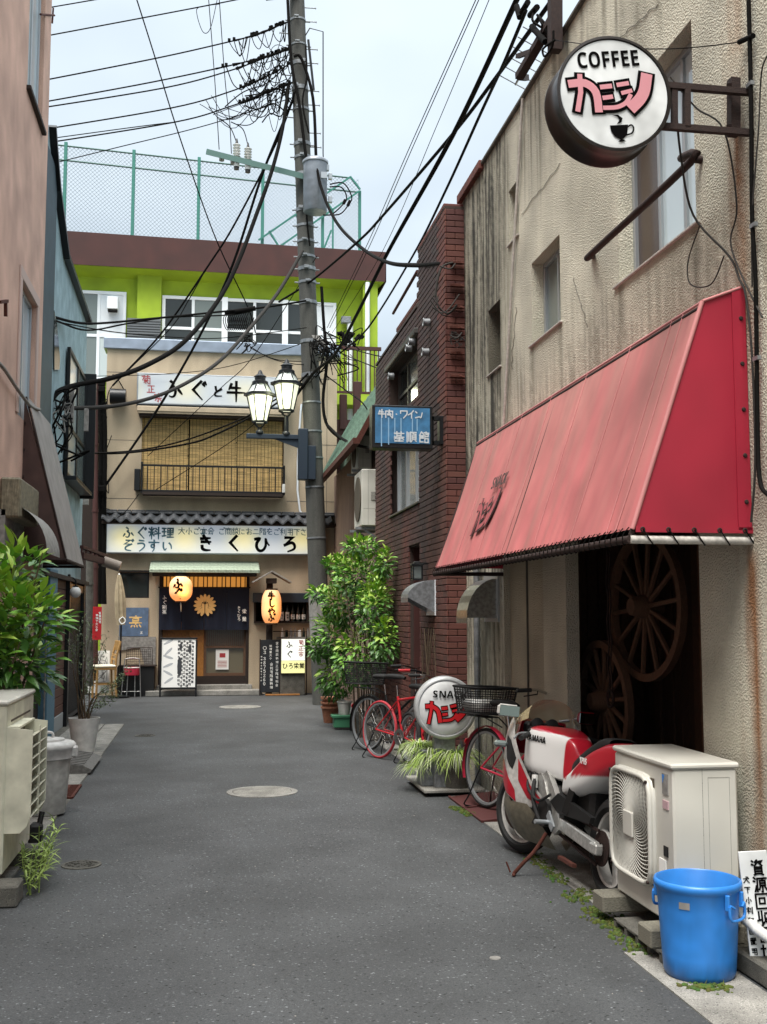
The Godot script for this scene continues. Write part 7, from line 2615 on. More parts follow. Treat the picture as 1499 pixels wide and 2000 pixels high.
	loft(b, [[-0.08, 0.66, 0.06, 0.03], [-0.2, 0.7, 0.11, 0.045], [-0.4, 0.785, 0.135, 0.05], [-0.58, 0.875, 0.12, 0.045], [-0.64, 0.89, 0.08, 0.03]], 0.6)
	part("seat", b, M.rubber, t, true)
	b = Mb.new()
	loft(b, [[-0.05, 0.55, 0.07, 0.03], [-0.1, 0.57, 0.125, 0.065], [-0.25, 0.61, 0.155, 0.09], [-0.42, 0.69, 0.155, 0.12], [-0.6, 0.78, 0.13, 0.11], [-0.85, 0.87, 0.07, 0.05]], 0.6, func(p):
		var e := smoothstep(-0.31, -0.32, p.x + (p.y - 0.7) * 0.5) * smoothstep(0.0, 0.012, p.y - 0.6 + p.x * 0.15)
		e = maxf(e, smoothstep(0.612, 0.622, p.y) * smoothstep(-0.21, -0.2, p.x))
		return Color(0.78, 0.78, 0.76).lerp(red, e), 110, 20)
	part("tail_cowl", b, M.moto_paint, t, true)
	latin("lettering", "YPVS", M.paper, t, Transform3D(Basis(Vector3.LEFT, Vector3.UP, Vector3.FORWARD), Vector3(-0.47, 0.765, -0.163)), 0.036, 0.9)
	# engine and running gear
	b = Mb.new()
	b.bev(Vector3(0.16, 0.42, 0), Vector3(0.34, 0.26, 0.26), 0.04)
	b.bev(Vector3(0.26, 0.56, 0), Vector3(0.16, 0.2, 0.2), 0.03, Basis(Vector3.BACK, -0.5))
	for s in [-1, 1]:
		b.cyl(Vector3(0.08, 0.37, s * 0.13), Vector3(0.08, 0.37, s * 0.17), 0.09, 20)
		b.cyl(Vector3(0.24, 0.34, s * 0.13), Vector3(0.24, 0.34, s * 0.165), 0.07, 20)
	b.bev(Vector3(-0.25, 0.5, 0), Vector3(0.4, 0.2, 0.16), 0.03)
	for k in 7:
		b.bev(Vector3(0.3, 0.5 + k * 0.022, 0), Vector3(0.2, 0.008, 0.24), 0.0)
	part("engine", b, M.engine, t, true)
	b = Mb.new()
	b.tube(curve([Vector3(0.3, 0.62, -0.14), Vector3(0.22, 0.52, -0.19), Vector3(0.17, 0.42, -0.2), Vector3(0.1, 0.3, -0.17)], 4), 0.014, 6)
	b.tube(curve([Vector3(0.36, 0.6, -0.16), Vector3(0.3, 0.5, -0.2), Vector3(0.1, 0.44, -0.2), Vector3(-0.05, 0.5, -0.18)], 4), 0.01, 6)
	part("hoses", b, M.rubber, t, true)
	b = Mb.new()
	b.cyl(Vector3(0.26, 0.58, -0.17), Vector3(0.24, 0.5, -0.175), 0.022, 12)
	part("reservoir", b, M.white_plastic, t, true)
	b = Mb.new()
	b.lathe([Vector2(0.03, -0.004), Vector2(0.1, -0.004), Vector2(0.1, 0.004), Vector2(0.03, 0.004)], Transform3D(Basis(Vector3.RIGHT, PI / 2), Vector3(-0.68, 0.3, -0.095)), 28)
	b.bar(Vector3(0.08, 0.435, -0.11), Vector3(-0.66, 0.395, -0.11), 0.014, 0.016)
	b.bar(Vector3(0.08, 0.29, -0.11), Vector3(-0.66, 0.205, -0.11), 0.014, 0.016)
	part("chain", b, M.dark_rust, t, true)
	b = Mb.new()
	b.prism(PackedVector2Array([Vector2(0.02, 0.45), Vector2(-0.1, 0.52), Vector2(-0.62, 0.46), Vector2(-0.6, 0.42), Vector2(-0.12, 0.4)]), Transform3D(Basis(), Vector3(0, 0, -0.15)), 0.03)
	b.bar(Vector3(-0.25, 0.42, -0.14), Vector3(-0.3, 0.6, -0.12), 0.05, 0.05)
	part("chain_guard", b, M.black, t, true)
	b = Mb.new()
	b.tube(curve([Vector3(0.3, 0.2, 0.12), Vector3(0.0, 0.17, 0.14), Vector3(-0.45, 0.24, 0.17), Vector3(-0.85, 0.4, 0.18)], 5), [0.03, 0.032, 0.034, 0.036, 0.04, 0.046, 0.05, 0.052, 0.054, 0.055, 0.055, 0.055, 0.055, 0.055, 0.04, 0.03], 12)
	part("exhaust", b, M.dark_rust, t, true)
	b = Mb.new()
	b.tube(curve([Vector3(0.03, 0.25, -0.15), Vector3(0.03, 0.13, -0.22), Vector3(0.05, 0.05, -0.28), Vector3(0.08, -0.02, -0.32)], 4), 0.013, 8)
	b.bar(Vector3(0.04, -0.025, -0.34), Vector3(0.13, -0.025, -0.3), 0.02, 0.01)
	b.cyl(Vector3(0.1, -0.02, -0.34), Vector3(0.11, 0.04, -0.37), 0.006, 6)
	part("side_stand", b, M.rust, t, true)
	b = Mb.new()
	b.bar(Vector3(-0.15, 0.14, -0.12), Vector3(-0.4, 0.14, -0.13), 0.03, 0.02)
	part("lower_bar", b, M.rust, t, true)

func bicycle(called_label: String, at: Vector3, turn_deg: float, o: Dictionary) -> void:
	var t := thing("bicycle", called_label, "bicycle", at, "bicycles parked along the right wall", Basis(Vector3.UP, deg_to_rad(turn_deg)) * Basis(Vector3.RIGHT, deg_to_rad(o.get("lean", 4.0))))
	var R: float = o.get("R", 0.33)
	var wb := R * 3.15
	var tr: float = o.get("tr", 0.02)
	var fm: Material = o.frame
	for k in 2:
		var w := Node3D.new()
		w.name = ["rear_wheel", "front_wheel"][k]
		t.add_child(w)
		wheel_parts(w, Vector3(wb * k, R, 0), Basis() if k == 0 else Basis(Vector3.UP, o.get("steer", 0.2)), R, tr, o.get("rim", M.alu), o.get("tyre", M.rubber), 32, 0.0)
	var b := Mb.new()
	var h: float = o.get("h", 0.8)
	var bb := Vector3(wb * 0.42, R * 0.85, 0)
	var st := Vector3(wb * 0.3, h * 0.84, 0)
	var hd := Vector3(wb * 0.83, h * 0.92, 0)
	var hb := Vector3(wb * 0.86, h * 0.78, 0)
	b.cyl(bb, st, 0.016, 10)
	b.cyl(bb, hb, 0.019, 10)
	b.cyl(st + Vector3(0.01, -0.04, 0) if o.get("diamond", false) else bb + Vector3(-0.02, 0.12, 0), hd - Vector3(0, 0.03, 0), 0.016, 10)
	b.cyl(hd, hb, 0.02, 10)
	for s in [-1, 1]:
		b.cyl(bb + Vector3(0, 0, s * 0.03), Vector3(0, R, s * 0.06), 0.01, 8)
		b.cyl(st + Vector3(0, -0.06, s * 0.015), Vector3(0, R, s * 0.06), 0.008, 8)
	part("frame", b, fm, t, true)
	b = Mb.new()
	for s in [-1, 1]:
		b.tube([hb + Vector3(0, 0, s * 0.04), Vector3(wb, R, s * 0.055)], 0.011, 8)
	part("fork", b, fm, t, true)
	b = Mb.new()
	b.cyl(st, st + Vector3(-0.03, 0.12, 0), 0.012, 8)
	part("seat_post", b, M.chrome, t, true)
	b = Mb.new()
	loft(b, [[wb * 0.3 - 0.16, h + 0.08, 0.09, 0.03], [wb * 0.3 - 0.05, h + 0.085, 0.08, 0.03], [wb * 0.3 + 0.06, h + 0.08, 0.03, 0.025], [wb * 0.3 + 0.12, h + 0.075, 0.015, 0.015]], 0.8)
	part("saddle", b, M.rubber, t, true)
	var hy: float = o.get("bar_h", 1.0)
	var yaw := Basis(Vector3.UP, o.get("steer", 0.2))
	var top := Vector3(hd.x - 0.02, hy, 0)
	b = Mb.new()
	b.cyl(hd, top, 0.013, 8)
	var bw: float = o.get("bar_w", 0.29)
	b.tube(curve([top + yaw * Vector3(-0.14, 0.02, -bw), top + yaw * Vector3(-0.04, 0.03, -bw * 0.6), top, top + yaw * Vector3(-0.04, 0.03, bw * 0.6), top + yaw * Vector3(-0.14, 0.02, bw)], 5), 0.011, 8)
	part("handlebar", b, o.get("bar_m", M.chrome), t, true)
	for s in [-1, 1]:
		b = Mb.new()
		b.cyl(top + yaw * Vector3(-0.14, 0.02, s * bw), top + yaw * Vector3(-0.06, 0.028, s * bw * 0.7), 0.016, 8)
		part("grip", b, o.get("grip", M.rubber), t, true)
		b = Mb.new()
		b.tube([top + yaw * Vector3(-0.02, 0.02, s * bw * 0.6), top + yaw * Vector3(-0.0, 0.0, s * bw * 0.75), top + yaw * Vector3(-0.08, -0.02, s * bw)], 0.005, 6)
		part("brake_lever", b, M.black, t, true)
	b = Mb.new()
	b.lathe([Vector2(0.05, -0.003), Vector2(0.09, -0.003), Vector2(0.09, 0.003), Vector2(0.05, 0.003)], Transform3D(Basis(Vector3.RIGHT, PI / 2), bb + Vector3(0, 0, 0.05)), 24)
	b.bar(bb + Vector3(0, 0, 0.07), bb + Vector3(0.1, -0.13, 0.07), 0.012, 0.02)
	b.bar(bb + Vector3(0, 0, -0.07), bb + Vector3(-0.1, 0.13, -0.07), 0.012, 0.02)
	b.cyl(bb + Vector3(0, 0, -0.08), bb + Vector3(0, 0, 0.08), 0.02, 8)
	part("crank", b, M.steel, t, true)
	for s in [-1, 1]:
		b = Mb.new()
		b.bev(bb + Vector3(s * 0.1, -s * 0.13, s * 0.12), Vector3(0.09, 0.02, 0.07), 0.005)
		part("pedal", b, M.rubber, t, true)
	if o.get("fender", false):
		for k in 2:
			b = Mb.new()
			b.sheet(func(u, w):
				var a := lerpf(0.35, 3.5 if k == 0 else 2.6, u)
				var zz: float = (w - 0.5) * 0.055
				return Vector3(wb * k + cos(a) * (R + 0.022 - absf(zz) * 0.3), R + sin(a) * (R + 0.022 - absf(zz) * 0.3), -zz), 24, 4)
			part("mudguard", b, o.fender, t, true)
	if o.get("fender", false) or o.get("reflector", false):
		b = Mb.new()
		b.lathe([Vector2(0.03, 0), Vector2(0.03, 0.012), Vector2(0, 0.018)], Transform3D(Basis(Vector3.BACK, PI / 2), Vector3(-cos(0.55) * (R + 0.03), R + sin(0.55) * (R + 0.03), 0)), 16)
		part("reflector", b, M.reflector, t, true)
	if o.get("carrier", false):
		b = Mb.new()
		for s in [-1, 1]:
			b.tube([Vector3(wb * 0.24, h * 0.86, s * 0.03), Vector3(0.05, R * 2.28, s * 0.07), Vector3(-0.22, R * 2.28, s * 0.07)], 0.006, 6)
			b.cyl(Vector3(-0.05, R * 2.28, s * 0.07), Vector3(0, R, s * 0.07), 0.005, 6)
		for k in 4:
			b.cyl(Vector3(0.05 - k * 0.08, R * 2.28, -0.07), Vector3(0.05 - k * 0.08, R * 2.28, 0.07), 0.005, 6)
		part("carrier", b, M.black_metal, t, true)
	if o.has("basket"):
		var c: Vector3 = o.basket
		var yb: Basis = o.get("basket_turn", Basis())
		b = Mb.new()
		var w0 := 0.2
		var w1 := 0.235
		var d0 := 0.15
		var d1 := 0.185
		var hh: float = o.get("basket_h", 0.24)
		var ring := func(f: float):
			var l := []
			var ww := lerpf(w0, w1, f)
			var dd := lerpf(d0, d1, f)
			for q in [[-1, -0.8], [-0.8, -1], [0.8, -1], [1, -0.8], [1, 0.8], [0.8, 1], [-0.8, 1], [-1, 0.8], [-1, -0.8]]:
				l.append(c + yb * Vector3(q[1] * dd, f * hh, q[0] * ww))
			return l
		b.tube(ring.call(1.0), 0.01, 6, false)
		b.tube(ring.call(0.0), 0.008, 6, false)
		part("basket_rim", b, M.rubber, t, true)
		b = Mb.new()
		for k in 11:
			b.tube(ring.call((k + 0.5) / 11.0), 0.0028, 4, false)
		var r0: Array = ring.call(0.0)
		var r1: Array = ring.call(1.0)
		for j in 8:
			var n := 14 if j % 2 == 1 else 3
			for k in n:
				var f := (k + 0.5) / n
				b.tube([r0[j].lerp(r0[j + 1], f), r1[j].lerp(r1[j + 1], f)], 0.0028, 4, false)
		for k in 9:
			b.tube([c + yb * Vector3(-d0, 0, lerpf(-w0, w0, k / 8.0)), c + yb * Vector3(d0, 0, lerpf(-w0, w0, k / 8.0))], 0.003, 4, false)
		stuff(part("basket_wires", b, M.rubber, t, true))
		if o.has("cargo"):
			b = Mb.new()
			b.bev(c + yb * Vector3(0, hh * 0.3, 0.04), Vector3(0.24, hh * 0.45, 0.26), 0.03, yb * Basis(Vector3.UP, 0.3))
			part("bag", b, M.white_plastic, t, true)
	b = Mb.new()
	b.tube(curve([Vector3(0.02, R, -0.08), Vector3(-0.1, 0.1, -0.12), Vector3(-0.16, 0.0, -0.13), Vector3(-0.16, 0.0, 0.1), Vector3(-0.1, 0.1, 0.1), Vector3(0.02, R, 0.08)], 4), 0.007, 6)
	part("stand", b, M.black_metal, t, true)

func build_right_objects() -> void:
	build_moto()
	var b: Mb
	# bicycles face the viewer's right: their rear wheels show
	bicycle("bicycle with a pink mudguard and a black wire basket, next to the motorcycle", Vector3(2.36, 0.03, -9.2), -71, {"frame": M.pink_red, "fender": M.pink_red, "carrier": true, "basket": Vector3(-0.06, 0.78, 0), "basket_turn": Basis(), "cargo": true, "steer": 0.5, "h": 0.8, "bar_h": 1.0, "lean": -3.0, "basket_h": 0.22})
	bicycle("red bicycle with red tyres leaning among the parked bicycles", Vector3(2.0, 0, -12.72), -63, {"frame": M.red, "tyre": M.red_tyre, "rim": M.alu, "diamond": true, "steer": 0.15, "h": 0.86, "bar_h": 1.0, "bar_m": M.black_metal, "grip": M.red, "bar_w": 0.33, "lean": -4.0})
	bicycle("black bicycle with a dark plastic basket at the far end of the bicycle row", Vector3(1.98, 0, -13.45), -60, {"frame": M.black_metal, "fender": M.black_metal, "carrier": true, "basket": Vector3(-0.1, 0.8, 0), "h": 0.82, "bar_h": 1.02, "lean": -3.0, "basket_h": 0.26})
	bicycle("dark small bicycle with fat tyres and silver handlebar between red bicycle and round sign", Vector3(2.25, 0, -12.15), -78, {"frame": M.red, "R": 0.29, "tr": 0.03, "reflector": true, "steer": 0.3, "h": 0.78, "bar_h": 0.98, "bar_w": 0.31, "lean": -3.0})
	# big air conditioner
	var o := Vector3(2.25, 0.15, -5.13)
	var t := thing("air_conditioner", "large white outdoor air conditioner unit behind the blue bin", "air conditioner", Vector3(2.4, 0.15, -5.5))
	b = Mb.new()
	b.rbox(2.25, 2.585, 0.15, 0.9, -5.9, -5.13, 0.012)
	part("casing", b, M.ac_white, t)
	b = Mb.new()
	b.rbox(2.24, 2.595, 0.9, 0.93, -5.91, -5.12, 0.01)
	part("lid", b, M.ac_white, t)
	b = Mb.new()
	b.rbox(2.4, 2.402, 0.16, 0.9, -5.13, -5.129)
	b.rbox(2.43, 2.431, 0.3, 0.86, -5.13, -5.1285)
	b.rbox(2.54, 2.541, 0.3, 0.86, -5.13, -5.1285)
	b.rbox(2.43, 2.541, 0.859, 0.86, -5.13, -5.1285)
	stuff(part("panel_line", b, M.concrete, t))
	# fan guard on the street side
	var c := Vector3(2.25, 0.56, -5.62)
	var S := 0.265
	b = Mb.new()
	b.rbox(2.242, 2.252, c.y - S, c.y + S, c.z - S, c.z + S)
	part("fan_opening", b, M.ac_dark, t)
	b = Mb.new()
	var fr := []
	for k in 41:
		var a := TAU * k / 40
		var q := Vector2(cos(a), sin(a))
		var m := S / pow(pow(absf(q.x), 7.0) + pow(absf(q.y), 7.0), 1.0 / 7.0)
		fr.append(Vector3(2.222, c.y + q.y * m, c.z + q.x * m))
	b.tube(fr, 0.014, 8, false)
	var fr2 := []
	for p in fr:
		fr2.append(p + Vector3(0.022, 0, 0))
	b.tube(fr2, 0.017, 8, false)
	part("guard_frame", b, M.ac_white, t)
	b = Mb.new()
	for k in 56:
		var a := TAU * k / 56
		var l := []
		for j in 10:
			var f := j / 9.0
			var an := a + f * 1.25
			var q := Vector2(cos(an), sin(an))
			var m := lerpf(0.055, S * 1.35, f)
			m = minf(m, S / pow(pow(absf(q.x), 7.0) + pow(absf(q.y), 7.0), 1.0 / 7.0))
			l.append(Vector3(2.218 + 0.004 * f, c.y + q.y * m, c.z + q.x * m))
		b.tube(l, 0.0032, 4, false)
	for k in 13:
		b.ring(Vector3(2.226, c.y, c.z), Vector3.RIGHT, 0.07 + k * 0.0165, 0.0016, 40, 3)
	stuff(part("guard_wires", b, M.ac_white, t))
	b = Mb.new()
	b.bev(Vector3(2.212, c.y, c.z), Vector3(0.014, 0.13, 0.13), 0.006)
	part("guard_cap", b, M.ac_white, t)
	b = Mb.new()
	for q in [[-1, -1], [-1, 1], [1, -1], [1, 1]]:
		b.cyl(Vector3(2.205, c.y + q[0] * S * 0.93, c.z + q[1] * S * 0.93), Vector3(2.215, c.y + q[0] * S * 0.93, c.z + q[1] * S * 0.93), 0.009, 8)
	stuff(part("screw", b, M.dark_rust, t))
	b = Mb.new()
	b.rbox(2.245, 2.25, 0.77, 0.87, -5.25, -5.185)
	var lb := part("sticker", b, M.weathered, t, false, "grey sticker with a blue mark")
	b = Mb.new()
	b.tri(Vector3(2.244, 0.865, -5.248), Vector3(2.244, 0.865, -5.215), Vector3(2.244, 0.82, -5.24), Vector3.LEFT)
	part("mark", b, M.blue_plastic, lb)
	b = Mb.new()
	b.rbox(2.245, 2.25, 0.7, 0.74, -5.25, -5.185)
	part("sticker", b, M.sticker_pink, t)
	b = Mb.new()
	b.rbox(2.244, 2.25, 0.47, 0.52, -5.25, -5.2, 0.002)
	part("hand_grip", b, M.void, t)
	b = Mb.new()
	b.rbox(2.246, 2.25, 0.2, 0.45, -5.31, -5.23)
	part("patch", b, M.paper, t)
	for k in 2:
		b = Mb.new()
		var z: float = [-5.24, -5.88][k]
		b.rbox(2.13, 2.62, 0.055, 0.145, z - 0.08, z + 0.08, 0.008)
		single("support_block", b, M.sleeper, ["grey ribbed block under the near end of the large air conditioner", "grey block under the far end of the large air conditioner"][k], "block", "blocks under the air conditioner")
	t = thing("hollow_block", "low hollow concrete block lying along the kerb under the air conditioner", "block", Vector3(2.22, 0, -5.4))
	b = Mb.new()
	b.rbox(2.16, 2.3, 0.04, 0.055, -5.72, -5.1, 0.003)
	b.rbox(2.17, 2.3, 0, 0.012, -5.72, -5.1)
	for k in 5:
		b.rbox(2.16, 2.3, 0, 0.052, -5.72 + k * 0.148, -5.69 + k * 0.148)
	part("block", b, M.dark_concrete, t)
	# blue bin
	o = Vector3(2.275, 0.004, -4.94)
	t = thing("blue_bin", "round bright blue plastic bin at the right kerb", "bin", o)
	var xf := Transform3D(Basis(), o)
	b = Mb.new()
	b.lathe([Vector2(0, 0.004), Vector2(0.15, 0.0), Vector2(0.158, 0.012), Vector2(0.163, 0.03), Vector2(0.168, 0.1), Vector2(0.174, 0.2), Vector2(0.18, 0.3), Vector2(0.186, 0.385), Vector2(0.19, 0.39), Vector2(0.198, 0.402), Vector2(0.2, 0.415), Vector2(0.196, 0.428), Vector2(0.188, 0.431), Vector2(0.182, 0.424), Vector2(0.155, 0.02), Vector2(0, 0.016)], xf, 56)
	nz.seed = 77
	nz.frequency = 6.0
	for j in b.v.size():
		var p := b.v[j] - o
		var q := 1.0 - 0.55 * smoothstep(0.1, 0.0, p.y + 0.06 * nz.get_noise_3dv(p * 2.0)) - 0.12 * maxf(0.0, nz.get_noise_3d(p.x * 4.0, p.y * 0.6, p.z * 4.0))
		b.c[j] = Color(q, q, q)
	part("tub", b, M.blue_plastic, t)
	b = Mb.new()
	b.lathe([Vector2(0.176, 0.33), Vector2(0, 0.331)], xf, 32)
	part("water", b, M.dark_glass, t)
	for q in [0.55, 0.55 + PI]:
		b = Mb.new()
		var hB := Basis(Vector3.UP, q)
		for s in [-1, 1]:
			b.bev(o + hB * Vector3(s * 0.055, 0.36, 0.19), Vector3(0.016, 0.07, 0.022), 0.004, hB)
			b.tube([o + hB * Vector3(s * 0.055, 0.35, 0.205), o + hB * Vector3(s * 0.03, 0.335, 0.21)], 0.006, 6)
		b.tube(curve([o + hB * Vector3(-0.06, 0.345, 0.203), o + hB * Vector3(-0.058, 0.3, 0.205), o + hB * Vector3(-0.035, 0.28, 0.206), o + hB * Vector3(0.035, 0.28, 0.206), o + hB * Vector3(0.058, 0.3, 0.205), o + hB * Vector3(0.06, 0.345, 0.203)], 4), 0.007, 8)
		part("handle", b, M.blue_plastic, t)
	b = Mb.new()
	b.sheet(func(u, w):
		var a := lerpf(2.2, 2.47, u)
		return o + Vector3(cos(a) * 0.1845, lerpf(0.325, 0.355, w), sin(a) * 0.1845), 6, 2, null, true)
	part("sticker", b, M.weathered, t)
	# notice board leaning on the wall
	t = thing("recycling_board", "white board with black vertical characters leaning on the wall behind the bin", "sign", Vector3(2.55, 0.05, -4.85))
	var bf := Transform3D(Basis(Vector3.BACK, 0.07) * Basis(Vector3.UP, -0.22) * Basis(Vector3.RIGHT, -0.1), Vector3(2.535, 0.3, -4.86))
	b = Mb.new()
	b.bev(bf.origin, Vector3(0.13, 0.52, 0.012), 0.002, bf.basis)
	part("board", b, M.sign_white, t)
	b = Mb.new()
	words(b, "資源回収置場", bf * Transform3D(Basis(), Vector3(0, 0, 0.008)), -0.016, 0.22, 0.066, 0.0085, 0, -0.074)
	words(b, "犬下小利収回置用", bf * Transform3D(Basis(), Vector3(0, 0, 0.008)), -0.058, 0.15, 0.028, 0.0045, 0, -0.045)
	part("lettering", b, M.ink, t)
	b = Mb.new()
	var hp := curve([Vector3(2.5, 0.36, -5.1), Vector3(2.49, 0.25, -4.9), Vector3(2.53, 0.2, -4.7), Vector3(2.6, 0.2, -4.6), Vector3(2.66, 0.22, -4.55)], 18)
	var hr := []
	for k in hp.size():
		hr.append(0.026 if k % 2 else 0.023)
	b.tube(hp, hr, 12)
	single("drain_hose", b, M.white_plastic, "white corrugated hose curling in front of the leaning board", "hose")
	# cart wheels in the porch
	for q in [[px(1182, 1368, 2.97), 0.45, 0.06, 0.05, "lower old wooden cart wheel in the dark porch, standing on the floor"], [px(1262, 1185, 3.1), 0.53, 0.1, 0.0, "upper old wooden cart wheel hanging in the dark porch"]]:
		t = thing("cart_wheel", q[4], "cart wheel", q[0], "old cart wheels in the porch")
		var W: Basis = Basis(Vector3.UP, q[2]) * Basis(Vector3.BACK, q[3])
		b = Mb.new()
		var R: float = q[1]
		b.lathe([Vector2(R - 0.055, -0.025), Vector2(R, -0.025), Vector2(R, 0.025), Vector2(R - 0.055, 0.025), Vector2(R - 0.055, -0.025)], Transform3D(W * Basis(Vector3.BACK, PI / 2), q[0]), 40)
		part("felloe", b, M.old_wood, t)
		for k in 14:
			b = Mb.new()
			var a := TAU * k / 14 + 0.1
			var d := W * Vector3(0, sin(a), cos(a))
			b.bar(q[0] + d * 0.07, q[0] + d * (R - 0.05), 0.03, 0.03, Vector3.RIGHT, 0.005)
			part("spoke", b, M.old_wood, t)
		b = Mb.new()
		b.lathe([Vector2(0, -0.12), Vector2(0.06, -0.12), Vector2(0.085, -0.04), Vector2(0.085, 0.04), Vector2(0.06, 0.12), Vector2(0, 0.12)], Transform3D(W * Basis(Vector3.BACK, PI / 2), q[0]), 20)
		part("hub", b, M.old_wood, t)
	b = Mb.new()
	for k in 2:
		var l := []
		for j in 14:
			l.append(Vector3(2.83 + 0.006 * sin(j * 1.7), 2.1 - j * 0.08, -7.5 + k * 0.05 + 0.004 * cos(j * 1.7)))
		b.tube(l, 0.006, 6)
	b.ring(Vector3(2.83, 1.06, -7.48), Vector3.RIGHT, 0.06, 0.01, 16, 6)
	single("porch_chain", b, M.dark_rust, "dark chain hanging at the far side of the porch", "chain")
	# slab, ramps and pots round the round sign
	b = Mb.new()
	b.rbox(1.99, 2.56, 0.035, 0.065, -10.9, -9.96, 0.006)
	t = single("white_slab", b, M.concrete, "pale flat slab carrying the grey pots below the round sign", "slab")
	b = Mb.new()
	b.rbox(2.05, 2.5, 0, 0.035, -10.85, -10.0)
	part("base", b, M.void, t)
	for k in 2:
		t = thing("ramp_plate", ["far maroon rubber ramp plate beside the pale slab", "near maroon rubber ramp plate beside the motorcycle wheel"][k], "ramp", Vector3(2.4, 0, -9.6 + k * 0.62), "rubber ramp plates")
		var z: float = -9.92 + k * 0.62
		b = Mb.new()
		b.fq(Vector3(2.2, 0.008, z), Vector3(2.2, 0.008, z + 0.6), Vector3(2.62, 0.05, z + 0.6), Vector3(2.62, 0.05, z), Vector3.UP)
		b.fq(Vector3(2.2, 0, z + 0.6), Vector3(2.62, 0, z + 0.6), Vector3(2.62, 0.05, z + 0.6), Vector3(2.2, 0.008, z + 0.6), Vector3.BACK)
		b.fq(Vector3(2.2, 0, z), Vector3(2.2, 0, z + 0.6), Vector3(2.2, 0.008, z + 0.6), Vector3(2.2, 0.008, z), Vector3.LEFT)
		part("plate", b, M.ramp, t)
		b = Mb.new()
		b.bar(Vector3(2.21, 0.014, z), Vector3(2.21, 0.014, z + 0.6), 0.025, 0.012, Vector3.UP, 0.003)
		b.bar(Vector3(2.21, 0.014, z + 0.59), Vector3(2.62, 0.055, z + 0.59), 0.025, 0.012, Vector3.UP, 0.003)
		part("edge_strip", b, M.ramp, t)
	for q in [[Vector3(2.13, 0.065, -10.28), 0.13, 0.3, M.galvanised, "square grey metal planter overflowing with spider plants left of the bucket", true], [Vector3(2.32, 0.065, -10.1), 0.125, 0.27, M.dark_concrete, "grey weathered bucket of spider plants below the round sign", false]]:
		t = thing("planter", q[4], "planter", q[0], "planters below the round sign")
		b = Mb.new()
		if q[5]:
			b.rbox(q[0].x - 0.12, q[0].x + 0.1, q[0].y, q[0].y + 0.33, q[0].z - 0.14, q[0].z + 0.1, 0.008)
		else:
			b.lathe([Vector2(0, 0), Vector2(q[1] * 0.82, 0), Vector2(q[1], q[2]), Vector2(q[1] + 0.006, q[2] + 0.01), Vector2(q[1] - 0.015, q[2]), Vector2(0, q[2] - 0.03)], Transform3D(Basis(), q[0]), 28)
		part("pot", b, q[3], t)
		for k in 3:
			b = Mb.new()
			spider(b, q[0] + Vector3(0, 0.28, 0), 90, 0.2, 0.42, k)
			stuff(part("blades", b, [M.grass_leaf, M.spider_pale, M.leaf_light][k], t))
	t = thing("spider_plant", "large trailing spider plant spilling over the slab left of the planters", "plant", Vector3(2.02, 0.06, -10.5))
	for k in 3:
		b = Mb.new()
		spider(b, Vector3(2.04, 0.4, -10.45), 70, 0.2, 0.3, k)
		spider(b, Vector3(2.02, 0.22, -10.35), 60, 0.14, 0.28, k)
		stuff(part("blades", b, [M.grass_leaf, M.spider_pale, M.leaf_light][k], t))
	# pots by the pole
	t = thing("green_planter", "low green plastic trough at the foot of the tall shrub", "planter", Vector3(1.98, 0, -15.95))
	b = Mb.new()
	b.rbox(1.86, 2.22, 0.03, 0.19, -16.1, -15.9, 0.01)
	b.rbox(1.83, 2.25, 0.17, 0.21, -16.12, -15.88, 0.008)
	part("trough", b, M.trough, t)
	t = thing("white_pot", "small white pot with a wiry bush standing on the green trough", "plant pot", Vector3(2.02, 0.21, -16.0))
	b = Mb.new()
	b.lathe([Vector2(0, 0), Vector2(0.075, 0), Vector2(0.1, 0.17), Vector2(0.11, 0.175), Vector2(0.11, 0.19), Vector2(0.09, 0.19), Vector2(0, 0.16)], Transform3D(Basis(), Vector3(2.02, 0.21, -16.0)), 20)
	part("pot", b, M.white_plastic, t)
	b = Mb.new()
	for k in 260:
		var d := Vector3(rr(-1, 1), rr(0.1, 1.4), rr(-1, 1)).normalized()
		b.leaf(Vector3(2.02, 0.4, -16) + d * rr(0.05, 0.33), d + Vector3(rr(-0.6, 0.6), rr(-0.3, 0.6), rr(-0.6, 0.6)), Vector3.UP, rr(0.03, 0.06), 0.015)
	stuff(part("foliage", b, M.leaf_dark, t))
	for k in 3:
		b = Mb.new()
		var po := Vector3(1.93, [0.0, 0.2, 0.29][k], -17.0)
		var h: float = [0.25, 0.12, 0.1][k]
		b.lathe([Vector2(0, 0), Vector2(0.1, 0), Vector2(0.135, h - 0.03), Vector2(0.15, h - 0.03), Vector2(0.15, h), Vector2(0.12, h), Vector2(0, h - 0.02)], Transform3D(Basis(), po), 24)
		single("terracotta_pot", b, M.terracotta, ["bottom terracotta pot of the stack beside the pole", "middle terracotta pot of the stack beside the pole", "top terracotta pot of the stack beside the pole"][k], "plant pot", "stacked terracotta pots")
	# tall shrub
	t = thing("tall_shrub", "tall leafy green shrub between the pole and the brick building", "shrub", Vector3(2.2, 0, -16.8))
	for k in 11:
		b = Mb.new()
		var p := Vector3(2.15 + rr(-0.08, 0.2), 0, -15.2 + rr(-0.7, 0.5))
		b.tube(curve([p, p + Vector3(rr(-0.1, 0.1), 0.8, rr(-0.1, 0.1)), p + Vector3(rr(-0.25, 0.2), rr(1.6, 2.5), rr(-0.2, 0.2))], 5), [0.014, 0.013, 0.013, 0.012, 0.011, 0.01, 0.009, 0.008, 0.006, 0.005, 0.003], 6)
		part("stem", b, M.bark, t)
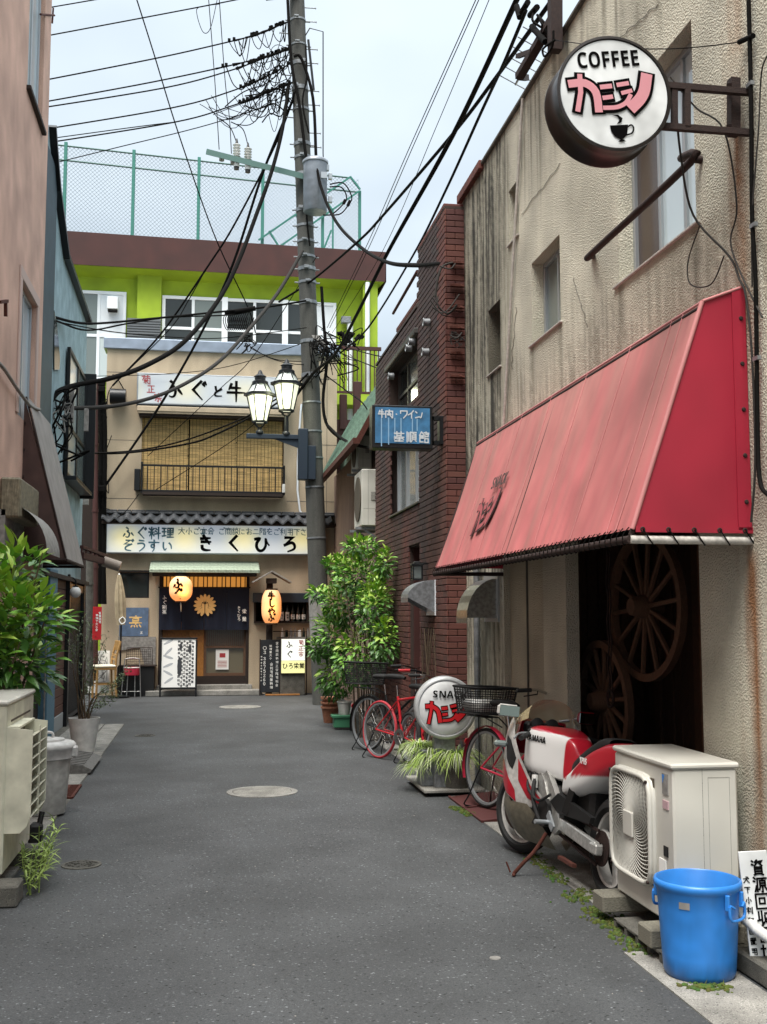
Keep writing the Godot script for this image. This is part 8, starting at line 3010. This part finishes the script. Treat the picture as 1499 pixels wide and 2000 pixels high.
	foliage(t, [[Vector3(2.12, 2.2, -15.2), Vector3(0.36, 0.34, 0.5), 1.1], [Vector3(2.0, 1.8, -15.9), Vector3(0.3, 0.36, 0.4), 1.0], [Vector3(2.2, 1.75, -14.3), Vector3(0.22, 0.42, 0.45), 0.9], [Vector3(2.25, 1.3, -13.9), Vector3(0.18, 0.3, 0.3), 0.4], [Vector3(1.86, 1.35, -16.1), Vector3(0.26, 0.38, 0.4), 1.0], [Vector3(2.1, 1.05, -15.2), Vector3(0.34, 0.4, 0.5), 0.8], [Vector3(1.9, 0.72, -16.2), Vector3(0.24, 0.3, 0.35), 0.5], [Vector3(2.12, 2.58, -15.0), Vector3(0.24, 0.14, 0.3), 0.35], [Vector3(1.84, 2.35, -15.6), Vector3(0.18, 0.14, 0.2), 0.25], [Vector3(1.66, 1.95, -16.2), Vector3(0.16, 0.12, 0.2), 0.2], [Vector3(1.62, 1.15, -16.3), Vector3(0.12, 0.14, 0.2), 0.18], [Vector3(2.28, 2.3, -14.0), Vector3(0.1, 0.2, 0.2), 0.2]], 300, 5200, 0.055, 0.12, 0.44, [M.leaf, M.leaf_light, M.leaf_dark], Vector3(2.1, 1.2, -15.4))
	b = Mb.new()
	b.rbox(2.12, 2.42, 0, 0.28, -15.7, -14.4, 0.02)
	part("trough", b, M.dark_concrete, t)
	b = Mb.new()
	for k in 5:
		var p := Vector3(2.36, 0.0, -11.25 - k * 0.12)
		b.tube(curve([p, p + Vector3(rr(-0.05, 0.02), 0.8, rr(-0.06, 0.06)), p + Vector3(rr(-0.08, 0.04), 1.5, rr(-0.12, 0.12))], 5), 0.006, 5)
		b.tube(curve([p + Vector3(0, 0.9, 0), p + Vector3(-0.04, 1.2, 0.1), p + Vector3(-0.02, 1.45, 0.16)], 5), 0.004, 5)
	single("bare_vine", b, M.bark, "bare dry vine stems on the brick wall behind the bicycles", "plant")

func spider(b: Mb, o: Vector3, n: int, r: float, L: float, k: int) -> void:
	for j in n:
		var a := rr(0, TAU)
		var d := Vector3(cos(a), rr(0.3, 1.6), sin(a)).normalized()
		var len := rr(0.5, 1.0) * L
		var w := rr(0.006, 0.012)
		var side := d.cross(Vector3.UP).normalized()
		var p := o + Vector3(cos(a), 0, sin(a)) * rr(0, 0.09)
		var q0 := b.v.size()
		for s in 6:
			var f := s / 5.0
			var c := p + d * len * f - Vector3.UP * (len * 0.85 * f * f)
			var ww := w * (1.0 - pow(f, 3.0))
			var nn := (Vector3.UP + d * f).normalized()
			b.vert(c - side * ww * 0.5, nn)
			b.vert(c + side * ww * 0.5, nn)
		for s in 5:
			var q := q0 + s * 2
			b.i.append_array([q, q + 2, q + 1, q + 1, q + 2, q + 3])
func foliage(t: Node3D, blobs: Array, pieces: int, rest: int, l0: float, l1: float, wide: float, mats: Array, root: Vector3, eye_bias := 0.0) -> void:
	var shapes := []
	for k in 5:
		var b := Mb.new()
		b.leaf(Vector3.ZERO, Vector3.BACK, Vector3.UP, 1.0, wide * rr(0.85, 1.15), rr(0.1, 0.5), rr(0.15, 0.4))
		shapes.append(b)
	var meshes := shapes.map(func(q): return q.mesh())
	var merged := [Mb.new(), Mb.new(), Mb.new()]
	var total := 0.0
	for q in blobs:
		total += q[2]
	for k in pieces + rest:
		var pick := rng.randf() * total
		var q: Array = blobs[0]
		for c in blobs:
			q = c
			pick -= c[2]
			if pick < 0:
				break
		var u := Vector3(rng.randfn(), rng.randfn(), rng.randfn()).normalized()
		var big := k < pieces
		if big:
			# the larger single leaves sit on the side towards the lane
			u = (u + Vector3(-0.5, 0.15, 0.9)).normalized()
		var rad := pow(rng.randf(), 0.35) if not big else rr(0.85, 1.08)
		var p: Vector3 = q[0] + u * q[1] * rad
		var d: Vector3 = (u + Vector3(rr(-0.7, 0.7), rr(-0.5, 0.5), rr(-0.7, 0.7)) + (q[0] - root).normalized() * 0.4).normalized()
		var L := rr(l0, l1) * (1.15 if big else 0.9)
		var x := Vector3.UP.cross(d).normalized()
		var B := Basis(x, d.cross(x), d) * Basis(Vector3.BACK, rr(-0.7, 0.7))
		var hi := clampf((u.y + 0.6) * 0.8 + rr(-0.4, 0.4), 0.0, 1.0)
		var mi := 1 if hi > 0.85 else 2 if hi < 0.35 else 0
		var xf := Transform3D(B.scaled_local(V(L)), p)
		if big:
			piece("leaf", meshes[k % 5], mats[mi], xf, t)
		else:
			merged[mi].add(shapes[k % 5], xf)
	for k in 3:
		if merged[k].v.size():
			stuff(part("foliage", merged[k], mats[k], t))

const LX := -2.0
func lwall(b: Mb, z0: float, z1: float, y0: float, y1: float, n0: float, n1: float, r := 0.0) -> void:
	b.rbox(LX + n0, LX + n1, y0, y1, minf(z0, z1), maxf(z0, z1), r)
func build_left() -> void:
	var b: Mb
	var U := Vector3.FORWARD
	# pink building, its street wall faces +x
	var t := thing("pink_building", "tall dusty pink stucco building on the left with recessed windows", "building", Vector3(LX, 0, -8))
	nz.seed = 14
	nz.frequency = 1.0
	var cf := func(p: Vector3):
		var q := 1.0 - 0.06 * maxf(0, nz.get_noise_2d(p.z * 1.5, p.y * 0.5)) - 0.1 * maxf(0, nz.get_noise_2d(p.z, p.y))
		return Color(q, q, q)
	var wa := px(69, 213, LX)
	var ya := wa.y
	var yb0 := px(60, 835, LX).y
	var yb1 := px(65, 585, LX).y
	var zr := -13.15
	var zl := -12.05
	var holes := [Rect2(-1.0 - zl, ya, zl - zr, 2.0), Rect2(-1.0 - zl, yb0, zl - zr, yb1 - yb0)]
	b = Mb.new()
	wall(b, Vector3(LX, 0, -1.0), U, Vector3.UP, 12.65, 9.9, holes, 0.22, cf, 0.12)
	b.fq(Vector3(LX, 0, -13.65), Vector3(-9, 0, -13.65), Vector3(-9, 9.9, -13.65), Vector3(LX, 9.9, -13.65), Vector3.FORWARD)
	b.fq(Vector3(LX, 0, -1), Vector3(-9, 0, -1), Vector3(-9, 9.9, -1), Vector3(LX, 9.9, -1), Vector3.BACK)
	b.fq(Vector3(LX, 9.9, -1), Vector3(-9, 9.9, -1), Vector3(-9, 9.9, -13.65), Vector3(LX, 9.9, -13.65), Vector3.UP)
	part("wall", b, M.pink_wall, t)
	for q in [[ya, 2.0], [yb0, yb1 - yb0]]:
		window(t, Vector3(LX, q[0], zl), U, Vector3.UP, zl - zr, q[1], [0.55], [], M.alu, [M.pale_glass, M.sky_glass], 0.04, 0.05)
	b = Mb.new()
	lwall(b, zl + 0.05, zr - 0.05, ya - 0.05, ya, -0.1, 0.05, 0.006)
	part("sill", b, M.dark_wood, t)
	b = Mb.new()
	lwall(b, zl + 0.12, zr - 0.12, yb1, yb1 + 0.12, 0.0, 0.02, 0.004)
	lwall(b, zr, zr - 0.12, yb0, yb1, 0.0, 0.02, 0.004)
	lwall(b, zl, zl + 0.12, yb0, yb1, 0.0, 0.02, 0.004)
	part("window_trim", b, M.pink_trim, t)
	b = Mb.new()
	b.bar(px(0, 590, LX + 0.1), px(15, 588, LX + 0.1), 0.03, 0.03)
	b.bar(px(12, 588, LX + 0.1), px(12, 618, LX + 0.1), 0.03, 0.03)
	part("wire_bracket", b, M.rust, t)
	t = thing("wall_aerial", "small aerial arm on the edge of the pink building against the sky", "aerial", Vector3(LX, 9, -13.6))
	b = Mb.new()
	b.cyl(px(80, 28, LX), px(107, 30, LX), 0.014, 6)
	b.cyl(px(105, 16, LX), px(103, 45, LX), 0.012, 6)
	part("arm", b, M.rust, t)
	wire("wall_cable", "grey cable clipped along the pink wall down to the grey awning", 0.02, [px(-10, 700, LX + 0.06), px(10, 722, LX + 0.06), px(35, 760, LX + 0.06), px(60, 792, LX + 0.06), px(78, 800, LX + 0.06)], M.weathered, 6, "")
	# grey awning
	t = thing("grey_awning", "dark brown and grey sloping awning on the pink building", "awning", Vector3(LX, 2.1, -12.9))
	var z0 := -12.5
	var top := pz(47, 775, z0)
	var bot := pz(130, 1090, z0)
	var z1: float = px(164, 1103, bot.x).z
	b = Mb.new()
	b.prism(PackedVector2Array([Vector2(LX, top.y), Vector2(bot.x, bot.y), Vector2(LX, bot.y)]), Transform3D(Basis(), Vector3(0, 0, z0)), 0.006)
	part("side_cloth", b, M.brown_cloth, t)
	b = Mb.new()
	b.prism(PackedVector2Array([Vector2(LX, top.y), Vector2(bot.x, bot.y), Vector2(LX, bot.y)]), Transform3D(Basis(), Vector3(0, 0, z1)), 0.006)
	part("side_cloth", b, M.brown_cloth, t)
	b = Mb.new()
	b.sheet(func(u, w):
		var p := Vector3(LX + 0.04, top.y, 0).lerp(Vector3(bot.x, bot.y, 0), w)
		return p + Vector3(0.006 * sin(u * 14.0) * sin(w * PI), 0, lerpf(z0, z1, u)), 12, 12)
	part("front_cloth", b, M.gray_cloth, t)
	b = Mb.new()
	b.tube([Vector3(bot.x, bot.y - 0.02, z0), Vector3(bot.x, bot.y - 0.02, z1), Vector3(LX, bot.y - 0.02, z1)], 0.018, 8)
	b.tube([Vector3(LX, bot.y - 0.02, z0), Vector3(bot.x, bot.y - 0.02, z0)], 0.018, 8)
	b.tube([Vector3(LX + 0.02, top.y, z0 + 0.01), Vector3(bot.x, bot.y, z0 + 0.01)], 0.012, 6)
	for k in 5:
		b.bev(Vector3(LX + 0.015, lerpf(top.y, bot.y, (k + 1) / 6.0), z0 + 0.012), Vector3(0.02, 0.03, 0.012))
	part("frame", b, M.dark_rust, t)
	# blue building
	t = thing("blue_building", "pale blue stucco building with a sloping roof edge behind the pink one", "building", Vector3(-2.05, 0, -17))
	var X := -2.06
	var poly := PackedVector2Array()
	for q in [[97, 250], [100, 290], [107, 372], [125, 505], [171, 634]]:
		var p := px(q[0], q[1], X)
		poly.append(Vector2(-p.z, p.y))
	var ze: float = -poly[4].x
	poly.append(Vector2(-ze, 2.2))
	poly.append(Vector2(14.0, 2.2))
	poly.append(Vector2(14.0, poly[0].y))
	# (the outline is drawn with x running away down the lane)
	var XF := Transform3D(Basis(Vector3.FORWARD, Vector3.UP, Vector3.RIGHT), Vector3(X - 6.0, 0, 0))
	b = Mb.new()
	b.prism(poly, XF, 6.0)
	part("wall", b, M.blue_wall, t)
	b = Mb.new()
	for k in 4:
		b.bar(Vector3(X + 0.03, poly[k].y + 0.03, -poly[k].x), Vector3(X + 0.03, poly[k + 1].y + 0.03, -poly[k + 1].x), 0.12, 0.07)
	part("roof_edge", b, M.black_metal, t)
	b = Mb.new()
	b.rbox(X, X + 0.04, 2.2, px(90, 285, X).y, -14.75, -13.7, 0.01)
	part("corner_trim", b, M.blue_trim, t)
	b = Mb.new()
	var wq := PackedVector2Array()
	for q in [[104, 722], [104, 606], [110, 640], [115, 700], [114, 722]]:
		var p := px(q[0], q[1], X)
		wq.append(Vector2(-p.z, p.y))
	b.prism(wq, Transform3D(XF.basis, Vector3(X + 0.003, 0, 0)), 0.02)
	part("upper_window", b, M.dark_glass, t)
	var a := px(128, 735, X)
	var d := px(157, 962, X)
	var w: float = a.z - d.z
	window(t, Vector3(X, d.y, a.z), U, Vector3.UP, w, 1.9, [w * 0.5], [0.75], M.black_metal, [M.pale_glass, M.gray_glass], 0.06, -0.07)
	b = Mb.new()
	b.rbox(X, X + 0.22, d.y - 0.1, d.y + 2.0, d.z - 0.05, d.z, 0.005)
	b.rbox(X, X + 0.2, d.y - 0.06, d.y, d.z, a.z, 0.005)
	part("window_box", b, M.black_metal, t)
	# lower storey: pillar, siding, gate
	b = Mb.new()
	b.rbox(-2.3, -1.97, 0, 2.25, -15.5, -14.75, 0.01)
	part("pillar", b, M.blue_pillar, t)
	b = Mb.new()
	b.rbox(-4, X - 0.02, 0, 2.2, -19.4, -15.5)
	b.rbox(-4, X - 0.02, 0, 2.2, -14.75, -13.7)
	b.rbox(-2.3, -1.95, 2.14, 2.2, -19.4, -13.7)
	part("lower_wall", b, M.dark_wood, t)
	b = Mb.new()
	b.rbox(-2.2, -2.03, 0, 0.22, -16.95, -15.5, 0.006)
	part("plinth", b, M.plinth, t)
	for k in 15:
		b = Mb.new()
		b.col = Color.WHITE.darkened(rr(0, 0.12))
		var y := 0.225 + k * 0.128
		b.bev(Vector3(-2.05, y + 0.06, -16.225), Vector3(0.03, 0.121, 1.44), 0.006)
		part("siding_board", b, M.siding, t)
	b = Mb.new()
	b.rbox(-2.12, -1.98, 0, 2.2, -17.1, -16.97, 0.006)
	b.rbox(-2.12, -1.98, 0, 2.2, -19.1, -18.98, 0.006)
	b.rbox(-2.1, -2.0, 2.0, 2.12, -18.98, -17.1, 0.006)
	b.rbox(-2.1, -2.02, 0.06, 0.12, -18.98, -17.1)
	part("gate_frame", b, M.black_metal, t)
	var bm := Mb.new()
	bm.box(Vector3.ZERO, Vector3(0.03, 1.9, 0.035))
	var bmesh := bm.mesh()
	for k in 26:
		piece("gate_bar", bmesh, M.black_metal, Transform3D(Basis(), Vector3(-2.05, 1.06, -17.15 - k * 0.0715)), t)
	b = Mb.new()
	b.rbox(-1.99, -1.975, 0, 1.9, -14.62, -14.58)
	part("white_strip", b, M.weathered, t)
	t = thing("globe_lamp", "white globe wall lamp on a curved black arm by the dark gate", "wall lamp", Vector3(-1.9, 1.85, -17.0))
	var c := pz(148, 1157, -17.0)
	b = Mb.new()
	b.lathe([Vector2(0, -0.085), Vector2(0.05, -0.07), Vector2(0.08, -0.03), Vector2(0.085, 0.01), Vector2(0.07, 0.055), Vector2(0.04, 0.08), Vector2(0, 0.085)], Transform3D(Basis(), c), 24)
	part("globe", b, M.white_plastic, t)
	b = Mb.new()
	b.tube(curve([c + Vector3(0, 0.08, 0), c + Vector3(0, 0.18, 0), c + Vector3(-0.06, 0.22, 0), Vector3(-2.02, c.y + 0.2, -17.0)], 5), 0.014, 8)
	b.lathe([Vector2(0, 0.07), Vector2(0.045, 0.07), Vector2(0.04, 0.1), Vector2(0, 0.1)], Transform3D(Basis(), c), 12)
	b.bev(Vector3(-2.0, c.y + 0.2, -17.0), Vector3(0.04, 0.14, 0.08), 0.01)
	part("arm", b, M.black_metal, t)
	# little maroon pent roof and the gap with pipes
	t = thing("pent_roof", "small maroon pent roof frame with a brown gutter end near the restaurant", "roof", Vector3(-2, 2.5, -19.6))
	b = Mb.new()
	var g0 := pz(160, 1085, -18.2)
	var g1 := pz(210, 1098, -19.6)
	b.bar(g0, g1, 0.08, 0.1)
	b.bar(g0 + Vector3(0, 0.14, 0), g1 + Vector3(0, 0.1, 0), 0.06, 0.05)
	for k in 7:
		var f := k / 6.0
		b.bar(g0.lerp(g1, f) + Vector3(0, 0.02, 0), g0.lerp(g1, f) + Vector3(0, 0.13, 0), 0.03, 0.03)
	part("frame", b, M.maroon, t)
	b = Mb.new()
	b.cyl(pz(203, 1096, -19.4), pz(236, 1107, -19.4), 0.09, 16)
	part("gutter_end", b, M.gutter_brown, t)
	t = thing("gap_wall", "dark narrow gap wall between the blue building and the restaurant", "wall", Vector3(-2.6, 0, -24))
	b = Mb.new()
	b.rbox(-4.5, -2.3, 0, 6.4, -24.5, -23.8)
	part("wall", b, M.dark_wood, t)
	b = Mb.new()
	a = pz(155, 985, -20.2)
	d = pz(178, 800, -20.2)
	b.rbox(a.x - 0.5, d.x, a.y, d.y, -20.3, -20.2)
	part("panel", b, M.weathered, t)
	b = Mb.new()
	b.rbox(-3.2, -2.2, 6.2, 6.35, -23.8, -23.3)
	part("ledge", b, M.maroon, t)
	t = thing("downpipe", "maroon downpipe in the gap left of the restaurant", "pipe", Vector3(-2.2, 0, -22.9))
	b = Mb.new()
	b.cyl(pz(187, 1330, -22.8), pz(187, 745, -22.8), 0.055, 12)
	for v in [760, 870, 1000, 1110]:
		b.cyl(pz(187, v, -22.8), pz(187, v - 5, -22.8), 0.066, 12)
	part("pipe", b, M.maroon, t)
	t = thing("grey_post", "weathered grey post beside the downpipe", "post", Vector3(-2.3, 0, -21.9))
	b = Mb.new()
	b.cyl(pz(176, 1340, -22.0), pz(176, 1085, -22.0), 0.07, 12)
	b.cyl(pz(176, 1142, -22.0), pz(176, 1138, -22.0), 0.085, 12)
	part("post", b, M.dark_concrete, t)
	t = thing("black_pipe_bundle", "black pipes and wires running up the left corner of the restaurant", "pipe", Vector3(-2.1, 3, -23.2))
	b = Mb.new()
	for k in 5:
		b.tube(curve([pz(194 + k * 3, 1180, -23.15), pz(196 + k * 2 + rr(-4, 4), 1000, -23.15), pz(197 + k * 2 + rr(-3, 3), 850, -23.15), pz(190 + k * 3, 745, -23.15)], 5), rr(0.02, 0.05), 7)
	for k in 16:
		var p := pz(195 + rr(-6, 12), rr(740, 1000), -23.05)
		b.tube(curve([p, p + Vector3(rr(-0.15, 0.2), rr(-0.3, 0.2), 0.05), p + Vector3(rr(-0.1, 0.15), rr(-0.5, 0.2), 0)], 5), 0.009, 5)
	for v in [748, 760, 955]:
		b.bev(pz(195, v, -23), Vector3(0.24, 0.14, 0.1), 0.02)
	stuff(part("pipes", b, M.cable, t))
	a = pz(181, 1250, -21.6)
	d = pz(200, 1185, -21.6)
	b = Mb.new()
	b.rbox(a.x, d.x, a.y, d.y, -21.62, -21.6)
	t = single("red_sign", b, M.red_board, "narrow red notice board with white characters beside the downpipe", "sign")
	b = Mb.new()
	words(b, "資源利用", Transform3D(Basis(), Vector3(0, 0, -21.597)), d.x - 0.055, d.y - 0.1, 0.045, 0.008, 0, -0.055)
	words(b, "料理下大小会", Transform3D(Basis(), Vector3(0, 0, -21.597)), d.x - 0.11, d.y - 0.14, 0.045, 0.007, 0, -0.055)
	part("lettering", b, M.paper, t)
	a = pz(172, 1345, -22.95)
	d = pz(216, 1262, -22.95)
	b = Mb.new()
	b.bev(Vector3((a.x + d.x) / 2, 0.5, -22.95), Vector3(d.x - a.x, 0.84, 0.02), 0.003)
	t = single("white_sketch_board", b, M.paper, "white board with loose black line drawing behind the wooden chair", "board")
	b = Mb.new()
	for k in 7:
		var l := []
		for j in 4:
			l.append(Vector2(lerpf(a.x + 0.06, d.x - 0.04, rng.randf()), rr(0.25, 0.88)))
		stroke(b, curve(l, 5), 0.008, Transform3D(Basis(), Vector3(0, 0, -22.938)), 0.5)
	part("drawing", b, M.print_black, t)
	# near air conditioner with its discharge hood
	t = thing("air_conditioner", "large beige outdoor air conditioner with a louvred hood at the left edge", "air conditioner", Vector3(-1.35, 0.12, -7.4))
	b = Mb.new()
	b.rbox(-1.52, -1.15, 0.12, 1.11, -7.95, -6.9, 0.012)
	part("casing", b, M.ac_beige, t)
	b = Mb.new()
	b.rbox(-1.53, -1.14, 1.11, 1.14, -7.96, -6.89, 0.01)
	part("lid", b, M.ac_white, t)
	for k in 4:
		b = Mb.new()
		b.rbox(-1.15, -1.147, 1.0 - k * 0.055, 1.012 - k * 0.055, -7.8, -7.05)
		part("vent_slot", b, M.ac_dark, t)
	b = Mb.new()
	b.prism(PackedVector2Array([Vector2(-1.15, 0.36), Vector2(-1.06, 0.36), Vector2(-1.02, 0.4), Vector2(-1.0, 0.46), Vector2(-1.0, 0.96), Vector2(-1.15, 0.98)]), Transform3D(Basis(), Vector3(0, 0, -6.93)), 0.012)
	b.prism(PackedVector2Array([Vector2(-1.15, 0.36), Vector2(-1.06, 0.36), Vector2(-1.02, 0.4), Vector2(-1.0, 0.46), Vector2(-1.0, 0.96), Vector2(-1.15, 0.98)]), Transform3D(Basis(), Vector3(0, 0, -7.55)), 0.012)
	b.rbox(-1.15, -1.08, 0.968, 0.98, -7.54, -6.94)
	part("hood_side", b, M.ac_beige, t)
	b = Mb.new()
	b.rbox(-1.149, -1.14, 0.38, 0.95, -7.53, -6.94)
	part("outlet", b, M.ac_dark, t)
	for k in 8:
		b = Mb.new()
		b.bev(Vector3(-1.055, 0.42 + k * 0.068, -7.235), Vector3(0.12, 0.007, 0.6), 0.002, Basis(Vector3.BACK, 0.5))
		part("louvre", b, M.ac_beige, t)
	b = Mb.new()
	b.rbox(-1.01, -1.0, 0.42, 0.96, -7.25, -7.225)
	part("louvre_bar", b, M.ac_beige, t)
	for k in 2:
		b = Mb.new()
		var z: float = [-6.75, -7.75][k]
		b.rbox(-1.5, -1.02, 0, 0.12, z - 0.11, z + 0.11, 0.01)
		single("concrete_block", b, M.dark_concrete, ["worn concrete block under the near end of the beige air conditioner", "concrete block under the far end of the beige air conditioner"][k], "block", "blocks under the beige air conditioner")
	b = Mb.new()
	b.rbox(LX, LX + 0.2, px(20, 1000, LX + 0.2).y, px(20, 915, LX + 0.2).y, -12.4, -11.2, 0.02)
	single("wall_box", b, M.old_box, "stained beige box fixed on the pink wall", "box")
	b = Mb.new()
	b.sheet(func(u, w):
		var q: float = u * PI / 2
		return Vector3(LX + 0.45 * sin(q), px(20, 1085, LX).y + 0.5 * cos(q), lerpf(-12.3, -11.3, w)), 10, 2, null, true)
	b.rbox(LX, LX + 0.06, px(20, 1085, LX).y - 0.3, px(20, 1005, LX).y, -12.35, -11.2)
	single("duct_hood", b, M.weathered, "pale curved duct hood on the pink wall behind the leafy bush", "vent hood")
	# dustbin, pot, step, grate
	var o := Vector3(-1.3, 0.02, -9.62)
	t = thing("dustbin", "grubby white plastic dustbin with a lid beside the gutter", "bin", o)
	b = Mb.new()
	b.sheet(func(u, w):
		var q: float = u * TAU
		var r := lerpf(0.185, 0.225, w) + 0.004 * pow(absf(sin(q * 5.0)), 6.0)
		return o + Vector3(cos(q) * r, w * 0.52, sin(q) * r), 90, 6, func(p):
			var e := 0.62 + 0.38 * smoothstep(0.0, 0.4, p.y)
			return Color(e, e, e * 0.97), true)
	part("tub", b, M.bin_white, t)
	var xf := Transform3D(Basis(), o)
	b = Mb.new()
	b.lathe([Vector2(0.222, 0.44), Vector2(0.25, 0.45), Vector2(0.255, 0.52), Vector2(0.262, 0.53), Vector2(0.262, 0.555), Vector2(0.24, 0.575), Vector2(0.17, 0.585), Vector2(0.165, 0.6), Vector2(0.08, 0.61), Vector2(0, 0.612)], xf, 40)
	part("lid", b, M.bin_white, t)
	b = Mb.new()
	b.tube(curve([o + Vector3(-0.07, 0.605, 0), o + Vector3(-0.06, 0.65, 0), o + Vector3(0.06, 0.65, 0), o + Vector3(0.07, 0.605, 0)], 4), 0.011, 8)
	part("lid_handle", b, M.bin_white, t)
	for q in [[0.25, 0.05], [-0.05, 0.25]]:
		b = Mb.new()
		b.bev(o + Vector3(q[0], 0.5, q[1]), Vector3(0.06, 0.09, 0.08), 0.012)
		part("handle", b, M.bin_white, t)
	o = Vector3(-1.4, 0.02, -13.75)
	t = thing("white_planter", "white round planter with a thin leaning olive shrub by the gate", "planter", o)
	b = Mb.new()
	b.lathe([Vector2(0, 0), Vector2(0.125, 0), Vector2(0.185, 0.385), Vector2(0.188, 0.4), Vector2(0.172, 0.4), Vector2(0.16, 0.36), Vector2(0, 0.355)], Transform3D(Basis(), o), 36)
	part("pot", b, M.white_plastic, t)
	b = Mb.new()
	b.lathe([Vector2(0.163, 0.36), Vector2(0, 0.365)], Transform3D(Basis(), o), 20)
	part("soil", b, M.bark, t)
	var tips := []
	for k in 12:
		b = Mb.new()
		var p := o + Vector3(rr(-0.06, 0.06), 0.36, rr(-0.06, 0.06))
		var e := pz([150, 165, 185, 240, 215, 228, 196, 172, 140, 205, 180, 250][k], [1235, 1215, 1300, 1335, 1350, 1370, 1385, 1350, 1265, 1250, 1225, 1318][k], -13.75 + rr(-0.3, 0.3))
		b.tube(curve([p, p.lerp(e, 0.4) + Vector3(-0.05, 0.12, 0), e], 7), [0.011, 0.01, 0.009, 0.009, 0.008, 0.008, 0.007, 0.006, 0.006, 0.005, 0.004, 0.004, 0.003, 0.003, 0.003], 5)
		part("stem", b, M.bark, t)
		tips.append([p, e])
	b = Mb.new()
	for q in tips:
		for k in 90:
			var f := pow(rng.randf(), 0.6)
			var p: Vector3 = q[0].lerp(q[1], 0.35 + 0.68 * f) + Vector3(rr(-0.05, 0.05), 0.06 + rr(-0.04, 0.04), rr(-0.05, 0.05))
			b.leaf(p, Vector3(rr(-1, 1), rr(-0.3, 1), rr(-1, 1)), Vector3.UP, rr(0.03, 0.06), 0.014)
	stuff(part("foliage", b, M.olive_leaf, t))
	t = thing("kerb_ramp", "dark grey ribbed kerb ramp block beside the white planter", "ramp", Vector3(-1.3, 0.02, -12.4))
	b = Mb.new()
	b.prism(PackedVector2Array([Vector2(-1.56, 0.02), Vector2(-1.14, 0.02), Vector2(-1.12, 0.05), Vector2(-1.2, 0.09), Vector2(-1.56, 0.14)]), Transform3D(Basis(), Vector3(0, 0, -13.0)), 1.1)
	part("block", b, M.ramp_gray, t)
	for k in 9:
		b = Mb.new()
		b.bar(Vector3(-1.53, 0.142, -12.95 + k * 0.125), Vector3(-1.21, 0.097, -12.95 + k * 0.125), 0.05, 0.012, Vector3.UP, 0.004)
		part("rib", b, M.ramp_gray, t)
	t = thing("drain_grate", "rusty iron drain grate in the left gutter", "drain grate", Vector3(-1.29, 0.01, -10.75))
	b = Mb.new()
	for z in [-11.12, -10.4]:
		b.rbox(-1.45, -1.15, 0.003, 0.02, z - 0.015, z + 0.015)
	for x in [-1.45, -1.15]:
		b.rbox(x - 0.012, x + 0.012, 0.003, 0.0205, -11.12, -10.4)
	part("frame", b, M.rust, t)
	b = Mb.new()
	b.rbox(-1.44, -1.16, 0.003, 0.005, -11.1, -10.41)
	part("pit", b, M.void, t)
	for k in 13:
		b = Mb.new()
		b.rbox(-1.44, -1.16, 0.006, 0.018, -11.08 + k * 0.053, -11.062 + k * 0.053)
		part("bar", b, M.rust, t)
	for x in [-1.35, -1.25]:
		b = Mb.new()
		b.rbox(x - 0.01, x + 0.01, 0.006, 0.019, -11.1, -10.42)
		part("bar", b, M.rust, t)
	b = Mb.new()
	b.rbox(-1.2, -1.11, 0.02, 0.18, -8.32, -8.2, 0.02)
	b.tube([Vector3(-1.16, 0.02, -8.25), Vector3(-1.12, 0.25, -8.3)], 0.02, 8)
	single("black_bag", b, M.black, "small black thing tucked between the dustbin and the beige air conditioner", "bag")
	# bush and weeds
	t = thing("glossy_bush", "big bush of glossy bright green leaves behind the beige air conditioner", "bush", Vector3(-1.45, 0, -8.4))
	for k in 9:
		b = Mb.new()
		var p := Vector3(-1.45 + rr(-0.1, 0.1), 0, -8.4 + rr(-0.1, 0.1))
		var e := Vector3(-1.4 + rr(-0.25, 0.35), rr(1.3, 2.1), -8.2 + rr(-0.4, 0.4))
		b.tube(curve([p, p.lerp(e, 0.5) + Vector3(-0.1, 0, 0), e], 5), [0.02, 0.018, 0.016, 0.015, 0.014, 0.013, 0.012, 0.01, 0.008, 0.006, 0.004], 6)
		part("stem", b, M.bark, t)
	foliage(t, [[Vector3(-1.5, 1.75, -8.3), Vector3(0.3, 0.3, 0.4), 0.8], [Vector3(-1.22, 1.62, -8.2), Vector3(0.26, 0.22, 0.3), 0.8], [Vector3(-1.5, 1.4, -8.2), Vector3(0.32, 0.3, 0.42), 1.2], [Vector3(-1.28, 1.3, -8.3), Vector3(0.24, 0.2, 0.32), 0.8], [Vector3(-1.52, 1.05, -8.2), Vector3(0.3, 0.24, 0.3), 0.7], [Vector3(-1.34, 2.03, -8.5), Vector3(0.16, 0.12, 0.2), 0.35]], 300, 1300, 0.09, 0.16, 0.36, [M.leaf, M.leaf_light, M.leaf_dark], Vector3(-1.45, 1.2, -8.4))
	t = thing("weeds", "tuft of tall weeds growing at the foot of the beige air conditioner", "weeds", Vector3(-0.98, 0, -7.1))
	b = Mb.new()
	for k in 16:
		var p := Vector3(-1.0 + rr(-0.07, 0.06), 0, -7.15 + rr(-0.35, 0.25))
		var h := rr(0.12, 0.38)
		var e := p + Vector3(rr(-0.06, 0.14), h, rr(-0.1, 0.1))
		b.tube([p, p.lerp(e, 0.6) + Vector3(-0.01, 0, 0), e], [0.004, 0.003, 0.002], 4)
		for j in 12:
			b.leaf(p.lerp(e, rr(0.2, 1.0)), Vector3(rr(-1, 1), rr(0.1, 1), rr(-1, 1)), Vector3.UP, rr(0.05, 0.12), 0.012, 0.5)
	stuff(part("foliage", b, M.grass_leaf, t))

func _ready() -> void:
	rng.seed = 4711
	make_world()
	make_materials()
	build_ground()
	build_cafe()
	build_awning()
	build_brick()
	build_narrow()
	build_restaurant()
	build_school()
	build_pole()
	build_signs()
	build_right_objects()
	build_left()
	build_wires()
